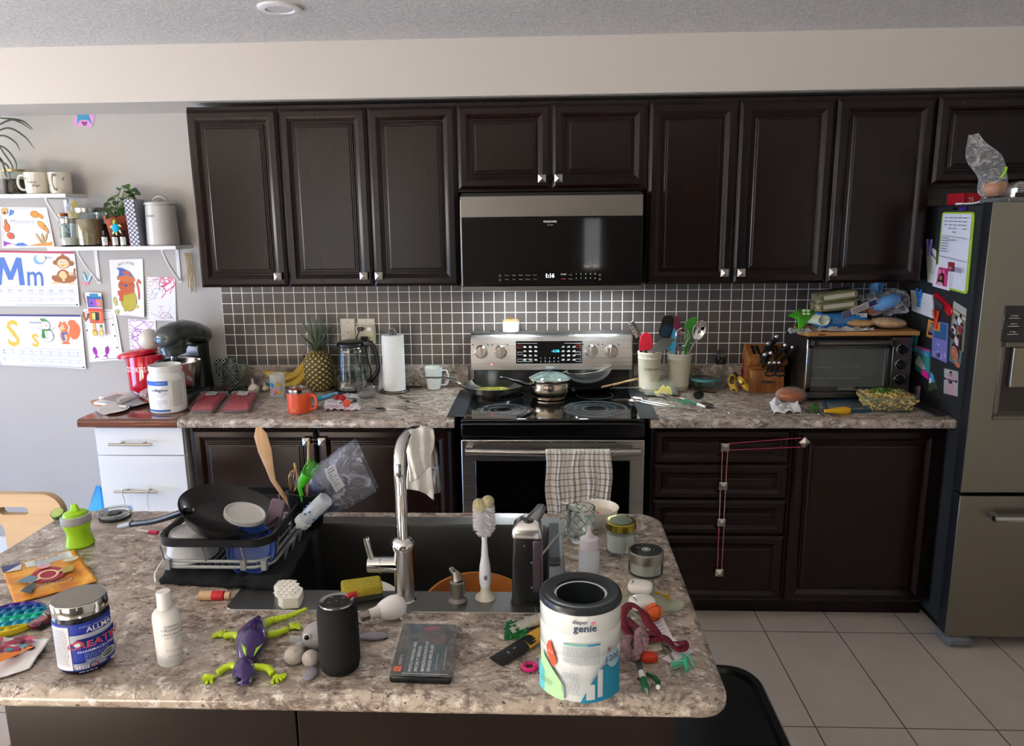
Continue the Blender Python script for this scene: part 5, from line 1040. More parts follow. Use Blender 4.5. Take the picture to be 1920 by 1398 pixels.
# candle pot on the backguard
c=V((Y(958,615,-.043).x,-.043,1.1905));r=15.5/ppm(c);t=thing('sugar_pot','small white pot with cork lid and brass knob on the range backguard','pot',c)
MB().lathe([(0,0),(r-.002,0),(r,.002),(r,.05),(0,.05)],36).build('pot_body',K('#dfe9ec',.3),t);l=MB().lathe([(0,.05),(r-.001,.05),(r-.001,.055),(0,.057)],36).build('lid',K('#a98a5a',.7,n=.2,ns=90),t);MB().lathe([(.003,.056),(.003,.062),(.005,.066),(0,.069)],16).build('lid_knob',K('#d8c070',.2,1),l)
a=Art(cylm(r,face(c)-.6),.0006);a.ring(0,.012,.006,.001,'#8d9aa0');a.build('print',t)
tag(MB().box((-.282,-.05,1.1905),(-.258,-.038,1.1935)).build('lighter',BLK),'tiny black clip lying on the left of the range backguard','clip');tag(MB().box((-.238,-.05,1.1905),(-.228,-.042,1.194)).build('magnet',BLK),'tiny black magnet lying left of the white pot on the backguard','magnet')
# towel over the oven handle
def m_check():
    g=G('checked_linen');N_=g.n('Attribute');uv=g.n('UVMap');q=g.n('SeparateXYZ');g.L(uv.outputs[0],q.inputs[0]);f=lambda c_: g.math('GREATER_THAN',g.math('ABSOLUTE',g.math('SUBTRACT',g.math('FRACT',g.math('MULTIPLY',c_,1/.021)),.5)),.455)
    n=g.noise(g.mp((1,1,1)),500,2);g.set(Base_Color=g.mix(g.math('MAXIMUM',f(q.outputs[0]),f(q.outputs[1])),'#d9d2c8','#1a1614'),Roughness=.9);g.bump(n,.3,.001);return g.M
hx0,hx1=Y(1022,840,-.74).x,Y(1147,840,-.74).x;NU,NV=60,44;yb0,zt=-.728,.8145
rn=random.Random(2)
def tw(a,b,front=True):
    # a across the cloth, b down it; gathered in soft folds
    x=hx0+(hx1-hx0)*(a+.012*math.sin(a*23)+.02*math.sin(a*9+1)*b);fold=.010*math.sin(a*31+.6*math.sin(b*3)+.5)+.006*math.sin(a*57+1+b*2);y=-.757-.012*b-abs(fold)*(.35+.9*b)-.004
    return V((x+.004*math.sin(b*9+a*5)+.005*b*math.sin(a*14),y,zt-b*.285-.012*math.sin(a*5.5+.8)*b-.010*(a>.78)*b))
m=MB();uvs=[]
prof_=[]
for j in range(NV+1):
    for i in range(NU+1):
        a=i/NU
        if j<8:
            k=j/8;p=tw(a,0);yy=-.700+(p.y+.700)*k;m.v.append(V((p.x,yy,zt+.001+.006*math.sin(PI*k)-.03*(1-k)**2)))
        elif j==8: m.v.append(tw(a,0))
        else: m.v.append(tw(a,(j-8)/(NV-8)))
        uvs.append((a*.36,j*.0066))
for j in range(NV):
    for i in range(NU): m.f.append((j*(NU+1)+i,j*(NU+1)+i+1,(j+1)*(NU+1)+i+1,(j+1)*(NU+1)+i));m.m.append(0)
t=m.build('dish_towel',m_check(),None,sharp=80,sol=.0015);u_=t.data.uv_layers.new(name='UVMap')
for lp in t.data.loops: u_.data[lp.index].uv=uvs[lp.vertex_index]
tag(t,'white dish towel with thin black check hanging over the oven handle','dish towel')
# ================================================================ THINGS ON THE RIGHT COUNTER
def crock(label,u,v,w,wt,vt,text=None):
    c,r=foot(u,v,w,CT);c.y=min(c.y,-.095);c=V((Y(u,v-30,c.y).x,c.y,CT));r=w/2/ppm(c);r2=wt/2/ppm(c);H=hz(c,u,vt);t=thing('utensil_crock',label,'crock',c,group='cream crocks full of cooking utensils');CR=K('#cfcab4',.35,coat=.2,n=.06,ns=8)
    q=lambda z: r+(r2-r)*z/H
    MB().lathe([(0,0),(r-.004,0),(r,.004),(q(.02),.02),(q(.021)+.0015,.022),(q(.024),.025),(q(H*.82),H*.82),(q(H*.84)+.0015,H*.84),(q(H*.86),H*.86),(r2-.001,H*.93),(r2+.002,H*.97),(r2,H),(r2-.005,H-.002),(r-.006,.01),(0,.008)],48).build('crock_body',CR,t)
    if text: a=Art(cylm(r,face(c)+.32,0,(0,0),r2,H),.0008);a.text(text,-.001,H*.57,.0115,'#2d2c2a',bold=.02);a.build('lettering',t)
    return t,c,r2,H
tc1,c1,r1,H1=crock('cream crock lettered UTENSILS beside the range',1217,738,36,44,658,'UTENSILS')
tc2,c2,r2c,H2=crock('plain cream crock holding the whisk and steel spoon',1273,729,35,45,661)
def stick(t,p0,p1,r,mat,nm='handle',flat=1): return MB().tube([p0,p0*.5+p1*.5,p1],r,10,flat=flat).build(nm,mat,t)
def tool(name,label,cat,c,base,headpx,dy): # an Empty standing in the crock bottom
    b=V((c.x+base[0],c.y+base[1],c.z+.012));return thing(name,label,cat,b),b
def outl(t,b,px,y,th,mat,nm,tilt=0,bow=0):
    P=[Y(u,v,y+tilt*(i if False else 0)) for i,(u,v) in enumerate(px)];m=MB();n_=len(P);zc=sum((p.z for p in P))/n_
    def off(p): return V((0,tilt*(p.z-zc),0))
    A=[p-b+off(p)+V((0,-th/2,0)) for p in P];B=[p-b+off(p)+V((0,th/2,0)) for p in P]
    vs=A+B;tri=tessellate_polygon([[V((p.x,p.z,0)) for p in P]]);ar=sum(P[i].x*P[(i+1) % n_].z-P[(i+1) % n_].x*P[i].z for i in range(n_));fs=[]
    for a_,b_,c_ in tri:
        cr=(P[b_].x-P[a_].x)*(P[c_].z-P[a_].z)-(P[b_].z-P[a_].z)*(P[c_].x-P[a_].x);f_=(a_,b_,c_) if cr>0 else (a_,c_,b_);fs+=[f_,tuple(n_+k for k in reversed(f_))]
    for i in range(n_): j=(i+1) % n_;fs.append((i,n_+i,n_+j,j) if ar>0 else (j,n_+j,n_+i,i))
    m.add(vs,fs);return m.build(nm,mat,t,sharp=35,bev=min(.003,th*.35),seg=2)
SIL=lambda h: K(h,.45)
px_ell=lambda cx,cy,rx,ry,ro=0,n=22: [(cx+rx*math.cos(k*2*PI/n)*math.cos(ro)-ry*math.sin(k*2*PI/n)*math.sin(ro),cy+rx*math.cos(k*2*PI/n)*math.sin(ro)+ry*math.sin(k*2*PI/n)*math.cos(ro)) for k in range(n)]
# first crock
y=c1.y
t,b=tool('spatula','red silicone spatula in the lettered crock','spatula',c1,(.01,-.01),0,0);outl(t,b,[(1198,657),(1199,640),(1201,630),(1206,624),(1213,623),(1220,626),(1223,633),(1224,645),(1223,657)],y-.02,.008,SIL('#c81e33'),'blade');stick(t,V((0,0,0)),Y(1211,655,y-.02)-b,.006,K('#2a2a2c',.4))
t,b=tool('turner','grey stainless turner leaning right out of the lettered crock','turner',c1,(-.01,-.015),0,0);outl(t,b,[(1214,657),(1240,637),(1244,635),(1269,636),(1250,652),(1235,659)],y-.03,.0012,K('#a09e96',.3,.9),'blade',.8);stick(t,V((0,0,0)),Y(1228,652,y-.03)-b,.005,BLK)
t,b=tool('turner','tall black nylon turner at the back of the lettered crock','turner',c1,(.012,.02),0,0);outl(t,b,[(1236,628),(1235,622),(1242,597),(1246,591),(1260,591),(1265,596),(1262,617),(1259,628),(1252,634),(1242,634)],y+.03,.004,K('#10100f',.3),'blade');lab(outl(t,b,[(1238,627),(1242,612),(1248,609),(1258,611),(1259,617),(1256,628),(1250,632),(1241,632)],y+.027,.002,K('#0e2a3d',.35),'grip_pad'),'dark blue lower pad');stick(t,V((0,0,0)),Y(1246,632,y+.03)-b,.006,BLK)
t,b=tool('pasta_server','stainless pasta server with prongs leaning left from the lettered crock','pasta server',c1,(.0,.012),0,0)
stick(t,V((0,0,0)),Y(1197,638,y+.02)-b,.005,BLK)
p0,p1=Y(1199,632,y+.015)-b,Y(1183,603,y+.015)-b;dd=(p1-p0);m=MB()
m.grid(lambda a,q: p0+dd*a+V((.8,0,.45)).normalized()*((q-.5)*.034*math.sin(PI*(.12+.8*a))**.5)+V((0,.012*(1-(2*q-1)**2),0)),10,6);m.build('spoon_head',SS,t,sol=.0012,sharp=80)
m=MB()
for k in range(5): q_=p0+dd*(.12+.2*k);m.tube([q_+V((.013,0,.006)),q_+V((.008,-.014,.004)),q_+V((.0,-.022,.002))],.003,6);m.tube([q_+V((-.013,0,-.006)),q_+V((-.011,-.014,-.006)),q_+V((-.006,-.022,-.006))],.003,6)
m.build('prongs',SS,t)
# second crock
y=c2.y
t,b=tool('spatula','green silicone spatula behind the whisk','spatula',c2,(.01,.015),0,0);outl(t,b,[(1290,657),(1297,634),(1304,612),(1306,593),(1303,593),(1290,598),(1284,606),(1283,640),(1282,657)],y+.02,.006,SIL('#3f9a2c'),'blade',-.1);stick(t,V((0,0,0)),Y(1287,655,y+.02)-b,.006,SIL('#3f9a2c'))
t,b=tool('spatula','plum coloured silicone spatula at the back of the plain crock','spatula',c2,(-.012,.015),0,0);outl(t,b,[(1263,630),(1264,600),(1266,592),(1269,591),(1274,597),(1277,612),(1277,632)],y+.03,.006,SIL('#7a1d45'),'blade');stick(t,V((0,0,0)),Y(1269,630,y+.03)-b,.005,SIL('#7a1d45'))
t,b=tool('spatula','light blue silicone spatula left of the whisk','spatula',c2,(-.015,-.01),0,0);outl(t,b,[(1250,657),(1252,652),(1259,645),(1259,628),(1261,618),(1264,614),(1268,620),(1269,640),(1266,657)],y-.01,.007,SIL('#35a3cf'),'blade');stick(t,V((0,0,0)),Y(1260,655,y-.01)-b,.005,SIL('#35a3cf'))
t,b=tool('whisk','steel balloon whisk standing in the plain crock','whisk',c2,(.0,-.012),0,0);p0=Y(1275,662,y-.02)-b;p1=Y(1282,615,y-.03)-b;stick(t,V((0,0,0)),p0,.006,SS);ax=p1-p0;L=ax.length;axn=ax.normalized();e1=axn.orthogonal().normalized();e2=axn.cross(e1);m=MB()
for k in range(7):
    a_=PI*k/7;d_=e1*math.cos(a_)+e2*math.sin(a_);m.tube([p0+axn*(L*s_)+d_*(.036*w_) for s_,w_ in ((0,.05),(.3,.55),(.65,.98),(.85,.8),(.97,.4),(1,0),(.97,-.4),(.85,-.8),(.65,-.98),(.3,-.55),(0,-.05))],.0012,5)
m.build('wire_loops',SS,t)
t,b=tool('serving_spoon','large shiny steel serving spoon at the right of the plain crock','spoon',c2,(.008,-.015),0,0);p0=Y(1293,658,y-.02)-b;p1=Y(1305,637,y-.03)-b;p2=Y(1318,601,y-.035)-b;m=MB();m.tube([V((0,0,0)),p0,p1],[.004,.005,.0045],8,flat=.6,up=(0,1,0));m.build('handle',SS,t);ax=p2-p1;sd=V((ax.z,0,-ax.x)).normalized()
MB().grid(lambda a,q: p1+ax*a+sd*((q-.5)*.062*math.sin(PI*(.06+.9*a))**.6)+V((0,.012*math.sin(PI*a)*(1-(2*q-1)**2),0)),16,10).build('bowl',K('#d9dcdc',.07,1),t,sol=.0012,sharp=80)
# butter dish
P=[Z(u,v,CT) for u,v in ((1199,733),(1272,733),(1268,741),(1204,741))];cc=V(((P[0].x+P[1].x)/2,-.205,CT));t=thing('butter_dish','clear glass butter dish with yellow butter inside','butter dish',cc)
R3=lambda w_,d_,rad,z: [(x,yy,z) for x,yy in rr(-w_,-d_,w_,d_,rad,5)]
MB().loft([R3(.072,.042,.012,0),R3(.083,.05,.014,.006),R3(.086,.053,.016,.009),R3(.08,.05,.014,.0095),R3(.07,.041,.012,.004)],0,True,True).build('glass_base',GLASS,t)
MB().loft([R3(.076,.044,.014,.010),R3(.064,.034,.014,.062),R3(.058,.03,.012,.068),R3(.055,.028,.012,.0655),R3(.061,.032,.012,.06),R3(.073,.041,.012,.010)],0,False,True).build('glass_cover',K('#dcebe4',.04,a=.13),t)
m=MB();m.grid(lambda a,b: V((-.012+.06*a+.004*noise.noise(V((a*7,b*7,1))),-.022+.044*b,.012+.030*min(1,6*min(a,1-a,b,1-b)+.0)**.6*(.75+.5*noise.noise(V((a*4,b*4,3)))+.15*a))),14,10);m.box((-.03,-.024,.0055),(.046,.024,.012));m.build('butter',K('#e6d84e',.45),t,sharp=30)
# round glass dishes
t,c,r=gbowl('glass_bowl','round glass bowl closed with a teal-rimmed glass lid near the wall',1320,721,46,.048);t.location.y=-.085;t.location.x=Y(1320,705,-.085).x;lid=MB().lathe([(0,.052),(r*.8,.052),(r*.82,.05),(r*1.02,.05),(r*1.03,.053),(r*.99,.056),(r*.84,.055),(0,.054)],40);lid.build('glass_lid',GLASS,t);MB().lathe([(r*.99,.045),(r*1.05,.046),(r*1.05,.056),(r*.97,.057)],40).build('lid_seal',K('#4aa0a4',.4),t)
t,c,r=gbowl('glass_bowl','small open glass bowl of brown sauce in front of the teal-lidded one',1330,738,44,.042);MB().lathe([(0,.006),(r*.67,.006),(r*.72,.012),(0,.013)],28).build('brown_sauce',K('#8a6a42',.35),t)
# black tumbler cap, pepper mill, maroon cloth
c,r=foot(1310,749,16,CT);c.z=CT;m=MB(Matrix.Translation((0,0,r)) @ Matrix.Rotation(.9,4,'Z') @ Matrix.Rotation(PI/2-.2,4,'Y'));m.lathe([(0,-.014),(r,-.014),(r+.001,.010),(r-.002,.014),(r-.004,.014),(r-.004,-.006),(0,-.006)],28);o=m.build('plastic_stopper',K('#101113',.35));o.location=c;tag(o,'black ribbed plastic cap lying in front of the glass bowls','cap')
c=V((Y(1350,700,-.06).x,-.06,CT));t=thing('salt_mill','clear acrylic mill with black band standing against the tiles','mill',c);MB().lathe([(0,0),(.02,0),(.021,.004),(.018,.05),(.014,.10),(.012,.118),(0,.118)],28).build('lower_body',GLASS,t);MB().lathe([(.0,.118),(.023,.118),(.024,.122),(.023,.150),(0,.15)],28).build('grinder_band',K('#0c0c0c',.15,coat=.5),t);MB().lathe([(0,.150),(.024,.150),(.025,.178),(.02,.183),(0,.183)],28).build('clear_cap',K('#8f8f8f',.05,0,.9),t)
o=crumple('dishcloth','dark pink cloth stuffed behind the knife block','cloth',[V((.93,-.02,0)),V((.99,-.02,0)),V((.99,-.06,0)),V((.93,-.06,0))],0,.0,K('#8d1a4a',.9),1);bpy.data.objects.remove(o)
c=V((Y(1402,665,-.07).x,-.06,CT));m=MB();m.grid(lambda a,b: V((-.035+.05*a+.02*b+.004*math.sin(b*20),-.01+.006*math.sin(a*18),.155*b*(1-.35*a)+.0)),14,14);o=m.build('dishcloth',K('#8d1a4a',.9),None,sol=.003);o.location=c;tag(o,'dark pink cloth stuffed behind the knife block','cloth')
# spotted bananas
c=V((Y(1388,725,-.2).x,-.2,CT));t=thing('banana_bunch','two small brown-spotted bananas left of the knife block','bananas',c);q=lambda u,v,y: Y(u,v,y)-c
banana(t,[q(1375,702,-.17),q(1372,714,-.2),q(1376,727,-.215),q(1383,733,-.22)],.0175,BN2);banana(t,[q(1384,706,-.17),q(1390,714,-.2),q(1397,723,-.21),q(1403,733,-.22)],.0165,BN2)
MB().tube([q(1373,702,-.17),q(1377,698,-.165),q(1384,705,-.17)],.006,8).build('bunch_stem',K('#2a1c10',.8),t)
# knife block
KB=m_wood('block_wood','#7a4620','#9c602c','#b5793e',.35,.6,'z',.3);c=V((1.015,-.15,CT));t=thing('knife_block','slanted wooden knife block beside the toaster oven','knife block',c);wx=.088
m=MB(Matrix.Rotation(.0,4,'Z'));sd_=[(.06,0),(.115,.12),(.055,.215),(-.035,.150),(-.015,.125),(-.02,.0)]
m.loft([[(x,-y_+.02+.0,z) for y_,z in [(-.07,0),(-.10,.16),(-.075,.215),(.045,.15),(.035,.13),(.0,.118),(.0,0)]] for x in (-wx,wx)]);m.build('block_body',KB,t,bev=.004)
m=MB();m.loft([[(x,-y_+.02,z) for y_,z in [(-.005,0),(-.005,.11),(.03,.105),(.045,.02),(.04,0)]] for x in (-wx+.01,wx-.012)]);m.build('front_wedge',KB,t,bev=.004)
fn=V((0,-.476,.88)).normalized()
for u,v,L in ((1440,644,.09),(1456,631,.10),(1445,662,.07),(1472,647,.09),(1486,651,.08),(1434,665,.05)):
    e=Y(u,v,-.26)-c;s_=V((e.x*.86-.01,e.y+.08,e.z-.075)) if L>.06 else V((e.x,e.y+.05,e.z-.04));k=thing('kitchen_knife','','knife') if 0 else None
    m=MB();m.tube(bez([s_,(s_+e)/2+V((0,0,-.004)),e],5),[.008,.008,.0075,.007,.0075,.008,.009,.0095,.010,.010,.0095],10,flat=1.3,up=(0,0,1));h=m.build('knife_handle',K('#1b1c1e',.25),t);MB().ell(e,(.0105,.009,.0125),nu=14,nv=10).build('steel_cap',K('#c9cccf',.18,1),h)
for u in (1443,1452,1461): e=Y(u,680,-.235)-c;s_=V((e.x*.95,e.y+.035,e.z-.05));h=MB().tube([s_,e],.006,10).build('knife_handle',K('#1b1c1e',.25),t);MB().ell(e,(.0098,.008,.0115),nu=14,nv=10).build('steel_cap',K('#c9cccf',.18,1),h)
m=MB()
for u in (1444,1463): e=Y(u,700,-.24)-c;m.tube([(e.x+.022*math.cos(a),e.y-.01*math.sin(a),e.z+.014*math.sin(a)) for a in [k*PI/9 for k in range(18)]],.0042,8,0,True)
m.build('scissor_handles',K('#121314',.3),t)
for x in (-.055,-.033,.035,.055): MB().loft([[(x+dx,-y_+.0195,z+.001) for dx in (-.007,.007)]+[(x+dx,-y_+.0195+.004,z+.003) for dx in (.007,-.007)] for y_,z in ((-.055,.2055),(.0,.175))]).build('knife_slot',K('#141210',.5),t)
_=0;MB().box((-.03,-.028,.048),(.028,-.0225,.058)).build('nameplate',K('#8a8782',.3,.9),t)
# toaster oven
tx0,tx1,ty0,ty1,tz0,tz1=1.122,1.568,-.365,-.05,.934,1.205;cc=V(((tx0+tx1)/2,(ty0+ty1)/2,CT));t=thing('toaster_oven','wide stainless toaster oven with glass door and three dials','toaster oven',cc);T=Matrix.Translation(-cc);TS2=m_steel('toaster_steel','#6b6864',.3);TD=K('#2e2c2b',.3,.6)
dr=1.478
m=MB(T);m.box((tx0,ty0+.02,tz0),(tx1,ty1,tz0+.012));m.box((tx0,ty1-.01,tz0),(tx1,ty1,tz1));m.box((tx0,ty0+.02,tz1-.012),(tx1,ty1,tz1));m.box((tx0,ty0+.02,tz0),(tx0+.012,ty1,tz1));m.box((dr,ty0+.02,tz0),(tx1,ty1,tz1));m.build('shell',TD,t,bev=.006,seg=3)
m=MB(T);m.box((dr+.004,ty0,tz0+.004),(tx1-.002,ty0+.02,tz1-.004));m.build('control_panel',TS2,t,bev=.004)
f_=MB(T);w_=.016
for p,q in (((tx0+.004,tz0+.03),(tx0+.004+w_,tz1-.012)),((dr-w_,tz0+.03),(dr,tz1-.012)),((tx0+.004,tz0+.03),(dr,tz0+.05)),((tx0+.004,tz1-.05),(dr,tz1-.012))): f_.box((p[0],ty0,p[1]),(q[0],ty0+.016,q[1]))
d=f_.build('door',K('#4a4744',.25,.7),t,bev=.002)
MB(T).box((tx0+.02,ty0+.006,tz0+.05),(dr-w_,ty0+.010,tz1-.05)).build('window',K('#9aa098',.03,a=.18),d)
MB(T).box((tx0-.002,ty0+.006,tz0+.02),(tx0+.004,ty0+.022,tz1-.012)).build('edge_highlight',K('#dcdcda',.12,1),t,bev=.002);MB(T).box((tx0+.004,ty0,tz0),(dr,ty0+.02,tz0+.028)).build('bottom_rail',TS2,t,bev=.004)  # chrome strip added as the bright highlight down the shell's left edge
h=MB(T);h.tube([(tx0+.03,ty0-.028,tz1-.022),(dr-.02,ty0-.028,tz1-.022)],.0115,14);h.build('handle',TS2,d);h=MB(T)
for x in (tx0+.02,dr-.012): h.box((x-.012,ty0-.04,tz1-.036),(x+.012,ty0+.002,tz1-.008))
h.build('handle_mount',BLK,d,bev=.004)
m=MB(T);zz=tz0+.085
for i in range(14): x=tx0+.04+i*.0235;m.tube([(x,ty0+.03,zz),(x,ty1-.03,zz)],.0014,6)
m.tube([(tx0+.02,ty0+.03,zz),(dr-.01,ty0+.03,zz)],.002,6);m.tube([(tx0+.02,ty1-.03,zz),(dr-.01,ty1-.03,zz)],.002,6);m.build('oven_rack',K('#8d8c86',.3,.9),t)
m=MB(T);m.box((tx0+.012,ty1-.014,tz0+.012),(dr,ty1-.0105,tz1-.012));m.box((dr-.003,ty0+.02,tz0+.012),(dr-.0005,ty1-.012,tz1-.012));m.build('inner_lining',K('#4e4d47',.35,.6),t)
lmp=MB(T).box((dr-.008,ty0+.035,tz0+.05),(dr-.0035,ty0+.05,tz1-.06)).build('inner_rib',K('#b5b39c',.3,.8),t)
MB(T).box((tx0+.03,ty0+.03,tz0+.03),(dr-.02,ty1-.03,tz0+.036)).build('crumb_tray',K('#77756e',.35,.8),t)
a=Art(plane(T @ V((tx0,ty0+.0055,tz0+.05)),(1,0,0),(0,0,1)),.0003);a.rect(.135,-.012,.215,.006,'#22211f');a.line([(.137,-.011),(.213,-.011),(.213,.005),(.137,.005)],.0012,'#b9b6ad',True);a.text('BLACK+DECKER',.175,-.007,.0075,'#c2bfb6',sx=.82,bold=.01);a.fn=plane(T @ V((tx0,ty0-.0006,tz0+.05)),(1,0,0),(0,0,1));
a.mb.v=[v+V((0,-.0062,0)) for v in a.mb.v];a.build('nameplate',t)
for z in (1.152,1.085,1.018):
    k=MB(T @ Matrix.Translation((1.521,ty0,z)) @ Matrix.Rotation(PI/2,4,'X'));k.lathe([(.023,0),(.022,.002),(.019,.003),(.018,.018),(.0165,.02),(0,.02)],32);kb=k.build('dial',K('#101010',.25),t);q_=MB(T @ Matrix.Translation((1.521,ty0,z)) @ Matrix.Rotation(PI/2,4,'X'));q_.lathe([(.0225,.0005),(.0235,.003),(.022,.0035),(.021,.002)],32);q_.build('chrome_ring',K('#cfcfcf',.1,1),kb)
    a=Art(plane(T @ V((1.521,ty0-.0003,z)),(1,0,0),(0,0,1)),.0002)
    for i in range(11): an=-.6+4.3*i/10;a.el(.031*math.cos(an),.031*math.sin(an),.0013,.0013,'#3a3836',n=6);a.l=1
    a.build('dial_marks',t) if 0 else a.build('dial_markings',kb)
MB(T).box((1.517,ty0-.001,1.175),(1.523,ty0,1.196)).build('indicator_mark',K('#8a1a22',.4),t)
for x,y in ((tx0+.04,ty0+.05),(tx1-.04,ty0+.05),(tx0+.04,ty1-.04),(tx1-.04,ty1-.04)): MB(T).cyl((x,y,CT),.012,.022,12).build('foot',BLK,t)
# board on the toaster and what lies on it
BD2=m_wood('bamboo','#a5713a','#b9854a','#c9985c',.45,.5,'x');BZ=tz1+.001
o=MB().prism([(-.235,-.13),(.245,-.115),(.255,.13),(-.215,.13),(-.26,-.07)][::1],0,.018).build('cutting_board',BD2,None,bev=.002);o.location=(1.355,-.23,BZ+.002);tag(o,'light wooden cutting board on top of the toaster oven','cutting board')
a=Art(plane((-.19,-.1302,.005),(1,.03,0),(0,0,1)),.0003);a.rect(0,0,.03,.006,'#3a2a1a');a.build('maker_mark',o)
BZ+=.0205
def m_camo():
    g=G('camouflage');n=g.noise(g.mp((1,1,1.6)),42,5,2.2,.6);n2=g.noise(g.mp((1,1,1.6),(4,3,1)),30,4,2);g.set(Base_Color=g.mix(g.ramp(n2,[(.52,0.0),(.54,1.0)],True),g.ramp(n,[(.3,'#4b4c31'),(.45,'#8c8560'),(.55,'#bdb594')],True),'#6e6a49'),Roughness=.9);return g.M
c=V((1.29,-.20,BZ));bx=thing('glove_box','blue and white cardboard box with a shield emblem on the cutting board','box',c,.06);m=MB();m.box((-.075,-.06,0),(.115,.06,.068));m.build('carton',K('#1d78c4',.4),bx,bev=.001);a=Art(plane((-.075,-.0605,0),(1,0,0),(0,0,1)),.0002);a.rect(.14,.05,.19,.068,'#e8eef4');a.rect(0,.045,.16,.06,'#2f8fd8');a.poly([(.012,.045),(.032,.045),(.032,.03),(.022,.018),(.012,.03)],'#1c2f5c');a.lines(.04,.13,.042,.003,3,'#bcd7ee',2.6);a.el(.15,.015,.011,.011,'#c46a8e');a.line([(.14,.015),(.16,.015)],.002,'#e8e8f0');a.text('100',.165,.055,.009,'#5a86b4');a.build('print',bx)
a=Art(plane((-.0755,.06,0),(0,-1,0),(0,0,1)),.0002);a.rect(.01,.01,.11,.058,'#9fc3e0');a.build('side_print',bx)
c=V((1.275,-.20,BZ+.070));t=thing('camouflage_pouch','folded camouflage fabric pouch stacked on the blue box','pouch',c,-.15);CM=m_camo()
for i,(dz,sc_,ry) in enumerate(((0,1.0,-.14),(.042,.98,-.16))):
    m=MB(Matrix.Translation((0,0,dz+.012)) @ Matrix.Rotation(ry,4,'Y'));m.loft([[(x*sc_,y_*sc_,z) for x,y_ in rr(-.085+q_,-.07+q_,.085-q_,.07-q_,.02,5)] for z,q_ in ((0,.008),(.006,.0),(.034,.0),(.042,.01))]);m.build('fold',CM,t,sharp=50)
    m=MB(Matrix.Translation((0,0,dz+.012)) @ Matrix.Rotation(ry,4,'Y'));m.tube([(x,-.073*sc_,z) for x,z in rr(-.06,.006,.086,.036,.014,4)],.0045,8,0,True);m.build('zip_binding',K('#6f7244',.9),t)
    m=MB(Matrix.Translation((0,0,dz+.012)) @ Matrix.Rotation(ry,4,'Y'));m.box((-.052,-.0725,.011),(.078,-.069,.031));m.build('inner_lining',K('#b5ae9c',.8),t,bev=.003)
# green snack bag rolled open
t=thing('snack_bag','bright green snack bag rolled open at the left end of the board','bag',(1.178,-.25,BZ));GB=K('#4cb52a',.3);q=lambda u,v,y: Y(u,v,y)-V((1.178,-.25,BZ))
def quadsheet(pts,yz,mat,nm,t,bulge=.01,n=10):
    A,B,Cc,D=[q(u,v,y_) for (u,v),y_ in zip(pts,yz)];m=MB();m.grid(lambda a,b: A*(1-a)*(1-b)+B*a*(1-b)+Cc*a*b+D*(1-a)*b+V((0,-bulge*math.sin(PI*a)*math.sin(PI*b)+.004*noise.noise(V((a*5,b*5,2))),bulge*.6*math.sin(PI*a)*math.sin(PI*b))),n,n);return m.build(nm,mat,t,sol=.0006,sharp=70)
quadsheet(((1477,592),(1498,578),(1532,582),(1508,602)),(-.30,-.2,-.2,-.34),GB,'bag_front',t,.02);quadsheet(((1495,590),(1532,584),(1512,606),(1497,621)),(-.34,-.24,-.36,-.385),GB,'bag_flap',t,.012)
m=MB();m.grid(lambda a,b: q(1526,598,-.28)+V((-.03+.062*b,-.05*b+.01,0))+V((.018*math.cos(2*PI*a)*(1+.35*b),0,.017*math.sin(2*PI*a)*(1+.35*b))),20,6);m.build('bag_mouth',K('#cfd8c4',.4),t,sol=.0008)
a=Art(lambda x,y_,l: q(1500+x,586+y_,-.30)+V((0,-.014-l,.004)),.0003);[a.rect(2+i*8,-5+j*6,8+i*8,-1+j*6,'#cfe6b8') for i in range(2) for j in range(2)];a.el(-2,8,3,6,'#d03a34');a.build('print',t)
# receipts and flat packet
crumple('paper_receipt','crumpled white receipt hanging off the left edge of the board','paper',[V((1.06,-.27,0)),V((1.15,-.27,0)),V((1.14,-.345,0)),V((1.05,-.34,0))],tz1+.012,.02,K('#bdbab8',.7),6)
crumple('snack_packet','flat white and orange snack packet on the front of the board','packet',[V((1.19,-.27,0)),V((1.40,-.275,0)),V((1.42,-.335,0)),V((1.17,-.345,0))],BZ,.016,K('#c9c2bd',.25),8)
# blister pack, wraps, pita, sausage pack
o=MB().cb((0,0,0),(.16,.004,.03)).build('sandwich_sleeve',K('#b9b3b0',.25),None,bev=.001);o.location=Y(1612,578,-.30);o.rotation_euler=(.2,-.42,0);tag(o,'long clear sleeve with navy end patches leaning on the bread','packet');a=Art(plane((-.08,-.0022,-.015),(1,0,0),(0,0,1)),.0003);a.rect(0,0,.04,.03,'#5d6280');a.rect(.12,.003,.155,.027,'#252f6e');a.lines(.05,.11,.022,.0025,4,'#6b6560');a.build('print',o)
PIT=K('#d6ab72',.75,n=.3,ns=30)
def pita(label,c,rx,ry,rz,rot):
    t=thing('pita_bread',label,'bread',c,group='pita breads on the cutting board');t.rotation_euler=rot;m=MB();m.ell((0,0,0),(rx,ry,rz),0,nu=36,nv=14);m.v=[v+V((0,0,.003*noise.noise(v*30))) for v in m.v];m.build('loaf',PIT,t,sharp=80);MB().ell((0,0,0),(rx+.006,ry+.006,rz+.004),nu=28,nv=12).build('plastic_bag',m_film('bread_bag',(0,.12)),t,sharp=80) if 'bag' in label else None;return t
pita('flat pita bread lying at the right end of the board in a clear bag',(1.50,-.26,BZ+.027),.072,.062,.022,(0,.05,0))
pita('pita bread lying flat beneath the leaning one',(1.385,-.23,BZ+.024),.07,.07,.019,(0,.0,0));pita('pita bread leaning up against the sausage bag',(1.385,-.16,BZ+.066),.066,.062,.018,(.1,-.15,0))
c=Y(1655,572,-.24);t=thing('sausage_pack','clear plastic bag with a blue-labelled reddish sausage pack','bag',c)
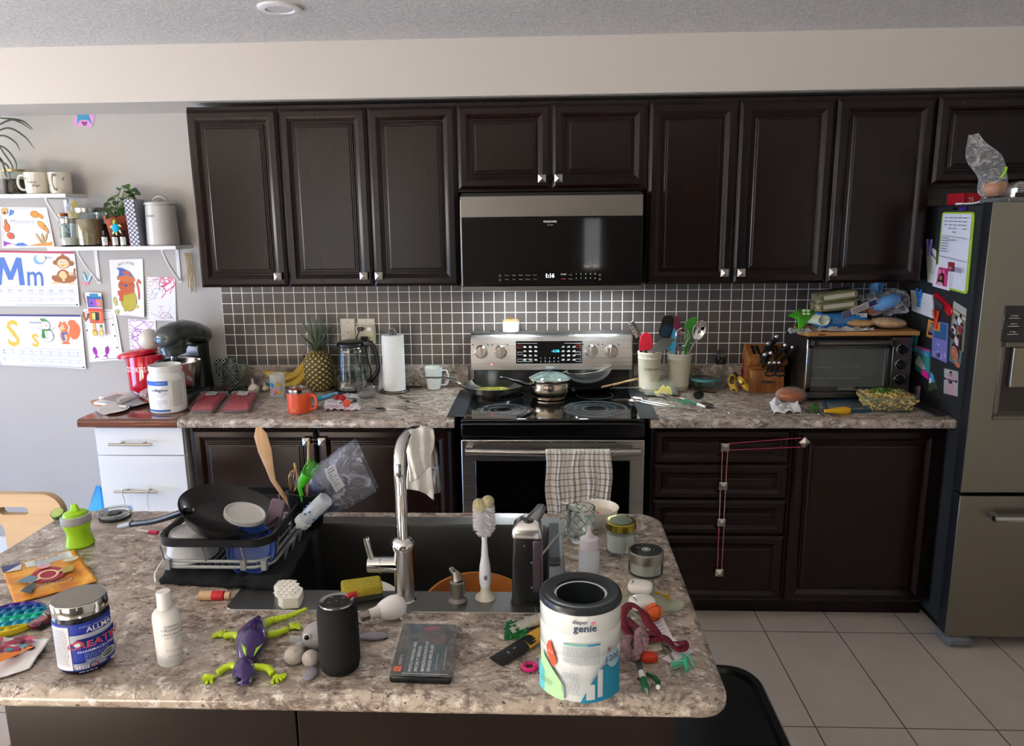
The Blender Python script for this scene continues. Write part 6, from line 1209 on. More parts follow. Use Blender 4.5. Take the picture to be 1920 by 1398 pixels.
m=MB();m.tube([(-.065,0,-.03),(-.03,-.005,-.012),(.03,-.005,.012),(.055,0,.02)],[.014,.026,.026,.016],16);m.build('sausage',K('#a0503a',.35),t)
m=MB();m.tube([(-.055,-.001,-.01),(-.02,-.008,.003),(.02,-.008,.018),(.05,-.002,.028)],[.018,.031,.031,.019],16);m.v=[v+V((0,-.03,.006)) for v in m.v];m.build('blue_label',K('#5f9ad6',.2),t)
blob('bag_film','','',(.01,.0,-.045),(.10,.06,.055),5,m_film('thin_film',(.03,.4)),.55,t,nu=40,nv=24,freq=3,sharp=20)
c=Y(1697,568,-.2);m=MB();m.ell((0,0,0),(.035,.05,.035),nu=36,nv=20);m.v=[v*(1+.5*noise.noise(v*45+V((3,1,2)))) for v in m.v];o=m.build('plastic_bag',m_film('white_film',(.35,.8),'#e6e4e4'),None,sharp=15);o.location=(1.535,-.17,c.z+.012);tag(o,'crumpled translucent grocery bag bunched at the right end of the board','bag')
c=Y(1646,541,-.2);m=MB();m.grid(lambda a,b: V((-.036+.072*a*(1-.3*b),.01*math.sin(a*9)+.008*math.sin(b*7),.03-.055*b-.02*abs(a-.5)+.006*noise.noise(V((a*6,b*6,3))))),14,12);o=m.build('blue_wrapper',K('#6aa3dc',.25),None,sol=.0008,sharp=25);o.location=c;tag(o,'light blue crinkled wrapper standing above the sausage bag','wrapper')
o=crumple('clear_wrap','crumpled clear wrap behind the camouflage pouch','wrap',[V((1.33,-.06,0)),V((1.5,-.06,0)),V((1.5,-.13,0)),V((1.33,-.13,0))],BZ+.03,.07,m_film('grey_film',(.2,.5),'#8b8c90'),3)
# front of the right counter
c,r=foot(1482,761,56,CT);c.z=CT;t=thing('wrapped_loaf','round brown loaf in shiny cling film in front of the toaster oven','bread',c);m=MB();m.ell((0,0,.034),(r,r*.85,.034),nu=40,nv=22);m.v=[v+V((0,0,-.012*max(0,1-(v.x**2+v.y**2)/(.02**2))*(v.z>.034)+.003*noise.noise(v*40))) for v in m.v];m.build('loaf',K('#a04f1c',.3,coat=.8,n=.35,ns=25,nb=.3),t,sharp=80);m=MB();m.ell((0,0,.035),(r+.003,r*.85+.003,.036),nu=44,nv=24);m.v=[v+V((0,0,.003*noise.noise(v*60)+.0)) for v in m.v];m.build('cling_film',m_film('cling',(0,.05),'#ffffff'),t,sharp=30)
crumple('paper_towel_sheet','crumpled white paper towel in front of the wrapped loaf','paper towel',[Z(u,v,CT) for u,v in ((1442,756),(1490,757),(1502,775),(1450,776))],CT,.032,K('#e0dfdf',.8),4,22,4.5)
cutlery('table_knife','silver knife pointing away from the crumpled paper towel',Z(1552,786,CT),Z(1492,768,CT),CT+.002)
P0,P1=Z(1545,778,CT),Z(1594,777,CT);c=(P0+P1)/2;t=thing('yellow_squash','small yellow squash with dark tip lying by the counter edge','squash',(c.x,c.y,CT+.017));L=(P1-P0).length/2;t.rotation_euler=(0,0,math.atan2(P1.y-P0.y,P1.x-P0.x));MB(Matrix.Rotation(PI/2,4,'Y')).lathe([(0,-L),(.007,-L+.002),(.010,-L*.5),(.016,.1*L),(.0175,L*.6),(.013,L*.93),(0,L)],24).build('flesh',K('#d6a318',.35),t);MB(Matrix.Rotation(PI/2,4,'Y')).lathe([(0,L-.003),(.006,L-.003),(.005,L+.004),(0,L+.004)],12).build('tip',K('#2a2418',.7),t)
c,r=foot(1527,772,18,CT);c.z=CT;o=MB(Matrix.Rotation(-.25,4,'Z') @ Matrix.Translation((0,.03,.016)) @ Matrix.Rotation(PI/2,4,'X')).lathe([(0,0),(.0135,0),(.016,.004),(.0165,.06),(.012,.066),(0,.067)],22).build('cucumber_piece',K('#39661f',.35,n=.35,ns=60));o.location=c;tag(o,'dark green cucumber end between the loaf and the container lid','cucumber')
P=[Z(u,v,CT) for u,v in ((1540,753),(1612,752),(1637,773),(1547,776))];cc=sum(P,V())/4;t=thing('container_lid','rectangular blue-rimmed food container lid in front of the toaster oven','lid',cc);q=lambda a,b,z: (P[3]*(1-a)*(1-b)+P[2]*a*(1-b)+P[0]*(1-a)*b+P[1]*a*b)-cc+V((0,0,z))
ring=lambda i,z: [q(x,y_,z) for x,y_ in rr(i,i,1-i,1-i,.1,5)]
MB().loft([ring(0,0),ring(0,.011),ring(.03,.013),ring(.06,.013),ring(.09,.007)],0,True,False).build('rim',K('#1f4a66',.3),t);MB().loft([ring(.085,.006),ring(.1,.0085)],0,False,True).build('clear_panel',K('#7d8588',.15),t)
# pasta dish
P=[Z(u,v,CT) for u,v in ((1626,752),(1700,750),(1712,773),(1634,773))];cc=V((1.428,-.463,CT));t=thing('pasta_dish','square glass dish heaped with pasta and chopped herbs','dish',cc,-.06);R3=lambda w_,rad,z: [(x,yy,z) for x,yy in rr(-w_,-w_*.85,w_,w_*.85,rad,5)]
MB().loft([R3(.075,.02,0),R3(.082,.022,.005),R3(.1,.024,.058),R3(.106,.026,.062),R3(.106,.026,.065),R3(.098,.024,.064),R3(.079,.02,.008)],0,True,True).build('glass_dish',K('#e9f4f0',.03,0,.9,ior=1.4),t)
rn=random.Random(9);m=MB();MP=[K('#cfb56a',.5),K('#bfa055',.5),K('#dcc98a',.5)]
m.loft([R3(.074,.018,.009),R3(.092,.022,.052)],0,True,True)
for i in range(430):
    if i<190: x,y_=rn.uniform(-.088,.088),rn.uniform(-.072,.072);z=.056+.018*(1-(x/.09)**2)*(1-(y_/.075)**2)+rn.uniform(-.004,.004)
    else:
        z=rn.uniform(.012,.055);k=.077+(z-.008)*.36;s_=rn.choice((0,0,1,2));x,y_=(rn.uniform(-k,k),-k*.85+.002) if s_==0 else ((-k+.002,rn.uniform(-k,k)*.85) if s_==1 else (k-.002,rn.uniform(-k,k)*.85))
    a0=rn.uniform(0,6.3);m.at((x,y_,z),(rn.uniform(-1,1),rn.uniform(-1,1),a0)).tube([(.0075*math.cos(k_),.0075*math.sin(k_),0) for k_ in (0,.8,1.6,2.4)],.0037,5,i % 3)
o=m.build('pasta',MP,t,sharp=80);o['kind']='stuff';m=MB()
for i in range(130): x,y_=rn.gauss(-.015,.026),rn.gauss(.0,.022);m.at((x,y_,.078+rn.uniform(-.004,.006)),(rn.uniform(-1,1),rn.uniform(-1,1),rn.uniform(0,6))).box((-.005,-.003,-.0004),(.005,.003,.0004),i % 2)
o=m.build('chopped_herbs',[K('#3f6a1f',.5),K('#5f8a2c',.5)],t);o['kind']='stuff'
# tongs, marker, spoon
def tongs(label,p0,p1,green):
    d_=V((p1.x-p0.x,p1.y-p0.y,0));L=d_.length;t=thing('kitchen_tongs',label,'tongs',(p0.x,p0.y,CT));t.rotation_euler=(0,0,math.atan2(d_.y,d_.x))
    for s_ in (-1,1):
        m=MB();m.tube([(.01,s_*.012,.012),(L*.45,s_*.016,.011),(L*.96,s_*.004,.010)],.0045,8,flat=.5,up=(0,0,1));arm=m.build('arm',SS,t)
        if green: MB().tube([(L*.52,s_*.016,.012),(L*.86,s_*.009,.011)],.0056,8,flat=.7,up=(0,0,1)).build('grip',K('#0f6a4a',.4),arm)
        MB().grid(lambda a,b: V((-.022+.05*a,s_*.012+(b-.5)*.034*math.sin(PI*(.15+.75*a)),.006+.01*(2*b-1)**2+.004*s_)),8,6).build('scalloped_tip',K('#c9b9b4',.3,.6),arm,sol=.001)
    MB().tube([(L*.96,-.006,.010),(L+.008,-.006,.012),(L+.008,.006,.012),(L*.96,.006,.010)],.003,6).build('hanging_loop',SS2,t)
tongs('long steel kitchen tongs lying nearest the counter edge by the range',Z(1190,754,CT),Z(1312,776,CT),False)
tongs('steel tongs with green grips lying in front of the butter dish',Z(1238,743,CT),Z(1300,764,CT),True)
pen('toothbrush','toothbrush-like stick with pink, white and green sections beside the green tongs','brush',Z(1268,747,CT),Z(1322,765,CT),.006,(('pink_end',0,.14,.8,1,K('#b03a5c',.4)),('white_part',.14,.3,1,1,WHITE),('green_part',.3,.75,1,1,K('#1c7a56',.35)),('white_end',.75,1,1,.8,WHITE)))
cutlery('spoon','small steel spoon lying right of the tongs',Z(1374,780,CT),Z(1316,757,CT),CT,.008)
tag(MB().box((1.565,-.60,CT),(1.612,-.36,CT+.006)).build('foil_box_blade',K('#6f6a66',.3,.8),None,bev=.001),'narrow steel trim strip lying on the counter end beside the fridge','trim strip')
# ================================================================ ON AND ON TOP OF THE REFRIGERATOR
FX_=1.6285
def onf(pts,y0=0): return [X(u,v,FX_) for u,v in pts]
def fpanel(name,label,cat,px,th,mat,nm='board',bev=.0,rnd=0):
    TL,TR,BR,BL=onf(px);cc=(TL+TR+BR+BL)/4;t=thing(name,label,cat,cc)
    f=lambda x,y_,l: BL*(1-x)*(1-y_)+BR*x*(1-y_)+TL*(1-x)*y_+TR*x*y_-cc+V((-th-l,0,0))
    m=MB();A=[f(x,y_,0) for x,y_ in (rr(0,0,1,1,rnd or .001,4))];m.loft([[p+V((th,0,0)) for p in A],A]);m.build(nm,mat,t,bev=bev);return t,f
t,f=fpanel('whiteboard','small whiteboard with lime green frame and handwriting on the fridge side','whiteboard',((1770,397),(1830,397),(1816,552),(1757,536)),.008,K('#a3c83c',.4),'frame',.002,.06);a=Art(f,.0004);a.rect(.05,.03,.95,.975,'#e6e6ee',2,2)
rn=random.Random(12)
for i in range(5):
    for j in range(3+i % 3): a.lines(.12+.16*i,.24+.16*i,.92-.045*j,.012,1,'#50506a')
for z in (.70,.42): a.line([(.05,z),(.95,z-.03)],.006,'#8d8da0')
for j in range(6): a.lines(.1,.36,.66-.035*j,.01,1,'#50506a')
a.line([(.55,.3),(.55,.05)],.012,'#8d8da0');a.lines(.6,.9,.3,.012,3,'#50506a');a.lines(.38,.62,.64,.012,1,'#50506a');a.build('writing',t)
c=X(1805,393,FX_);o=MB().tube([(0,-.035,0),(0,.0,0)],.008,10).build('marker',K('#4b2a8a',.35),None);o.location=c+V((-.01,.0,.004));tag(o,'purple dry-erase marker clipped above the whiteboard','marker');MB().tube([(0,0,0),(0,.042,0)],.0075,10).build('barrel',BLK,o)
def photo(name,label,px,paint,border=.0,base='#e9e6ea',cat='photo'):
    t,f=fpanel(name,label,cat,px,.0012,K(base,.5),'print');a=Art(f,.0003);paint(a);a.build('picture',t);return t
def ph_girl(a):
    a.rect(.2,.12,.85,.88,'#d64a86',2,2)
    for i in range(14): q_=random.Random(i);a.el(q_.uniform(.25,.8),q_.uniform(.3,.85),.06,.05,'#efa8c6' if i % 2 else '#b81f5e',n=8)
    a.el(.5,.48,.15,.17,'#241614');a.poly([(.35,.5),(.65,.5),(.68,.2),(.32,.2)],'#241614');a.el(.5,.45,.1,.11,'#a9694a');a.poly([(.3,.12),(.38,.27),(.62,.27),(.72,.12)],'#e6a5b8');a.el(.46,.46,.015,.01,'#241614',n=6);a.el(.54,.46,.015,.01,'#241614',n=6);a.el(.5,.4,.03,.008,'#8a3a34',n=8)
photo('photograph','photo of a dark-haired child on pink background at the whiteboard corner',((1761,495),(1789,498),(1785,545),(1753,536)),ph_girl)
_p=[o for o in C.objects if o.name.startswith('photograph')][0];_p.location.x -= .0095
def ph_baby(a):
    a.rect(0,0,1,1,'#4f6f72',2,2);a.el(.5,.6,.36,.36,'#1d1411');a.el(.46,.48,.33,.34,'#b8694c');a.el(.3,.54,.06,.035,'#efe6e0');a.el(.6,.54,.06,.035,'#efe6e0');a.el(.31,.54,.035,.03,'#1c1210');a.el(.6,.54,.035,.03,'#1c1210');a.line([(.2,.62),(.32,.65),(.4,.62)],.015,'#3a2018');a.line([(.52,.62),(.62,.65),(.7,.62)],.015,'#3a2018');a.el(.43,.42,.06,.03,'#a55a3e');a.el(.42,.31,.1,.035,'#8e3a34');a.el(.85,.12,.22,.14,'#b8694c');a.el(.1,.45,.05,.08,'#a55a3e')
def ph_group(a):
    a.rect(0,0,1,1,'#7f7a58',2,2);a.rect(0,.82,1,1,'#a9ada0',2);a.rect(0,.72,1,.78,'#c9c4ae',2)
    for x,y_,c1_ in ((.6,.62,'#d9d4dc'),(.3,.5,'#9aa0ac'),(.75,.45,'#8a2a3a'),(.3,.3,'#cbb8c8'),(.6,.12,'#d8bcc6'),(.2,.15,'#1d1a1c')): a.el(x,y_,.17,.1,c1_);a.el(x+.05,y_+.11,.08,.05,'#a06a50');a.el(x+.05,y_+.14,.09,.04,'#1d1411')
    a.rect(.75,.0,.9,.35,'#3a2030')
def ph_gym(a):
    a.rect(0,0,1,1,'#a9a2a0',2,2);a.line([(0,.85),(.6,.95)],.03,'#d0caca');a.el(.5,.9,.1,.05,'#1d1411');a.el(.5,.8,.1,.07,'#a86a54');a.poly([(.35,.72),(.65,.72),(.62,.45),(.7,.05),(.4,.02),(.38,.45)],'#cf8a96');a.rect(.38,.45,.62,.56,'#2a2024');a.line([(.08,.6),(.92,.58)],.035,'#1d1a22');a.el(.08,.6,.06,.05,'#1d1a22');a.el(.92,.58,.06,.05,'#1d1a22')
photo('photograph','photo strip of people outdoors on the fridge side below the thermometer',((1789,564),(1813,579),(1806,660),(1781,632)),ph_group);photo('photograph','close-up photo of a dark-haired baby face on the fridge side',((1783,632),(1804,655),(1800,690),(1780,675)),ph_baby);photo('photograph','small photo of a person in pink holding a barbell, lowest on the fridge',((1771,690),(1797,696),(1796,743),(1770,737)),ph_gym)
def clipm(label,u,v,col,s_=1.0):
    c=X(u,v,FX_)+V((-.010,0,0));t=thing('magnetic_clip',label,'clip',c,group=None);M_=K(col,.35)
    m=MB();m.box((-.004,-.010*s_,-.045*s_),(.004,.010*s_,.0));m.build('clip_body',M_,t,bev=.003)
    for y_ in (-.017,.017): MB().tube([(0,y_*.5*s_,-.005),(-.003,y_*s_,.012*s_),(-.004,y_*1.15*s_,.034*s_)],[.005,.0055,.006],8).build('clip_ear',M_,t)
    return t
PL=K('#d9d9dc',.7)
t,f=fpanel('coupon_strips','strip of white paper slips hanging left of the whiteboard','paper',((1737,453),(1756,470),(1755,533),(1740,528)),.002,K('#d5d6cf',.7),'slip');a=Art(f,.0004);a.rect(0,.85,.5,1,'#f0f0ee');a.rect(.1,.88,.35,.95,'#2a2a2c');a.line([(0,.95),(1,.75)],.05,'#1d1d22');a.lines(.2,.8,.6,.02,8,'#8b8c88',2.4);a.build('print',t)
clipm('lavender magnetic clip holding the white slips',1748,462,'#7a6fb5',.9)
t,f=fpanel('paper_sheets','stack of white folded sheets under a blue clip above the toaster oven','paper',((1710,543),(1751,553),(1752,597),(1712,582)),.006,PL,'sheet');a=Art(f,.0004)
for y_ in (.75,.55): a.line([(.45,y_),(.75,y_-.03)],.012,'#8a8a90')
a.build('print',t);clipm('bright blue magnetic clip on the white sheets',1728,556,'#1577cf',1.0)
# thermometer
c=X(1770,572,FX_)+V((-.012,0,0));t=thing('food_thermometer','red folding food thermometer stuck to the fridge side','thermometer',c);A_,B_=X(1754,556,FX_)-c,X(1783,583,FX_)-c;m=MB();m.tube([A_,(A_+B_)/2,B_],[.02,.022,.02],12,flat=.45,up=(1,0,0));m.build('thermometer_body',K('#a81522',.35),t);m=MB();m.tube([A_*.75+V((-.008,0,-.002)),B_*.35+V((-.008,0,-.002))],.012,10,flat=.3,up=(1,0,0));m.build('display',K('#3c4544',.3),t);m=MB(Matrix.Translation(B_));m.tube([(-.004,.014*math.cos(k*PI/8),.014*math.sin(k*PI/8)) for k in range(16)],.0065,8,0,True);m.build('hanging_ring',K('#c4141f',.35),t)
def card(name,label,px,col,th,paint): t,f=fpanel(name,label,'card',px,th,K(col,.55),'card_sheet');a=Art(f,.0004);paint(a);a.build('print',t);return t
def pl_(a): a.rect(.1,.55,.95,.97,'#2c5f8a');a.rect(.05,.75,.5,.98,'#d88a3a');a.text('hello',.45,.38,.06,'#e9e9f4');[a.ring(.2+.25*i,.12+.06*(i % 2),.05,.015,'#e6e0f0') for i in range(4)];a.el(.5,.12,.1,.06,'#5a4a5a')
card('greeting_card','lilac and blue greeting cards under the orange clip',((1752,601),(1779,606),(1776,680),(1748,668)),'#7a76b8',.004,pl_)
def br_(a): a.poly([(.08,.12),(.9,.3),(.85,.75),(.2,.92)],'#2c2a2b');a.lines(.18,.8,.8,.03,9,'#c9c6c4',1.9)
card('badge_card','orange-edged shield shaped badge card over the lilac card',((1742,598),(1774,614),(1764,640),(1738,630)),'#d08a3a',.003,br_);bpy.data.objects[-1:] if 0 else None
clipm('orange-red magnetic clip above the shield badge card',1760,596,'#d8431f',1.0)
def bl_(a): a.rect(.0,.75,1,.93,'#1e8cc4',2);a.rect(0,.93,1,1,'#e23fa0',2);a.lines(.1,.9,.88,.03,3,'#bfe2f2');a.poly([(0,.25),(.35,.68),(.8,.3),(.5,.2)],'#c4c9c0');a.rect(.5,0,1,.22,'#e01e8c',2)
card('note_cards','teal, pink and green note cards under a turquoise clip beside the toaster oven',((1716,645),(1745,656),(1744,712),(1718,692)),'#3a8f8a',.005,bl_);clipm('turquoise magnetic clip on the note cards',1720,641,'#1fa0b8',.9)
m=MB();m.loft([[V((0,y_,z)) for y_,z in p] for p in [[(-.03,0),(.03,.012),(.02,.06),(-.02,.05)]]*1],0) if 0 else m.grid(lambda a,b: V((-.012-.008*math.sin(a*6),-.035+.07*a,-.09+.1*b-.02*a)),8,8);o=m.build('patterned_leaflet',K('#8d6f78',.5,n=.6,ns=60),None,sol=.001);o.location=X(1728,725,FX_)+V((-.004,.01,.0));tag(o,'crumpled dark red and white leaflet hanging low beside the toaster oven','leaflet')
def mg_(a): a.rect(0,.5,1,1,'#4a9bd8',2);a.rect(0,.45,.4,.7,'#dfe9ee');a.rect(0,0,1,.45,'#3b4a34',2)
card('souvenir_magnet','triangular landscape magnet low on the fridge side',((1747,697),(1752,703),(1757,728),(1741,735)),'#5f6f66',.004,mg_)
t=card('holder_magnet','small dark red cup shaped magnet stuck on the whiteboard',((1785,491),(1795,492),(1794,509),(1785,508)),'#9a2436',.004,lambda a: a.rect(.2,.2,.8,.5,'#c8878c'))
for c_ in [t]: c_.location.x -= .012
# on top of the fridge
FT=1.756
c=V((1.70,-.60,FT+.0255));t=thing('bread_bag','clear plastic bag of orange-brown rolls tied with a lime clip on the fridge','bag',c);q=lambda u,v,y: Y(u,v,y)-c
for i,(dx,dy,s_) in enumerate(((-.005,-.02,.05),(.035,.0,.045))): m=MB();m.ell((dx,dy,s_*.62),(s_,s_*.9,s_*.62));m.build('bread_roll',K('#c07a42',.5,n=.2,ns=20),t)
prf=[((1838,372),(1878,372)),((1833,350),(1886,352)),((1842,335),(1887,332)),((1822,318),(1886,318)),((1810,300),(1884,298)),((1810,280),(1872,282)),((1814,265),(1848,270)),((1816,253),(1834,250))]
rings=[]
for j,(a_,b_) in enumerate(prf):
    A_,B_=q(*a_,-.62),q(*b_,-.62);mid=(A_+B_)/2;hw=(B_.x-A_.x)/2;dp=.05 if j<3 else .03*(1-j/9)
    rings.append([mid+V((hw*math.cos(k*PI/16)*(1+.1*noise.noise(V((k*.6,j*.9,1)))),dp*math.sin(k*PI/16)*(1+.5*noise.noise(V((k*.5,j,3)))),(B_.z-A_.z)/2*math.cos(k*PI/16)+.006*noise.noise(V((k*.5,j*.8,7))))) for k in range(32)])
m=MB();m.loft(rings,0,True,False);m.build('bag_film',m_film('bread_bag_film',(.10,.45),'#f0f0f0'),t,sharp=20,sub=1)
A_,B_=q(1877,333,-.67),q(1887,313,-.67);MB().tube([A_,(A_+B_)/2+V((.002,-.004,0)),B_],.005,8).build('bag_clip',K('#93c81e',.4),t)
c=V((1.80,-.66,FT+.01));t=tag(MB().loft([[V((x*s_+dx,y_*s_,z+.006*noise.noise(V((x*40,y_*40,z*30))))) for x,y_ in rr(-.09,-.05,.09,.05,.03,6)] for z,s_,dx in ((0,.8,0),(.012,1,0),(.045,1,.0),(.068,.8,.005),(.075,.5,.01))]).build('foil_packet',K('#b9b7b2',.25,.8,nb=1,ns=45),None,sharp=20),'crinkled silver printed food packet on the fridge beside the bread bag','packet');t.location=c+V((.0,0,.0))
a=Art(plane((-.085,-.052,.01),(1,0,.0),(0,0,1)),.002);a.rect(.0,.0,.05,.02,'#2c2a30');a.lines(.005,.045,.045,.004,4,'#5d5f6a');a.build('print',t)
o=MB().box((-.07,-.05,0),(.07,.05,.045)).build('food_box',K('#a01420',.4),None,bev=.001);o.location=(1.715,-.42,FT+.001);o.rotation_euler=(0,0,.15);tag(o,'dark red food carton marked 75 on top of the fridge','box');a=Art(plane((-.07,-.0505,0),(1,0,0),(0,0,1)),.0003);a.rect(.015,.002,.115,.043,'#c41c2c');a.text('75',.034,.012,.017,'#ecdcd8',rot=.2,bold=.02);a.poly([(.072,.005),(.082,.005),(.09,.04),(.08,.042)],'#d9b48a');a.build('print',o)
tag(MB().box((1.655,-.12,FT),(1.80,-.05,FT+.03)).build('cardboard_piece',K('#8d8676',.8),None,bev=.001),'grey-brown cardboard strip lying at the back of the fridge top','cardboard');tag(MB().tube(bez([(1.64,-.45,FT+.004),(1.67,-.5,FT+.004),(1.69,-.53,FT+.010),(1.705,-.55,FT+.028)],6),.005,8,flat=.4).build('white_cable',WHITE),'white cable curling over the fridge top edge','cable')
# ================================================================ ON THE ISLAND
IT=.9143;FZ=.9168
c,r=foot(153,1031,50,IT);c.z=IT;t=thing('sippy_cup','lime green toddler sippy cup with grey collar near the island corner','cup',c);t.rotation_euler=(0,-.06,0);LG=K('#a9e01a',.35,0,.15);H=hz(c,150,948);q=H/.115
MB().lathe([(0,0),(r-.004,0),(r,.006),(r-.002,.014),(r*.80,.036*q),(r*.86,.052*q),(r*1.0,.066*q),(r*1.02,.072*q),(0,.072*q)],36).build('cup_body',LG,t)
MB().lathe([(r*1.02,.068*q),(r*1.06,.07*q),(r*1.04,.088*q),(r*.9,.09*q)],36).build('collar',K('#a9adab',.4),t)
m=MB();m.lathe([(r*.92,.086*q),(r*.84,.092*q),(r*.8,.097*q),(r*.55,.101*q),(0,.103*q)],32);m.loft([[(x*s_+.002,y_*s_*.5,z*q) for x,y_ in rr(-.012,-.012,.012,.012,.006,3)] for z,s_ in ((.098,1.1),(.108,.8),(.118,.62),(.120,.4))]);m.build('spout_lid',LG,t)
c=Z(110,971,IT);c.z=IT;t=thing('cucumber_slice','single cucumber slice near the far left corner of the island','cucumber',c);m=MB(Matrix.Translation((0,0,.012)) @ Matrix.Rotation(.5,4,'X'));m.lathe([(0,-.006),(.0175,-.006),(.018,.006),(.016,.0065)],24);m.build('rind',K('#37661f',.35),t);MB(Matrix.Translation((0,0,.012)) @ Matrix.Rotation(.5,4,'X')).lathe([(0.017,.0062),(.008,.0068),(0,.0068)],24).build('flesh',K('#b9d07a',.3,n=.2,ns=200),t)
c,r=foot(217,981,64,IT);c.z=IT;t=thing('tumbler_lid','round clear tumbler lid with black slider lying near the back edge','lid',c)
MB().lathe([(0,.008),(r*.82,.008),(r*.84,.016),(r,.018),(r,.02),(r*.8,.019),(r*.78,.011),(0,.011)],40).build('clear_disc',K('#e4eaea',.04,0,.9),t);MB().lathe([(r*.84,0),(r*.87,0),(r*.87,.007),(r*.84,.007)],40).build('rubber_seal',K('#1b1b1c',.5),t);MB().box((-.014,-.016,.012),(.018,.010,.017)).build('slider',BLK,t,bev=.003)
# mail flyer
P=[Z(u,v,IT) for u,v in ((2,1066),(140,1034),(184,1093),(28,1134))];cc=sum(P,V())/4;t=thing('mail_flyer','crumpled orange envelope printed Connection and Catch em all, upside down','envelope',(cc.x,cc.y,IT))
o0=V((cc.x,cc.y,IT));f=lambda x,y_,l: (P[3]*(1-x)*(1-y_)+P[2]*x*(1-y_)+P[0]*(1-x)*y_+P[1]*x*y_)-o0+V((0,0,.002+.004*(noise.noise(V((x*4,y_*3,2)))+.5)+.012*max(0,x-.9)*6*.3+l))
def m_orange():
    g=G('orange_print');n=g.noise(g.mp((1,1,1)),14,3,1);g.set(Base_Color=g.ramp(n,[(.35,'#c8741c'),(.55,'#dd9a28'),(.7,'#e8b04a')]),Roughness=.4);return g.M
MB().grid(lambda a,b: f(a,b,0),24,20).build('envelope_sheet',m_orange(),t,sol=.0006,sharp=50)
a=Art(f,.0006,2);a.rect(.30,.80,.93,.97,'#d7dde2',8,2);a.lines(.42,.86,.93,.018,4,'#8d979c',2);a.poly([(0,.8),(.0,1.0),(.26,.97),(.27,.92)],'#3b4478');a.poly([(.02,.8),(.27,.93),(.22,.76)],'#cfcdd0')
a.el(.50,.46,.24,.19,'#9c2440',n=28);a.ring(.5,.46,.12,.03,'#e3c79a',ry=.11);a.line([(.62,.45),(.78,.55)],.04,'#e3c79a');a.line([(.38,.4),(.24,.34)],.04,'#e3c79a')
a.poly([(.1,.45),(.2,.52),(.3,.55),(.36,.45),(.3,.33),(.2,.38)],'#5f8296');a.poly([(.1,.2),(.2,.28),(.32,.3),(.26,.16),(.2,.06)],'#3a4a55');a.el(.5,.68,.09,.06,'#d9a6bb');a.poly([(.68,.5),(.86,.56),(.8,.38),(.66,.34)],'#b5a25a');a.el(.86,.68,.11,.045,'#c9cbbd',.1)
a.text('Connection',.52,.20,.10,'#26306a',rot=PI,sx=.72,bold=.02);a.text('Costco',.8,.27,.04,'#b3332c',rot=PI,sx=.7,bold=.01);a.l+=14;a.text("Catch 'em all",.56,.765,.055,'#2e2418',rot=PI,sx=.8,bold=.01);a.build('print',t)
# pop-it toy
c=Z(20,1166,IT);c.z=IT;t=thing('bubble_toy','round rainbow silicone bubble fidget toy at the left edge','toy',c,.35);R_p=.066;cols=['#4a2a9c','#16559c','#128fa8','#17b59a','#1e9ab8','#c9b41c']
m=MB();m.lathe([(R_p-.004,0),(R_p,.002),(R_p,.012),(R_p-.004,.014),(R_p-.006,.008),(0,.008)],40);mm=[K(c_,.35) for c_ in cols]
for i,f_ in enumerate(m.f): y_=sum(m.v[k].y for k in f_)/len(f_);m.m[i]=max(0,min(5,int((R_p-y_)/(2*R_p)*6)))
for k in range(1,6): y_=R_p-2*R_p*k/6;x_=math.sqrt(max(0,(R_p-.003)**2-y_*y_));m.box((-x_,y_-.0012,.006),(x_,y_+.0012,.0135),min(5,k))
m.build('toy_frame',mm,t)
for k in range(6):
    y_=R_p-2*R_p*(k+.5)/6;x_=math.sqrt((R_p-.007)**2-y_*y_);n_=max(1,int(2*x_/.0175))
    for i in range(n_): MB(Matrix.Translation((-x_+(i+.5)*2*x_/n_,y_,.007))).ell((0,0,0),(.0078,.0078,.008),nu=14,nv=8).build('bubble',mm[k],t)
# coloured flower drawing
P2=[Z(u,v,IT) for u,v in ((-60,1185),(96,1208),(56,1256),(-80,1300))];cc2=sum(P2,V())/4;t=thing('drawing','white page with maroon coloured flowers curling at the island left edge','drawing',(cc2.x,cc2.y,IT));o2=V((cc2.x,cc2.y,IT))
f=lambda x,y_,l: (P2[3]*(1-x)*(1-y_)+P2[2]*x*(1-y_)+P2[0]*(1-x)*y_+P2[1]*x*y_)-o2+V((0,0,.0015+.022*max(0,x-.75)*2*y_+.003*noise.noise(V((x*5,y_*4,7)))+.002+l))
MB().grid(lambda a,b: f(a,b,0),20,16).build('paper',PAPER,t,sol=.0004,sharp=50);a=Art(f,.0006,2);rn=random.Random(3)
for i in range(26): x,y_=rn.uniform(.3,.82),rn.uniform(.5,.9);a.el(x,y_,rn.uniform(.05,.08),rn.uniform(.05,.09),['#8e2548','#a83058','#6d1a38','#b8476a'][i % 4],rn.random()*3,10)
a.poly([(.3,.1),(.75,.3),(.8,.42),(.5,.4)],'#d2761f');a.poly([(.75,.3),(.95,.45),(.85,.5)],'#d2761f')
for x,y_ in ((.62,.47),(.8,.52),(.45,.45)): a.el(x,y_,.05,.04,'#2f8f92',.5)
a.build('drawing_marks',t)
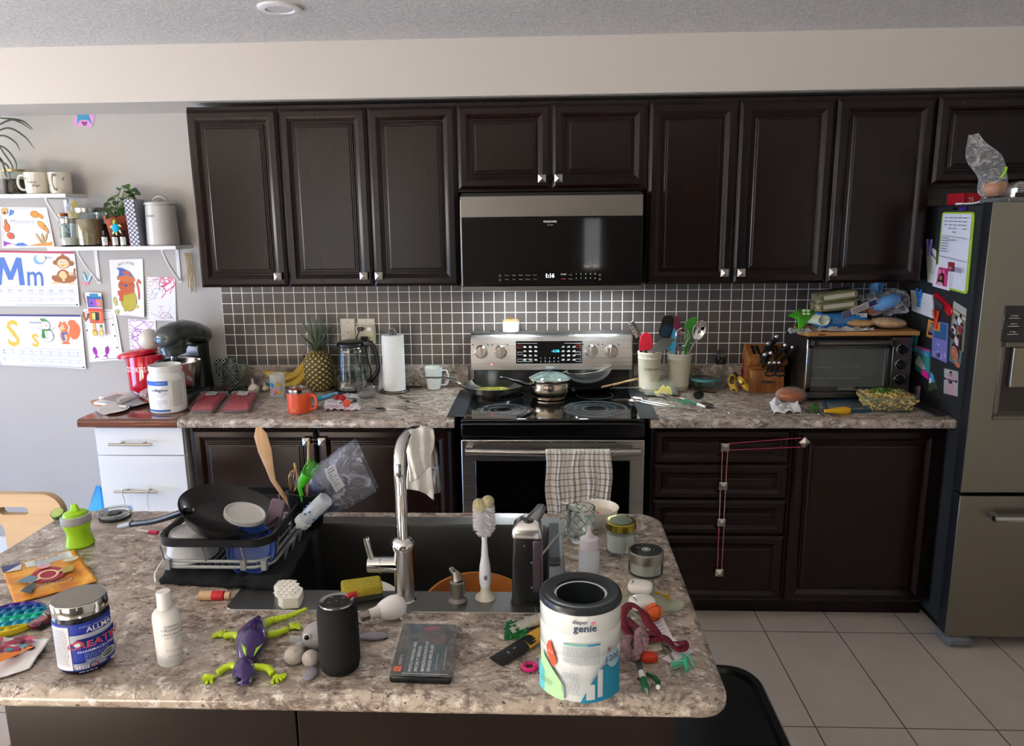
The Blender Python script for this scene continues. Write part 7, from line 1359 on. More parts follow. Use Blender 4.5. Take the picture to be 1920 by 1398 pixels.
# toy car
A_,B_=Z(64,1180,IT),Z(118,1156,IT);c=(A_+B_)/2;c.z=IT;d_=B_-A_;L=.072;t=thing('toy_car','small maroon and black toy car behind the blue supplement tub','toy car',c,math.atan2(d_.y,d_.x))
m=MB();m.loft([[(x,y_*w_,z) for y_,z in ((-.014,.006),(.014,.006),(.0145,.012),(.011,h_),(-.011,h_),(-.0145,.012))] for x,w_,h_ in ((-L/2,.75,.012),(-L*.38,1,.015),(-L*.12,1,.017),(.0,.85,.025),(L*.2,.85,.025),(L*.38,1,.018),(L/2,.8,.015))]);m.build('car_body',K('#6d1530',.2,coat=.6),t);MB().box((-.006,-.0105,.0175),(.016,.0105,.0235)).build('cabin_glass',BLKG,t,bev=.003)
for x in (-L*.3,L*.3):
    for y_ in (-.0145,.0145): MB(Matrix.Translation((x,y_,.0075)) @ Matrix.Rotation(PI/2,4,'X')).cyl((0,0,-.003),.0075,.006,16).build('wheel',K('#111',.5) if 0 else BLK,t)
# creatine tub
c,r=foot(167,1265,96,IT);c.z=IT;t=thing('supplement_tub','round blue-labelled creatine tub with chrome lid on the island','tub',c);H=hz(c,163,1117)+.0;r=47/ppm(c)
MB().lathe([(0,0),(r*.82,0),(r*.93,.005),(r,.018),(r,H*.76),(r*.97,H*.80),(r*.93,H*.82),(r*.93,H*.86),(0,H*.86)],56).build('tub_body',K('#0c1020',.25),t)
MB().lathe([(r*.98,H*.83),(r*1.0,H*.835),(r*1.0,H*.985),(r*.97,H),(r*.93,H*.998),(0,H*.998)],56).build('lid',K('#c9c8c4',.12,1),t);MB().lathe([(0,H+.0003),(r*.95,H+.0003)],40).build('lid_top',K('#8a8781',.45,.5),t)
TH=face(c)+.05;a=Art(cylm(r,TH),.0005);S_=r/.046;hh=H*.76;a.rect(-r*1.55,hh*.12,r*1.6,hh,'#1733a0',40,1);a.rect(-r*.62,hh*.16,-r*.62+.0001,hh*.17,'#1733a0');a.rect(-r*1.35,hh*.14,-r*.55,hh*.96,'#cdd2da',10);a.lines(-r*1.28,-r*.62,hh*.9,.0012,26,'#6f7684',2.3)
a.rect(-r*.52,hh*.66,r*1.2,hh*.8,'#aeb8cc',16);a.rect(-r*.3,hh*.60,r*1.5,hh*.72,'#1a2f86',16);a.rect(-r*.5,hh*.17,r*.6,hh*.27,'#9aa4b8',14);a.rect(-r*.05,hh*.22,r*1.4,hh*.32,'#8f9ab0',14)
a.text('SCIENCE - INNOVATION',r*.35,hh*.93,.0032,'#b9c4e0');a.text('ALLMAX',r*.62,hh*.835,.0095,'#eef1f6',bold=.03,sx=1.1);a.text('ESSENTIALS',r*.62,hh*.77,.004,'#dfe4ee',bold=.01,sx=1.2);a.text('CREATINE',r*.45,hh*.555,.0125,'#ffd9dc',bold=.045,sx=1.25);a.text('CREATINE',r*.45,hh*.555,.0125,'#c02c3e',bold=.015,sx=1.25);a.text('PHARMACEUTICAL',r*.42,hh*.475,.0047,'#e8ecf5',bold=.02,sx=1.2);a.lines(-r*.1,r*.7,hh*.43,.0016,5,'#8e9ccc',2.2)
a.el(r*.65,hh*.335,.013,.0065,'#cfd6c9',.25);a.el(r*.65,hh*.335,.011,.005,'#31452c',.25);a.text('CREAPURE',r*.65,hh*.325,.0035,'#e5e9e0',rot=.2);a.rect(-r*.4,hh*.19,r*.0,hh*.25,'#d9dce0',6);a.text('CLEAN',-r*.2,hh*.2,.005,'#20242c',bold=.01);a.ring(r*.14,hh*.225,.0055,.0016,'#1f2535');a.line([(r*.09,hh*.23),(r*.13,hh*.2),(r*.22,hh*.28)],.002,'#d03a3a');a.text('400 g',r*.85,hh*.18,.0062,'#dfe4f0',bold=.01);a.lines(-r*.3,r*.3,hh*.145,.0016,1,'#aab4d4');a.poly([(-r*.4,hh*.68),(-r*.28,hh*.76),(-r*.12,hh*.72),(-r*.1,hh*.66),(-r*.22,hh*.6)],'#b9444e');a.el(-r*.25,hh*.67,.004,.004,'#e8ecf2');a.build('paper_label',t)
# lotion bottle
c,r=foot(322,1254,48,IT);c.z=IT;t=thing('lotion_bottle','slim white lotion bottle with flip cap standing on the island','bottle',c);H=hz(c,313,1108);WB=K('#dededb',.35)
MB().lathe([(0,0),(r-.003,0),(r,.004),(r*1.04,H*.4),(r*1.08,H*.62),(r*1.02,H*.70),(r*.78,H*.755),(r*.5,H*.77),(0,H*.77)],48,sy=.8).build('bottle_body',WB,t);MB().lathe([(r*.5,H*.765),(r*.56,H*.77),(r*.54,H*.985),(r*.5,H),(0,H)],32).build('flip_cap',WB,t)
a=Art(cylm(r*1.04,face(c)+.30,sy=.8),.0012);a.text('CARINA',.0,H*.56,.0048,'#4b4c4e',sx=1.25,bold=-.002);a.text('ORGANICS',.0,H*.515,.0048,'#4b4c4e',sx=1.25,bold=-.002);a.text('UNSCENTED',.0,H*.46,.0045,'#4b4c4e',bold=.01,sx=1.1);a.lines(-.015,.015,H*.435,.0009,2,'#7d7e80');a.el(.0,H*.37,.003,.009,'#b5b7ba',-.2)
for i,w_ in enumerate((.014,.012,.0,.006,.006,.008)):
    if w_: a.lines(-w_,w_,H*.27-i*.011,.0012,2 if i<2 else 1,'#8f9194')
a.build('lettering',t)
# wooden peg doll with red band
A_,B_=Z(376,1124,IT),Z(432,1124,IT);WP=K('#d3ac86',.5)
pen('wooden_toy','short wooden toy cylinder with a red band lying behind the lotion bottle','toy',A_,B_,.010,(('wood_body',0,.42,1,1,WP),('red_band',.42,.80,1.04,1.04,K('#c8242e',.5)),('wood_end',.84,1,.85,.85,WP)),IT)
# ---------------------------------------------------------------- mat, rack and dishes
o=crumple('drying_mat','folded black textured drying mat beneath the dish rack','mat',[V((-.915,-1.80,0)),V((-.63,-1.78,0)),V((-.60,-2.13,0)),V((-.895,-2.10,0))],FZ+.001,.012,K('#14171c',.95,nb=1,ns=300),11);o.modifiers['s'].thickness=.012
xa,xb,ya,yb2=-.902,-.642,-2.088,-1.79;bz=.952
t=thing('dish_rack','grey wire dish rack with black rim standing left of the sink','dish rack',((xa+xb)/2,(ya+yb2)/2,bz-.012));T=Matrix.Translation((-(xa+xb)/2,-(ya+yb2)/2,-bz+.012));RB=K('#17181a',.35)
m=MB(T);m.tube([(x,y_,bz) for x,y_ in rr(xa,ya,xb,yb2,.045,6)],.0042,8,0,True);m.tube([(x,y_,bz+.012) for x,y_ in rr(xa+.004,ya+.004,xb-.004,yb2-.004,.045,6)],.004,8,0,True)
for i in range(15): x=xa+.016+(xb-xa-.032)*i/14;m.tube([(x,ya+.004,bz+.010),(x,ya+.012,bz-.002),(x,yb2-.012,bz-.002),(x,yb2-.004,bz+.010)],.0015,6)
for x in (xa+.025,xb-.06,xb-.012): m.box((x-.006,ya-.006,bz-.005),(x+.006,ya+.005,bz+.018))
m.build('wire_base',K('#9a9e9f',.35,.3),t)
rx0,rx1,ry0,ry1,rz=-.898,-.632,-2.104,-1.785,1.016
def rimpt(x,y_): return (x,y_,rz+.010*((y_-ry0)/(ry1-ry0)))
m=MB(T);P3=rr(rx0,ry0,rx1,ry1,.045,6);m.loft([[V(rimpt(x,y_))+V((0,0,dz)) for x,y_ in rr(rx0+i,ry0+i,rx1-i,ry1-i,.045-i,6)] for dz,i in ((-.009,0),(.009,0),(.009,.007),(-.009,.007),(-.009,0))],0,False,False);m.build('rim',RB,t,sharp=50)
for a_,b_ in [((x,ry0+.004,rz-.006),(x,ya+.002,bz+.012)) for x in (-.885,-.79,-.70)]+[((rx0+.003,y_,rz-.003),(xa+.006,y_,bz+.012)) for y_ in (-2.03,-1.94,-1.86)]+[((rx1-.003,y_,rz-.003),(xb-.004,y_,bz+.012)) for y_ in (-2.03,-1.94,-1.86)]+[((x,ry1-.004,rz+.004),(x,yb2-.002,bz+.012)) for x in (-.85,-.72)]: MB(T).tube([a_,b_],.0022,6).build('wire_upright',K('#9a9c9d',.35,.5),t)
m=MB(T);
for k in range(4): y0_=-2.02+.055*k;m.tube([(xb+.01,y0_,bz+.008),(xb+.028,y0_,bz+.03),(xb+.028,y0_+.03,bz+.03),(xb+.01,y0_+.03,bz+.008),(xb+.004,y0_+.015,bz-.02)],.0026,6,0,True)
m.build('side_hooks',K('#86898b',.4,.4),t)
tag(MB().tube(bez([V((-.905,-2.10,FZ+.003)),V((-.925,-2.06,FZ+.006)),V((-.915,-2.03,FZ+.03))],5),.002,6).build('hanging_string',WHITE),'short white cord end hanging from the dish rack corner','cord')
# frying pan leaning in the rack
n_=V((.32,-.06,.94)).normalized();pc=Z(430,955,1.060);Tq=n_.to_track_quat('Z','Y').to_matrix().to_4x4();rp=.114
t=thing('frying_pan','black nonstick frying pan propped in the dish rack with handle to the left','pan',pc);T=Tq;NS=K('#0e0e0f',.28,coat=.2)
MB(T).lathe([(0,-.035),(rp*.74,-.035),(rp*.8,-.031),(rp*.98,.0),(rp,.004),(rp*.97,.003),(rp*.78,-.028),(rp*.72,-.0315),(0,-.0315)],64).build('pan_body',NS,t)
hd=(Z(347,958,1.068)-pc);he=(Z(238,984,1.0)-pc);m=MB();hp=bez([hd*.92,hd,hd*.55+he*.45+V((0,0,-.006)),he*.9+hd*.1],6);m.tube([hd*.8,hd],.007,10);m.build('handle_ferrule',K('#a5998c',.25,1),t);m=MB();m.tube(hp,[.008]+[.0105]*(len(hp)-2)+[.008],12,flat=.75,up=(0,0,1));h=m.build('handle',BLK,t);lab(MB().tube([he*.9+hd*.1,he*1.0,he*1.12-hd*.12],[.0105,.0105,.0095],12,flat=.8,up=(0,0,1)).build('handle_end',K('#8d9290',.4),h),'grey handle end')
# tubs, lids
c=V((-.85,-2.03,bz+.003));t=thing('plastic_tub','translucent white plastic tub upside down in the dish rack','tub',c);TP=K('#dfe1e3',.35,0,.25)
MB().lathe([(.058,0),(.06,.002),(.058,.006),(.053,.012),(.046,.057),(.042,.063),(.034,.065),(.032,.061),(0,.061)],48).build('tub_body',TP,t)
def disc(name,label,c,n,r,col,mats=None,cat='lid'):
    Tn=V(n).normalized().to_track_quat('Z','Y').to_matrix().to_4x4();t=thing(name,label,cat,c)
    MB(Tn).lathe([(0,-.004),(r*.93,-.004),(r*.99,-.006),(r,-.002),(r*.99,.004),(r*.94,.0045),(r*.9,.002),(r*.86,.0),(0,.0005)],48).build('lid_disc',col,t);return t
t=disc('container_lid','round navy blue plastic lid standing in the front of the dish rack',Y(471,1029,-2.045),(-.15,-.85,.38),.062,K('#123a8a',.35));MB((V((-.15,-.85,.38)).normalized()).to_track_quat('Z','Y').to_matrix().to_4x4()).lathe([(.046,.0008),(.048,.002),(.05,.0008)],40).build('raised_ring',K('#17469c',.35),t)
disc('container_lid','round translucent white lid lying against the black frying pan',Z(459,963,1.056),(.30,-.08,.94),.047,K('#c9cac8',.35,a=.85))
# caddy with utensils
c=V((-.625,-1.86,1.0));t=thing('utensil_caddy','black plastic utensil caddy hooked on the dish rack','caddy',c,-.35);m=MB();q=lambda i,z: [(x,y_,z) for x,y_ in rr(-.042+i,-.036+i,.042-i,.036-i,.02,5)]
m.loft([q(.010,-.045),q(.006,-.04),q(0,.05),q(-.003,.052),q(.0,.054),q(.003,.05),q(.009,-.035)]);m.build('caddy_body',K('#121316',.35),t)
t=tag(MB().cb((0,0,0),(.034,.018,.066),(0,0,0)).build('scrub_sponge',K('#7f6a7c',.85),None,bev=.004),'mauve rectangular sponge tucked between the caddy and the pan','sponge');t.location=Y(517,961,-1.97);t.rotation_euler=(-.1,.28,.1)
cb=V((c.x,c.y,1.0))
p0,p1,p2=V((-.635,-1.87,.97)),Y(512,900,-1.87),Y(484,800,-1.86);t=thing('wooden_spatula','long wooden spatula standing tallest in the dish rack caddy','spatula',p0);m=MB();ds=(p2-p1);rings=[]
for a_,w_,th in ((-.9,.006,.004),(-.4,.006,.004),(0,.007,.0035),(.25,.011,.003),(.55,.0175,.0022),(.85,.017,.0018),(1.0,.006,.0015)):
    pc_=p1+ds*a_ if a_ >= 0 else p1+(p0-p1)*(-a_);sd=V((ds.z,0,-ds.x)).normalized();rings.append([pc_-p0+sd*(w_*math.cos(k*PI/6))+V((0,th*math.sin(k*PI/6),0)) for k in range(12)])
m.loft(rings);o=m.build('spatula_body',m_wood('beech','#b08a60','#cda981','#dcbd96',.55,.7,'z'),t,sharp=60)
stk=lambda name,label,a_,b_,r_,mt,cat: tag(MB().tube([V((0,0,0)),b_-a_],r_,8).build(name,mt),label,cat)
WDL=K('#c9a06c',.55)
for lb,px,y_ in (('thin wooden chopstick rising above the green brush',(579,826),-1.85),('thin wooden stick beside the small whisk in the caddy',(552,868),-1.86)):
    a_=V((-.625,-1.865,.98));o=stk('chopstick',lb,a_,Y(*px,y_),.003,WDL,'chopstick');o.location=a_
p0=V((-.62,-1.88,.98));t=thing('whisk','small wire whisk with steel loops in the dish rack caddy','whisk',p0);a_,b_=Y(548,930,-1.88)-p0,Y(552,880,-1.87)-p0;stick(t,V((0,0,0)),a_,.005,SS);ax=b_-a_;L=ax.length;an_=ax.normalized();e1=an_.orthogonal().normalized();e2=an_.cross(e1);m=MB()
for k in range(6):
    a2=PI*k/6;d_=e1*math.cos(a2)+e2*math.sin(a2);m.tube([a_+an_*(L*s_)+d_*(.0135*w_) for s_,w_ in ((0,.1),(.35,.7),(.7,1),(.92,.65),(1,0),(.92,-.65),(.7,-1),(.35,-.7),(0,-.1))],.0009,5)
m.build('wire_loops',K('#b89a78',.25,1),t)
p0=V((-.612,-1.89,.98));t=thing('pastry_brush','bright green silicone pastry brush leaning right in the caddy','brush',p0);GS=K('#4bc02a',.4);a_,b_,c_=Y(562,915,-1.90)-p0,Y(575,890,-1.90)-p0,Y(589,866,-1.90)-p0
MB().tube([V((0,0,0)),a_,b_*.6+a_*.4,b_],[.004,.006,.012,.0145],12,flat=.5,up=(0,1,0)).build('handle',GS,t);m=MB();dd=c_-b_;sd=V((dd.z,0,-dd.x)).normalized()
for i in range(8):
    for j in (-1,0,1): o_=sd*((i-3.5)*.0038)+V((0,j*.0035,0));m.tube([b_+o_,c_+o_*1.15+V((.002*math.sin(i),0,.001*j))],.0013,5)
m.build('bristles',K('#3aa51e',.4),t)
# zip bag propped open to dry
q=lambda u,v,y_=-1.80: Y(u,v,y_);org=q(600,950);t=thing('zip_bag','clear zip bag with water drops propped on the caddy to dry','bag',org)
A_,B_,C_,E_=q(548,905)-org,q(662,827)-org,q(706,922,-1.84)-org,q(612,975,-1.84)-org
def fz(a,b,l=0): return A_*(1-a)*b+B_*a*b+C_*a*(1-b)+E_*(1-a)*(1-b)+V((0,l-.03*math.sin(PI*a)*math.sin(PI*b)-.006*noise.noise(V((a*6,b*6,1))),.006*noise.noise(V((a*5,b*5,4)))))
MB().grid(fz,26,22).build('front_film',m_film('zip_film',(.10,.5),'#c9cfe0'),t,sharp=25);MB().grid(lambda a,b: fz(a,b)+V((0,.03+.02*math.sin(PI*a),0)),16,14).build('back_film',m_film('zip_film_back',(.08,.3),'#b9c0d8'),t,sharp=25)
a=Art(lambda x,y_,l: fz(x,y_,-l),.0015);a.rect(.50,.42,.66,.86,K('#c9ccd0',.5,a=.75),3,6);a.lines(.53,.64,.82,.02,8,'#6d7178',2.2);a.rect(.03,.12,.34,.82,K('#3a4a86',.4,a=.55),5,6);a.build('print',t)
# baby bottle upside down
A_,B_=Y(556,990,-1.99),Y(600,946,-1.99);ax=B_-A_;Tn=ax.normalized().to_track_quat('Z','Y').to_matrix().to_4x4();L=ax.length*1.28;t=thing('baby_bottle','clear baby bottle upside down leaning off the rack side','bottle',A_);CP_=K('#d7e2ea',.12,a=.5)
MB(Tn).lathe([(0,0),(.005,.002),(.008,.010),(.019,.016),(.02,.03),(.016,.033)],28).build('collar',K('#c9ced2',.3,a=.85),t);MB(Tn).lathe([(.016,.03),(.0185,.04),(.0195,L*.85),(.019,L*.97),(.016,L),(0,L-.001)],32).build('bottle_body',CP_,t);m=MB(Tn)
for k in range(12): m.ell((.0196*math.cos(k*1.3),.0196*math.sin(k*1.3),.045+.0025*k),(.0025,.0025,.0035),nu=8,nv=5)
m.build('printed_dots',K('#3a62b0',.5),t)
# ---------------------------------------------------------------- sink fittings
fb=Z(755,1133,FZ);fb=V((-.320,-2.166,FZ));t=thing('kitchen_faucet','tall chrome gooseneck faucet with side lever at the island sink','faucet',fb);q=lambda u,v,y_: Y(u,v,y_)-fb
zr=q(755,1012,fb.y).z;rf=.0205
MB().lathe([(0,0),(.024,0),(.0245,.003),(rf+.0005,.006),(rf,zr-.022),(rf+.003,zr-.018),(rf+.0045,zr-.008),(rf,zr),(.013,zr+.006),(0,zr+.008)],48).build('faucet_body',CHROME,t)
pts=[V((0,0,zr)),V((0,0,q(748,930,fb.y).z)),V((0,0,q(748,878,fb.y).z)),q(751,842,fb.y+.02),q(762,818,fb.y+.06),q(780,808,fb.y+.11),q(799,816,fb.y+.155),q(809,845,fb.y+.18),q(812,872,fb.y+.19)]
MB().tube(bez(pts,8),.0128,20).build('gooseneck',CHROME,t);e_=q(815,920,fb.y+.195);MB().tube([pts[-1],pts[-1]*.98+e_*.02,pts[-1]*.9+e_*.1,e_*.9+pts[-1]*.1,e_],[.013,.0145,.0155,.017,.0165],20).build('spray_head',K('#a5a5a5',.18,1),t)
lv=q(712,1058,fb.y).z;h=MB(Matrix.Translation((0,0,lv)) @ Matrix.Rotation(-PI/2,4,'Y'));h.lathe([(0,0),(.0165,0),(.0165,.048),(.0175,.049),(.0175,.051),(.0165,.052),(.0165,.076),(.014,.078),(0,.078)],32);h.build('lever_base',CHROME,t);MB().tube([(-.068,0,lv+.010),(-.074,0,lv+.035),(-.078,0,lv+.062)],[.0075,.007,.0075],14).build('lever',CHROME,t)
# cloth on the faucet
def fc(a,b):   # a along the neck top, b over the side: front half hangs down
    u=764+48*a;top=812-6*math.sin(PI*a);s_=(b-.5)*2;
    if s_<0: L_=75+18*math.sin(a*3+1);v=top+L_*(-s_)**1.1;y_=fb.y+.09+.045*a-.022-.012*math.sin(PI*min(1,-s_*3))*1-.006*math.sin(a*14+s_*3)
    else: v=top+(105+20*a)*s_;y_=fb.y+.10+.045*a+.024+.006*math.sin(a*11)
    return q(u+3*math.sin(s_*5+a*3)+(-4*a+2)*abs(s_),v-7*(1-abs(s_))**3,y_)
MBc=MB();MBc.grid(fc,24,40);o=MBc.build('dishcloth',K('#f3f1ec',.9,nb=.7,ns=90),None,sol=.003,sharp=80);o.location=fb;tag(o,'wrung-out white dishcloth draped over the faucet neck','dishcloth')
# melamine sponge, yellow sponge
P=[Z(u,v,IT) for u,v in ((500,1108),(540,1100),(562,1140),(525,1150))];cc=V((-.573,-2.165,FZ));t=tag(MB().prism([(-.038,.035),(-.012,.042),(.0,.036),(.006,.024),(.014,.016),(.030,.004),(.034,-.016),(.036,-.040),(.004,-.047),(-.012,-.034),(-.020,-.008),(-.038,.008)][::-1],0,.024).build('foam_sponge',K('#dcd9cf',.85),None,bev=.002),'white quilted foam sponge with torn edge on the sink rim','sponge');t.location=cc+V((0,0,.0));t.rotation_euler=(0,0,-.05)
t.data.polygons.foreach_get('use_smooth',[False]*len(t.data.polygons));m=MB()
for i in range(5):
    for j in range(6):
        x,y_=-.026+.0125*i-.002*j,.032-.0125*j
        if -.036+.006*j<x+.012 and x<.0+.007*j+.004 and x<.032: m.add([(x-.0055,y_-.0055,0),(x+.0055,y_-.0055,0),(x+.0055,y_+.0055,0),(x-.0055,y_+.0055,0),(x-.0035,y_-.0035,.0022),(x+.0035,y_-.0035,.0022),(x+.0035,y_+.0035,.0022),(x-.0035,y_+.0035,.0022)],[(4,5,6,7),(0,1,5,4),(1,2,6,5),(2,3,7,6),(3,0,4,7)])
o=m.build('quilted_pads',K('#e4e1d8',.85),t);o.location=(0,0,.0238)
c=V((-.418,-2.148,FZ));t=thing('scrub_sponge','yellow sponge with dark scouring side lying by the faucet base','sponge',c,.32);MB().cb((0,0,.005),(.085,.055,.010),m=0).build('scouring_pad',K('#2c3028',.95),t,bev=.002);m=MB();m.cb((0,0,.0205),(.087,.056,.021));m.build('foam_block',K('#a9992a',.9,nb=1,ns=140,n=.25),t,bev=.006,seg=3)
# dispensers
c=V((-.205,-2.168,FZ));t=thing('soap_pump','brushed steel built-in soap pump on the sink deck','soap pump',c);BN_=K('#8e8982',.28,1)
MB().lathe([(0,0),(.0205,0),(.0205,.004),(.017,.006),(.0125,.010),(.0125,.018),(.0165,.020),(.0165,.046),(.013,.049),(0,.049)],36).build('pump_base',BN_,t);m=MB();e_=Y(846,1066,c.y+.03)-c;m.tube([(0,0,.047),(-.003,.004,.06),e_*.75+V((0,0,.012)),e_],[.012,.0095,.007,.0062],14);m.build('spout',BN_,t)
c=V((-.147,-2.150,FZ));t=thing('bottle_brush','white bottle brush standing on its suction base with a sponge tip','brush',c);zt_=Y(911,1005,c.y).z-c.z;zh=Y(911,950,c.y).z-c.z
MB().lathe([(0,0),(.0225,0),(.022,.003),(.012,.012),(.0105,.02),(.0105,.028)],32).build('suction_base',K('#cdc9ba',.4),t);MB().lathe([(.010,.026),(.0125,.035),(.0135,.05),(.0115,.075),(.008,.095),(.0055,zt_-.01),(.0065,zt_),(0,zt_)],32).build('handle',K('#dde0e6',.3),t);MB().ell((.002,-.0132,.052),(.004,.0015,.006)).build('grip_dot',K('#6d7078',.4),t)
m=MB();rn=random.Random(5);m.tube([(0,0,zt_),(0,0,zh+.02)],.002,6)
for i in range(620): z=zt_+.004+(zh-zt_)*rn.random();an=rn.uniform(0,2*PI);L_=.0245*(.45+.55*min(1,(z-zt_)/.02));m.tube([(0,0,z),(L_*math.cos(an),L_*math.sin(an),z-.004+.004*rn.random())],.00045,3)
o=m.build('bristles',K('#e6e3e8',.5),t);m=MB();m.ell((-.008,-.004,zh+.004),(.015,.012,.017),0,(0,-.5,0),20,12);m.ell((.008,.002,zh+.010),(.014,.014,.015),0,(0,.6,0),20,12);m.build('sponge_tip',K('#a59f7c',.95,nb=1,ns=160),t)
c=V((-.055,-2.155,FZ));t=thing('soap_dispenser','black automatic soap dispenser with chrome head at the sink','soap dispenser',c,-.06);H=hz(c,985,968);q=lambda s_,z,dx=0: [(x*s_+dx,y_*s_,z) for x,y_ in rr(-.033,-.03,.033,.03,.008,4)]
MB().loft([q(1.05,0),q(1.05,.006),q(.98,.012),q(.92,H*.8),q(.9,H*.82)]).build('housing',K('#0c0d0f',.25),t);MB().box((.013,-.0305,.03),(.0315,-.024,H*.78)).build('liquid_window',K('#4a3f4a',.12,0,.3),t,bev=.004)
m=MB();m.loft([q(.96,H*.80),q(.98,H*.83),q(.9,H*.90),q(.66,H*.965,.004),q(.5,H*.985,.006)]);m.tube([(0.008,-.012,H*.96),(.018,.02,H*.985),(.026,.055,H*1.0)],[.016,.0145,.012],16,flat=.7,up=(0,0,1));m.build('chrome_head',K('#cfd0d2',.2,1),t,sharp=50);MB(Matrix.Translation((.004,-.008,H*.985)) @ Matrix.Rotation(-.12,4,'X')).lathe([(.0,.002),(.009,.002),(.0125,.0005),(.0135,-.003)],24).build('button',BLK,t);MB().ell((-.003,-.0285,H*.70),(.004,.0012,.0065)).build('keyhole',BLKG,t)
m=MB();[m.ell((.011,-.0290,z),(.002,.002,.002),nu=8,nv=6) for z in (H*.22,H*.52)];m.build('screw',NICK,t)
tag(MB().box((-.008,-1.99,.9168),(.018,-1.74,.9185)).build('basin_dark_strip',BLK),'narrow black strip added for the dark basin gap at the right sink rim','strip')  # added strip, black in place of the dark basin opening
# dutch oven and plates in the sink
c=V((-.195,-1.93,.70));t=thing('dutch_oven','oval dutch oven with orange-brown inside and dark green handles in the sink','pot',c,0);RD_=.125
MB().lathe([(0,0),(RD_*.85,0),(RD_*.97,.012),(RD_,.10),(RD_*1.02,.104)],56,sx=1.08).build('enamel_outside',K('#0f3b33',.2,coat=.5),t);MB().lathe([(RD_*1.02,.104),(RD_*.97,.106),(RD_*.95,.10),(RD_*.9,.02),(RD_*.8,.012),(0,.010)],56,sx=1.08).build('enamel_inside',K('#b5733a',.35),t)
for s_ in (-1,1): MB().tube([(s_*RD_*1.05,-.03,.085),(s_*(RD_+.045),-.024,.09),(s_*(RD_+.045),.024,.09),(s_*RD_*1.05,.03,.085)],.007,8).build('handle',K('#0f3b33',.2,coat=.5),t)
t.location=(-.19,-1.955,.70);t.rotation_euler=(.30,0,.25)
for lb,x,y_,z,r_ in (('white plate leaning at the front of the sink under the faucet',-.43,-2.03,.80,.085),('white plate rim showing right of the faucet base in the sink',-.315,-2.06,.76,.075)):
    t=thing('dinner_plate',lb,'plate',(x,y_,z));t.rotation_euler=(.75,0,.1);MB().lathe([(0,0),(r_*.6,0),(r_,.012),(r_*.99,.014),(r_*.6,.003),(0,.003)],48).build('plate_disc',K('#cfcfc8',.2,coat=.3),t)
# ---------------------------------------------------------------- right side of the island
c,r=foot(1088,1021,50,IT);c.z=IT;H=hz(c,1087,950);r2=27/ppm(c);t=thing('glass_tumbler','clear diamond-cut glass tumbler behind the baby bottle','glass',c)
MB().lathe([(0,0),(r-.003,0),(r,.004),(r2,H),(r2-.003,H),(r-.004,.012),(0,.010)],40).build('glass_body',GLASS,t);m=MB()
for s_ in (-1,1):
    for k in range(10): m.tube([((r+(r2-r)*z+.0006)*math.cos(2*PI*k/10+s_*z*1.9),(r+(r2-r)*z+.0006)*math.sin(2*PI*k/10+s_*z*1.9),.008+(H-.016)*z) for z in [i/8 for i in range(9)]],.0011,5)
m.build('cut_ridges',K('#f2fbfa',.03,0,1,ior=1.5),t)
c,r=foot(1122,998,74,IT);c.z=IT;r=37/ppm(c);H=.052;t=thing('bowl','white scallop-edged bowl of cream at the back edge of the island','bowl',c);MB().lathe([(0,0),(r*.55,0),(r*.6,.003),(r*.92,H*.7),(r,H),(r*.96,H),(r*.88,H*.7),(r*.5,.008),(0,.007)],48,wob=lambda a,z: 1+.025*abs(math.sin(a*9))*(z>.04)).build('bowl_body',K('#e3ded4',.3,coat=.3),t);MB().lathe([(0,H*.66),(r*.84,H*.62)],32).build('cream_contents',K('#d9cfb6',.6,n=.15,nb=.5),t)
A_,B_=Y(1052,941,c.y-.01),Y(1110,958,c.y-.01);t=thing('baby_spoon','white and pink baby spoon resting across the bowl','spoon',A_);MB().tube([V((0,0,0)),(B_-A_)*.5+V((0,0,.003)),B_-A_],[.003,.0038,.0045],8,flat=.6,up=(0,0,1)).build('handle',WHITE,t);d_=B_-A_;MB().ell(d_*1.12+V((0,0,-.001)),(.014,.009,.005),0,(0,.3,-.3)).build('pink_bowl',K('#d77f86',.5),t)
c,r=foot(1163,1045,56,IT);c.z=IT;H=hz(c,1162,975);t=jar('glass jar of white contents with gold lid on the island',c,r,H,K('#a99a3a',.25,1),.016,K('#d8d9d3',.9),1.0,.93);MB().lathe([(0,H+.0003),(r*.8,H+.0003)],32).build('lid_top',K('#4f5a34',.35,.7),t)
c,r=foot(1210,1087,66,IT);c.z=IT;H=hz(c,1210,1030);t=thing('tin_jar','round glass jar with brushed silver lid and black emblem label','jar',c);MB().lathe([(0,.002),(r-.004,0),(r,.004),(r,H*.6),(r-.002,H*.62),(r-.004,.006)],48).build('glass_body',GLASS,t);MB().lathe([(0,.004),(r-.0045,.006),(r-.0045,H*.58),(0,H*.58)],40).build('contents',K('#d5d3cc',.8),t);l=MB().lathe([(r+.0005,H*.58),(r+.001,H*.97),(r-.002,H),(r*.88,H+.0002)],48).build('lid',K('#a8a59e',.3,1),t);MB().lathe([(r*.9,H+.0004),(0,H+.0004)],40).build('lid_label',K('#0d0d0e',.35),l);a=Art(plane((0,0,H+.0006),(1,0,0),(0,1,0)),.0003);a.ring(0,0,.0085,.0025,'#d8d8d6');a.poly([(-.003,-.004),(-.005,.002),(0,.005),(.005,.002),(.003,-.004)],'#d8d8d6');a.line([(.012,-.012),(.018,-.004),(.02,.006)],.0014,'#58b03a');a.lines(-.022,-.012,.01,.0014,3,'#9a9a98');a.build('emblem',l)
MB().box((r*.35,-r*.945,.008),(r*.37,-r*.94,H*.56)).build('label_edge',K('#77736b',.6),t)
c,r=foot(1104,1084,40,IT);c.z=IT;t=thing('baby_bottle','clear baby bottle with teat standing behind the round white canister','bottle',c);H=hz(c,1103,985)
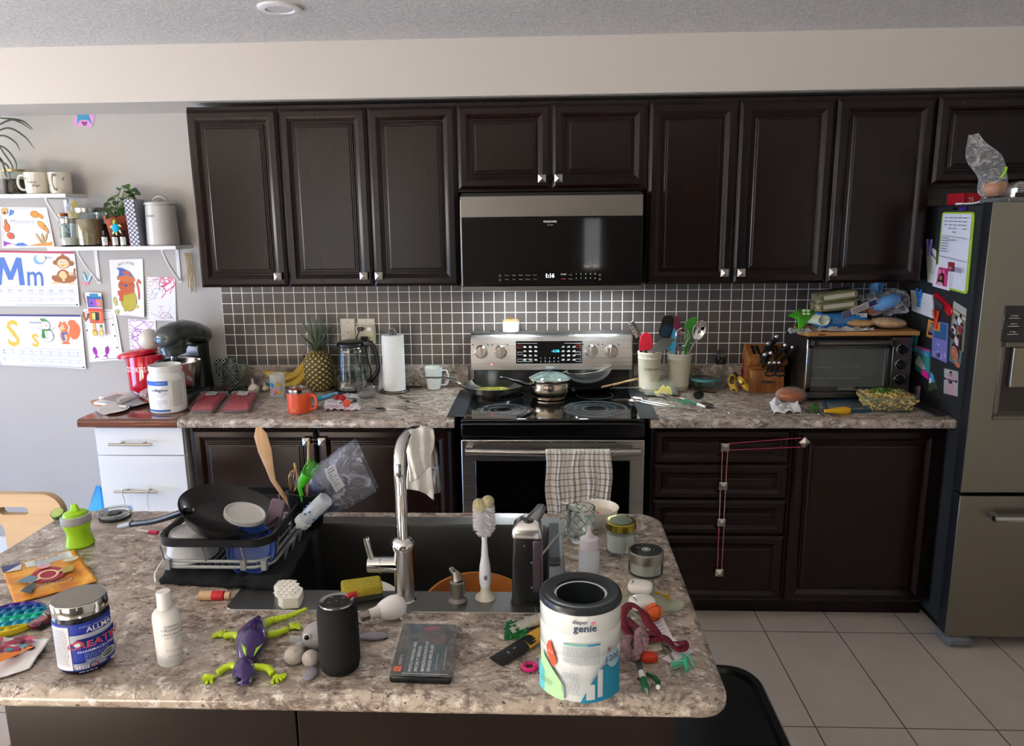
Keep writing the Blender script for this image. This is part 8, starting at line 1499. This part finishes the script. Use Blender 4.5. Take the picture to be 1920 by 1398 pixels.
MB().lathe([(0,0),(r*.95,0),(r,.004),(r,H*.48),(r*.82,H*.53),(r*.82,H*.56)],36).build('bottle_body',K('#dbe4ea',.1,a=.45),t);MB().lathe([(0,.004),(r*.9,.006),(r*.9,H*.25),(0,H*.25)],28).build('milk',K('#d5dade',.5,a=.6),t);MB().lathe([(r*.88,H*.54),(r*.9,H*.55),(r*.86,H*.74),(r*.5,H*.77),(0,H*.775)],32).build('collar',K('#cfc8cf',.35),t);MB().lathe([(r*.5,H*.77),(r*.3,H*.85),(r*.19,H*.93),(r*.17,H*.985),(0,H)],24).build('teat',K('#d9d3d0',.2,a=.7),t)
A_,B_=Y(1017,1038,-1.93),Y(1062,985,-1.86);t=tag(MB().loft([[V((0,0,0)).lerp(B_-A_,a_)+V((.0,w_*math.sin(k*PI/4),.003*math.cos(k*PI/4))) for k in range(8)] for a_,w_ in ((0,.006),(.45,.009),(.55,.006),(.8,.014),(1,.011))]).build('plastic_scoop',K('#8d8e8c',.3,a=.8),None,sharp=50),'translucent grey plastic scoop leaning on the sink rim by the tumbler','scoop');t.location=A_
# white round canister (diaper bin refill)
c,r=foot(1087,1316,148,IT);c.z=IT;t=thing('refill_canister','large white ribbed refill pack lettered diaper genie with dark ring top','canister',c);H=hz(c,1087,1104)-.006;r=74/ppm(c);WH=K('#d5dada',.22,coat=.5);b_=[]
for z,s_ in ((0,.955),(.004,.98),(.012,.99),(H*.23,.99),(H*.25,.965),(H*.27,.99),(H*.48,1.0),(H*.5,.97),(H*.52,1.0),(H*.72,1.0),(H*.74,.975),(H*.76,1.0),(H*.95,1.005),(H*.985,.99)): b_.append((r*s_,z))
MB().lathe([(0,0)]+b_+[(r*.93,H),(r*.6,H-.002)],64).build('wrapped_pack',WH,t)
m=MB();m.lathe([(r*.985,H*.955),(r*1.02,H*.965),(r*1.02,H*.985),(r*.99,H+.004),(r*.93,H+.006),(r*.72,H+.002),(r*.66,H+.003),(r*.64,H-.006),(r*.6,H-.03),(r*.58,H-.075)],64);m.build('ring_top',K('#23272b',.28),t);MB().lathe([(r*.58,H-.075),(0,H-.078)],40).build('inner_film',K('#0d1a33',.2),t)
TH=face(c);a=Art(cylm(r*1.0,TH),.0014,.00001);a.st=.0004;a.l=3
a.text('diaper',.0,H*.878,.0075,'#2c3f5c',bold=.02);a.text('genie',.008,H*.795,.0135,'#22365a',bold=.03);a.el(.021,H*.885,.0035,.0035,'#d2443c',n=5);a.el(.021,H*.885,.0015,.0015,'#e8e8e8',n=6)
a.rect(-.028,H*.64,.034,H*.66,'#6fb6b0',10);a.rect(.012,H*.64,.034,H*.66,'#2c86b4',5);a.lines(-.028,.034,H*.615,.0013,12,'#8b9aa6',2.1)
a.poly([(-.062+.0016*i,H*.55+.012*math.sin(i*.35)*1.1) for i in range(0,14)]+[(-.04-.0016*i,H*.42-.010*math.sin(i*.35)) for i in range(0,14)],'#d4502c');a.text('4 x',-.052,H*.5,.006,'#f0e0da')
gp=[(-.085,.0),(-.022,0),(-.022,H*.2),(-.03,H*.3),(-.045,H*.38),(-.062,H*.42),(-.085,H*.3)]
def patch(a,x0,x1,yf,yl,col,n=16):
    pts=[];fs=[]
    for i in range(n+1): x=x0+(x1-x0)*i/n;pts+=[(x,yl(i/n)),(x,yf(i/n))]
    for i in range(n): fs.append((2*i,2*i+2,2*i+3,2*i+1))
    a.add(pts,fs,a.mi(col) and col or col)
patch(a,-.078,-.026,lambda s_: H*(.46-.28*s_**1.5),lambda s_: .004,'#a9d6a0');patch(a,-.085,-.066,lambda s_: H*(.36-.1*s_),lambda s_: .004,'#5ab8c8');patch(a,.000,.078,lambda s_: H*(.02+.40*math.sin(min(1,s_*1.6)*PI/2)),lambda s_: .004,'#1683a8',24)
a.lines(-.03,.0,H*.34,.0013,14,'#8b9aa6',2.2);a.rect(.010,H*.06,.024,H*.23,'#c3cdd0',4);a.rect(.028,H*.08,.037,H*.38,'#c3cdd0',4);a.el(.058,H*.47,.014,.017,'#9cb8c4');a.text('1200',.056,H*.45,.011,'#1f4a78',bold=.02);a.text('4',.046,H*.56,.010,'#b0444c',bold=.01);a.lines(-.07,-.045,H*.2,.001,5,'#6a8a70',2)
a.text('nie',-.094,H*.80,.0135,'#22365a',bold=.03);a.build('print',t)
# lily pad silicone tray, earbud cases, ball
def petal(name,label,c,th,mat,R,lobes,rot=0):
    m=MB();q_=lambda s_,z: [((R*s_*(1+.24*math.cos(lobes*k*2*PI/72+rot)))*math.cos(k*2*PI/72),(R*s_*(1+.24*math.cos(lobes*k*2*PI/72+rot)))*math.sin(k*2*PI/72),z) for k in range(72)]
    m.loft([q_(1,0),q_(1.02,th*.5),q_(1,th),q_(.9,th),q_(.88,th*.5)]);o=m.build(name,mat,None,sharp=50);o.location=c;return tag(o,label,'tray')
petal('silicone_tray','pale translucent clover-shaped silicone tray under the earbud cases',V((.200,-2.165,IT)),.005,K('#a9ad98',.3,a=.8),.062,4,.6)
def pods(label,c,rz_):
    t=thing('earbud_case',label,'case',c,rz_);m=MB();m.loft([[(x,y_,z) for x,y_ in rr(-.027+i,-.022+i,.027-i,.022-i,.016-i*.6,6)] for z,i in ((0,.006),(.002,.002),(.007,0),(.014,0),(.019,.002),(.021,.007))]);m.build('case_body',K('#e4e2db',.15,coat=.4),t,sharp=60);MB().box((-.018,-.008,.0205),(-.015,.008,.0215)).build('status_mark',K('#7d7c78',.4),t)
pods('white earbud case lying nearest the silver tin',V((.190,-2.122,IT+.006)),-.25);pods('second white earbud case partly behind the toy basketball',V((.185,-2.19,IT+.006)),.35)
o=MB().tube([(.0,.0,.002),(.01,-.004,.004),(.016,-.014,.003),(.024,-.018,.005),(.022,-.027,.003)],[.005,.003,.005,.003,.006],7,flat=.5).build('candy_wrapper',K('#c79a16',.2,a=.9),None,sharp=20);o.location=(.222,-2.135,IT+.008);tag(o,'tiny twisted yellow wrapper beside the upper earbud case','wrapper')
c=V((.204,-2.232,IT+.0175));t=thing('toy_basketball','small orange toy basketball with black seams','ball',c);MB().ell((0,0,0),.0175,nu=32,nv=20).build('ball',K('#d8591c',.5),t);m=MB()
for M_ in (Matrix(),Matrix.Rotation(PI/2,4,'X'),Matrix.Rotation(PI/2,4,'Y')): m.at((0,0,0),M_.to_euler()).tube([(.0175*math.cos(k*PI/16),.0175*math.sin(k*PI/16),0) for k in range(32)],.0006,5,0,True)
m.build('seams',BLK,t);t.rotation_euler=(.4,.3,.5)
# lanyard
def ribbon(name,label,cat,pts,w_,mat,th=.0008,n=8,up=(0,0,1)):
    bb=bez(pts,n);cc=sum(bb,V())/len(bb);m=MB();vs=[];fs=[]
    for i,p in enumerate(bb):
        a_=bb[max(0,i-1)];b_=bb[min(len(bb)-1,i+1)];d_=(b_-a_).normalized();s_=d_.cross(V(up)).normalized();k=.35*math.sin(i*.35);s_=(s_+V((0,0,k))).normalized();vs+=[p-cc-s_*w_/2,p-cc+s_*w_/2]
    zmin=min(v.z+cc.z for v in vs);dz=max(0,IT+.001-zmin);vs=[v+V((0,0,dz)) for v in vs]
    for i in range(len(bb)-1): fs.append((2*i,2*i+1,2*i+3,2*i+2))
    m.add(vs,fs);o=m.build(name,mat,None,sol=th,sharp=70);o.location=cc;return tag(o,label,cat)
z_=lambda u,v,h_: Z(u,v,IT+h_)
ribbon('lanyard','dark red woven lanyard looped across the right side of the island','lanyard',[z_(1170,1178,.02),z_(1168,1150,.03),z_(1183,1134,.035),z_(1204,1146,.03),z_(1216,1168,.022),z_(1232,1186,.016),z_(1210,1184,.02),z_(1182,1168,.012),z_(1172,1160,.008),z_(1180,1186,.010),z_(1215,1196,.014),z_(1245,1196,.012),z_(1262,1210,.010),z_(1280,1216,.016),z_(1282,1206,.024),z_(1266,1202,.018)],.018,K('#6d0f26',.7,nb=.3,ns=300),.001)
o,_=flat('paper_receipt','long white handwritten receipt strip under the lanyard','receipt',((1218,1163),(1242,1156),(1262,1196),(1300,1222),(1272,1237),(1258,1243),(1240,1235),(1262,1222)),IT+.0005,.0008,K('#dcd8dc',.7));a=Art(lambda x,y_,l: Z(x,y_,IT+.0016+l)-o.location,.0002);[a.line([(1226+i*3,1170+i*6),(1240+i*3,1166+i*6)],1.0,'#8f8aa0') for i in range(4)];a.build('writing',o)
m=MB();m.tube(bez([V((0,.03,.012)),V((-.01,.0,.02)),V((0,-.03,.012)),V((.012,-.02,.022)),V((.014,.01,.018)),V((.02,.03,.03)),V((.028,.02,.014)),V((.018,-.01,.010))],6),.0085,9);m.v=[v*(1+.12*noise.noise(v*160)) for v in m.v];o=m.build('hair_scrunchie',K('#b9949a',.95,n=.5,ns=140,nb=1),None,sharp=60);o.location=Z(1184,1232,IT)+V((0,.012,0));o.location.z=IT;tag(o,'pink and grey floral scrunchie beside the white canister','scrunchie')
o=MB().loft([[(x,y_,z) for x,y_ in rr(-.016+i,-.010+i,.016-i,.010-i,.007,4)] for z,i in ((0,.002),(.003,0),(.012,0),(.015,.003))]).build('hair_clip',K('#c4341c',.3),None,sharp=50);o.location=Z(1217,1238,IT);tag(o,'small glossy red-orange clip between scrunchie and key tag','clip')
o,_=flat('key_tag','cream cardboard key tag lettered TAG beneath the lanyard','tag',((1203,1212),(1238,1204),(1242,1218),(1206,1228)),IT+.0014,.001,K('#c4bda8',.7));a=Art(plane((0,0,.0012),(1,.12,0),(-.12,1,0)),.0002);a.text('TAG',-.004,-.003,.005,'#4a4640',bold=.01);a.ring(.013,.002,.0022,.0006,'#7a756a');a.build('lettering',o)
m=MB();m.tube([z_(1246,1215,.006)-Z(1250,1225,IT),z_(1256,1226,.006)-Z(1250,1225,IT),z_(1266,1242,.004)-Z(1250,1225,IT)],.0022,8);m.tube([(.004*math.cos(k),.004*math.sin(k)+.012,.006) for k in range(6)],.0012,6,0,True);o=m.build('metal_clasp',K('#a8a29a',.2,1));o.location=Z(1250,1225,IT);tag(o,'thin silver swivel clasp at the end of the lanyard','clasp')
# pens, pacifier
pen('ballpoint_pen','grey, white and green ballpoint pen pointing at the island edge','pen',Z(1196,1243,IT),Z(1214,1308,IT),.0055,(('grey_clip_end',0,.35,.9,1,K('#3d4042',.3)),('white_middle',.35,.55,1,1,WHITE),('green_grip',.55,.86,1.05,1.05,K('#0f6a3c',.35)),('steel_tip',.86,1,.8,.2,SS)),IT)
m=MB();m.tube([V((-.006,.02,.004)),V((.006,.006,.005)),V((.010,-.008,.005)),V((.008,-.02,.004))],[.003,.0048,.0048,.0035],8);o=m.build('green_clip',K('#0f5a34',.25),None);o.location=Z(1222,1278,IT);tag(o,'dark green translucent clip lying right of the ballpoint pen','clip');MB().ell((.008,-.021,.004),.0045,nu=12,nv=8).build('white_end',WHITE,o)
c=Z(1284,1258,IT);t=thing('pacifier','mint green pacifier lying near the island corner','pacifier',(c.x,c.y,IT+.018));PG=K('#3fc3a0',.25,0,.25);Tn=Matrix.Rotation(PI/2-.25,4,'Y');MB(Tn).lathe([(0,.002),(.017,.0),(.021,-.003),(.021,.0),(.017,.004),(0,.005)],32,sx=.8,wob=lambda a,z: 1-.12*abs(math.sin(a))).build('shield',PG,t);MB(Tn).lathe([(.006,0),(.006,-.010),(.008,-.018),(.0075,-.024),(0,-.028)],20).build('teat',K('#4fb592',.2,0,.4),t);MB(Tn).tube([(.012*math.cos(k*PI/6),.004*math.sin(k*PI/6)*2,.005+.006*(1+math.cos(k*PI/6)*.2)) for k in range(12)],.0022,6,0,True).build('ring_handle',PG,t)
# paint tubes, pink ring, green bag scrap
def tube_(label,A_,B_,wmax,capc,bodyc,txt):
    d_=V((B_.x-A_.x,B_.y-A_.y,0));L=d_.length;t=thing('paint_tube',label,'paint tube',(A_.x,A_.y,IT));t.rotation_euler=(0,0,math.atan2(d_.y,d_.x));m=MB()
    m.loft([[(L*a_,wmax*w_*math.cos(k*PI/8),.0015+h_+h_*math.sin(k*PI/8)) for k in range(16)] for a_,w_,h_ in ((0,1.0,.0010),(.12,1,.0025),(.6,.85,.009),(.95,.75,.012))]);m.build('tube_body',capc,t,sharp=60);m=MB();m.loft([[(L*a_,wmax*w_*math.cos(k*PI/8)*1.01,.0015+h_+h_*math.sin(k*PI/8)*1.03) for k in range(16)] for a_,w_,h_ in ((.55,.865,.0082),(.95,.76,.0122),(1.0,.5,.010))]);m.build('colour_band',bodyc,t,sharp=60)
    a=Art(lambda x,y_,l: V((x,y_,.0035+2*(.0010+.0095*x/L)-abs(y_)*.35+l)),.0003,3)
    for i,(s_,h_) in enumerate(txt): a.text(s_,L*(.25+.13*i),0,h_,'#d8d6cf' if capc==BLK or True else '#222',rot=PI/2,bold=.01)
    a.build('lettering',t);return t
tube_('black and yellow acrylic paint tube left of the white canister',Z(930,1243,IT),Z(1022,1196,IT),.020,BLK,K('#cf9f30',.4),(('AMSTERDAM',.0035),('BASICS',.0055),('ACRYLIC',.0055)))
tube_('cream and grey paint tube behind the black and yellow one',Z(955,1182,IT),Z(1030,1166,IT),.016,K('#9d9c90',.3),K('#cbbd98',.4),(('ACRYLIC',.004),))
m=MB();m.tube([((.0115+.0012*math.cos(k*PI/2))*math.cos(k*PI/12),(.0115+.0012*math.cos(k*PI/2))*math.sin(k*PI/12),.005) for k in range(24)],.0036,7,0,True);o=m.build('hair_tie',K('#c2186a',.5));o.location=Z(993,1254,IT);tag(o,'bright pink scalloped ring lying beside the white canister','hair tie')
crumple('green_wrapper','shiny green and clear wrapper scrap left of the cream tube','wrapper',[Z(u,v,IT) for u,v in ((948,1168),(985,1166),(990,1198),(945,1202))],IT,.010,K('#16713a',.15,a=.75),13)
# speaker
c,r=foot(640,1273,76,IT);c.z=IT;t=thing('portable_speaker','tall black fabric cylinder speaker with silver top ring and red tab','speaker',c);H=hz(c,641,1128);r=37.5/ppm(c)
MB().lathe([(0,0),(r*.78,0),(r*.93,.006),(r,.02),(r,H*.6),(r*.985,H*.9),(r*.93,H*.975),(r*.86,H),(0,H)],56).build('fabric_body',K('#050506',.9,nb=.4,ns=500),t);MB().lathe([(r*.62,H+.001),(r*.84,H+.0025),(r*.86,H-.001)],48).build('top_ring',K('#b5b3af',.2,1),t);MB().lathe([(0,H+.0012),(r*.70,H+.0012),(r*.70,H-.001)],40).build('control_disc',K('#0b0b0c',.3),t)
a=Art(plane((0,0,H+.0018),(1,0,0),(0,1,0)),.0002);a.el(0,0,.0012,.0012,'#e8e8e8',n=8);a.text('+',.012,-.009,.005,'#c9c9c9');a.text('M',-.012,-.009,.004,'#c9c9c9');a.ring(.010,.011,.0022,.0006,'#c9c9c9');a.rect(-.014,.010,-.009,.012,'#c9c9c9');a.build('control_marks',t);MB(Matrix.Translation((r*.60,r*.62,H)) @ Matrix.Rotation(.8,4,'Z')).box((-.010,-.004,-.006),(.010,.004,.006)).build('red_tab',K('#b8202c',.4),t,bev=.002)
# plush
c=V((-.452,-2.33,IT));t=thing('plush_toy','grey plush elephant toy lying behind the black speaker','soft toy',c);GP=K('#9f9a9c',.95,nb=.8,ns=260);GW=K('#b3aca4',.95,nb=.8,ns=200)
q=lambda u,v,h_: Z(u,v,IT+h_)-c
m=MB();m.ell(q(600,1190,.026),(.034,.032,.026),0,(0,0,.3),28,18);m.ell(q(640,1195,.022),(.035,.03,.022));m.build('plush_body',GP,t,sharp=80);m=MB();m.tube([q(600,1192,.02),q(578,1205,.014),q(562,1215,.013)],[.012,.010,.012],14);m.build('striped_arm',GP,t,sharp=80)
for u,v,h_,s_ in ((552,1228,.017,.019),(583,1234,.016,.0165)): m=MB();m.ell(q(u,v,h_),(s_,s_*.95,h_*.98),nu=22,nv=14);m.v=[v_*(1+.0*noise.noise(v_*90)) for v_ in m.v];m.build('paw',GW,t,sharp=80)
m=MB();m.ell(q(582,1262,.005),(.0125,.022,.004));m.build('ear',K('#8d8a96',.8),t);m=MB();m.ell(q(700,1192,.006),(.03,.0125,.006),0,(0,0,.1));m.build('ear',K('#8d8a96',.8),t)
e_=q(600,1190,.026)+V((-.016,-.028,.012));m=MB();m.ell(e_,(.0075,.005,.0075));e2=m.build('eye',K('#e8e6e2',.3),t);MB().ell(e_+V((.0,-.0035,.001)),(.0052,.0035,.0052)).build('pupil',BLKG,e2);m=MB();m.cb(q(553,1198,.02),(.020,.002,.016),(.3,.3,.3));lab(m.build('care_tag',K('#d5d8d6',.6),t),'white care tag');MB().cb(q(566,1203,.018),(.022,.002,.008),(.3,-.5,.3)).build('ribbon_tag',K('#2274b4',.5),t)
# light bulb lying down
p0,p1=Z(683,1176,IT),Z(740,1160,IT);d_=V((p1.x-p0.x,p1.y-p0.y,0)).normalized();t=thing('light_bulb','frosted white light bulb lying behind the photo packet','light bulb',(p0.x,p0.y,IT+.030));t.rotation_euler=(0,PI/2-.02,math.atan2(d_.y,d_.x));t.scale=(.8,.8,.8);t.location.z=IT+.0255
MB().lathe([(.0,.0),(.0125,.002),(.014,.02),(.019,.035),(.0215,.045)],32).build('base_cone',K('#cfcbc5',.35),t).location=(0,0,.012);MB().lathe([(.0185,.04),(.026,.055),(.0315,.075),(.0305,.092),(.0225,.106),(.010,.1125),(0,.1135)],40).build('globe',K('#e6e5e6',.2,coat=.3),t);m=MB();m.lathe([(0,-.012),(.006,-.010)]+[(.0125+.0012*(i % 2),-.008+.0035*i) for i in range(7)],28);m.build('screw_cap',K('#9b8f88',.25,1),t)
# photo packet
P=[Z(u,v,IT) for u,v in ((757,1178),(858,1181),(846,1283),(730,1279))];cc=sum(P,V())/4;t=thing('photo_packet','dark photo print packet in clear sleeve lettered PHOTO PRINTING AND SPECIALTY SERVICES','packet',(cc.x,cc.y,IT));o0=V((cc.x,cc.y,IT))
f=lambda x,y_,l: (P[3]*(1-x)*(1-y_)+P[2]*x*(1-y_)+P[0]*(1-x)*y_+P[1]*x*y_)-o0+V((0,0,.014+l));g_=lambda i,z: [V((p.x,p.y,z)) for p in [f(x,y_,0) for x,y_ in rr(i,i,1-i,1-i,.05,4)]]
MB().loft([g_(0,0),g_(-.005,.003),g_(0,.012),g_(.02,.0138)]).build('card_pack',K('#15171a',.25),t,sharp=40);a=Art(f,.0003);k_=K('#123c4a',.25);a.poly([(.22,.0),(.82,.0),(.80,.95),(.15,.97),(.2,.7)],k_);a.poly([(.35,.62),(.8,.55),(.82,.95),(.3,.95)],'#2b1d24');a.el(.55,.88,.15,.04,'#8e2438',.2);a.el(.35,.72,.14,.06,'#3a3a44');a.el(.72,.65,.12,.09,'#4a2a2c');a.el(.30,.9,.1,.05,'#1a3a52')
for i,s_ in enumerate(('PHOTO PRINTING AND','SPECIALTY SERVICES','IMPRESSIONS PHOTO ET','SERVICES SPÉCIALISÉS')): a.text(s_,.34+.098*i+(.01 if i>1 else 0),.06,.052,'#e6e8ea','L',PI/2,.02,sx=.70)
a.text('HENRYS.COM/PHOTOLAB',.75,.08,.026,'#9fb4bc','L',PI/2,sx=.72);a.text("HENRY'S",.16,.16,.055,'#c9c9c9','L',PI/2,sx=.6);a.rect(.06,.04,.18,.13,'#d8683a');a.text('H',.12,.06,.04,'#6a3020');a.rect(.86,.08,.875,.5,'#8f9a9e');a.rect(.2,-.0,.95,.01,'#b5b5b0');a.build('print',t);MB().grid(lambda a_,b_: f(-.03+1.05*a_,-.03+1.06*b_,.0035+.002*noise.noise(V((a_*5,b_*5,2)))),16,16).build('clear_sleeve',m_film('sleeve',(0,.10)),t,sharp=30)
# gecko toy
c=Z(470,1230,IT);c.z=IT;t=thing('gecko_toy','purple toy gecko with lime legs and tail crawling on the island','toy',c);q=lambda u,v,h_=0: Z(u,v,IT+h_)-c;PU=K('#35175f',.22,coat=.5);LI=K('#b9d422',.4)
def body(pts):
    m=MB();rings=[]
    for (u,v),w_,h_,z_ in pts:
        p=q(u,v);rings.append([V((p.x+w_*math.cos(k*PI/10),p.y,z_+h_*math.sin(k*PI/10)+(.002 if 4<k<6 else 0))) for k in range(20)])
    m.loft(rings);return m
body([((487,1172),.004,.004,.018),((486,1177),.012,.008,.018),((482,1188),.020,.013,.018),((476,1203),.031,.018,.018),((472,1218),.031,.018,.019),((467,1235),.024,.015,.018),((463,1247),.015,.010,.016),((461,1252),.012,.008,.015)]).build('shell_back',PU,t,sharp=60)
body([((462,1250),.012,.009,.014),((460,1262),.020,.012,.014),((458,1272),.022,.012,.013),((456,1283),.018,.009,.011),((455,1289),.009,.005,.009)]).build('head',PU,t,sharp=60)
for s_ in (-1,1):
    o=MB().ell(q(458+s_*15,1274,.017),(.0055,.006,.005)).build('eye',K('#16240f',.1,coat=.6),t);m=MB();m.add([q(472+s_*22,1207,.040),q(472+s_*10,1219,.042),q(470+s_*8,1237,.038),q(472+s_*16,1222,.040)] if 0 else [q(473+s_*21,1206,.0325),q(471+s_*9,1216,.0375),q(468+s_*7,1232,.0345),q(470+s_*14,1220,.035)],[(0,1,3),(1,2,3)] if s_>0 else [(0,3,1),(1,3,2)]);m.v=[v_+V((0,0,.001)) for v_ in m.v];m.build('lime_chevron',K('#9ecb3a',.35),t,sol=.0008)
m=MB();tp=bez([q(486,1176,.012),q(508,1163,.008),q(540,1155,.008),q(575,1140,.012)],8);m.tube(tp,[.0085-.0062*i/len(tp)+.0014*(i % 2) for i in range(len(tp))],10);m.build('tail',LI,t,sharp=30)
for pts,hand in ((((455,1200),(440,1190),(422,1192)),(415,1190)),(((492,1190),(515,1188),(538,1180)),(548,1176)),(((450,1250),(430,1248),(408,1262)),(398,1268)),(((475,1250),(500,1252),(512,1263)),(518,1268))):
    P_=[q(*pts[0],.014),q(*pts[1],.011),q(*pts[2],.006)];m=MB();bb=bez(P_,5);m.tube(bb,[.0062+.001*(i % 2) for i in range(len(bb))],9);hp=q(*hand,.004);m.ell(hp,(.0065,.0065,.0035));d_=hp-P_[2];a0=math.atan2(d_.y,d_.x)
    for k in range(5): an=a0+(k-2)*.55;e_=hp+V((math.cos(an)*.017,math.sin(an)*.017,-.001));m.tube([hp,(hp+e_)/2+V((0,0,.001)),e_],[.0028,.0024,.0034],7)
    m.build('leg',LI,t,sharp=60)
# pink dropper under the pan handle
A_,B_=Z(272,1000,IT),Z(296,1001,IT);pen('medicine_dropper','small clear dropper with pink-red bulb lying under the pan handle','dropper',Z(258,996,IT),B_,.004,(('clear_barrel',0,.6,.8,.9,K('#e3d5da',.2,a=.7)),('red_bulb',.6,1,1.3,1.4,K('#b3203f',.35))),IT)
# chair and blue bag beyond the island
t=thing('dining_chair','pale wooden chair with slotted back behind the left end of the island','chair',(-1.79,-1.5,0));CW=m_wood('pale_wood','#b49672','#cbb08b','#d9c2a0',.45,.5,'x');zc=.908;m=MB();TC_=Matrix.Translation((1.79,1.5,0))
outer=[V((x,z,0)) for x,z in rr(-2.06,.48,-1.505,zc,[.06,.06,.01,.01],6)];h1=[V((x,z,0)) for x,z in rr(-1.86,.838,-1.605,.868,.0149,5)];h2=[V((x,z,0)) for x,z in rr(-1.95,.56,-1.60,.81,.03,5)];h1b=[V((x,z,0)) for x,z in rr(-1.705,.840,-1.612,.866,.0129,5)]
al=outer+h1b+[V((x,z,0)) for x,z in rr(-1.98,.54,-1.697,.812,.022,5)];segs=[len(outer),len(h1b),len(al)-len(outer)-len(h1b)]
tr=tessellate_polygon([outer,h1b,al[len(outer)+len(h1b):]]);m=MB(TC_);N_=len(al);y0_,y1_=-1.515,-1.49;fs=[]
for a_,b_,c_ in tr:
    n3=(al[b_]-al[a_]).cross(al[c_]-al[a_]).z;f3=(a_,b_,c_) if n3>0 else (a_,c_,b_);fs+=[f3,tuple(N_+k for k in reversed(f3))]
i0=0
for s_ in segs:
    for i in range(s_): j=(i+1) % s_;fs.append((i0+j,i0+i,N_+i0+i,N_+i0+j) if i0==0 else (i0+i,i0+j,N_+i0+j,N_+i0+i))
    i0+=s_
m.add([(p.x,y0_,p.y) for p in al]+[(p.x,y1_,p.y) for p in al],fs);m.build('backrest',CW,t,sharp=40)
MB(TC_).box((-2.05,-1.50,.44),(-1.52,-1.08,.465)).build('seat',CW,t,bev=.006)
for x,y_ in ((-2.03,-1.5),(-1.54,-1.5),(-2.03,-1.10),(-1.54,-1.10)): MB(TC_).box((x-.02,y_-.015,0),(x+.02,y_+.015,.50 if y_<-1.3 else .44)).build('leg',CW,t,bev=.004)
c=V((Y(180,935,-.45).x-.03,-.42,0));m=MB();m.loft([[(x*s_+.01*noise.noise(V((x*30,y_*30,z*9))),y_*s_+.01*noise.noise(V((x*25,y_*25,z*9+3))),z) for x,y_ in rr(-.12,-.12,.12,.12,.05,6)] for z,s_ in ((0,1),(.15,1.05),(.3,.9),(.42,.6),(.5,.3),(.57,.06))]);o=m.build('shopping_bag',K('#2f9be0',.3,nb=.5,ns=20),None,sharp=20);o.location=(-2.075,-.42,0);o.scale=(.75,.75,.94);tag(o,'bright blue plastic bag on the floor left of the white drawer unit','bag')
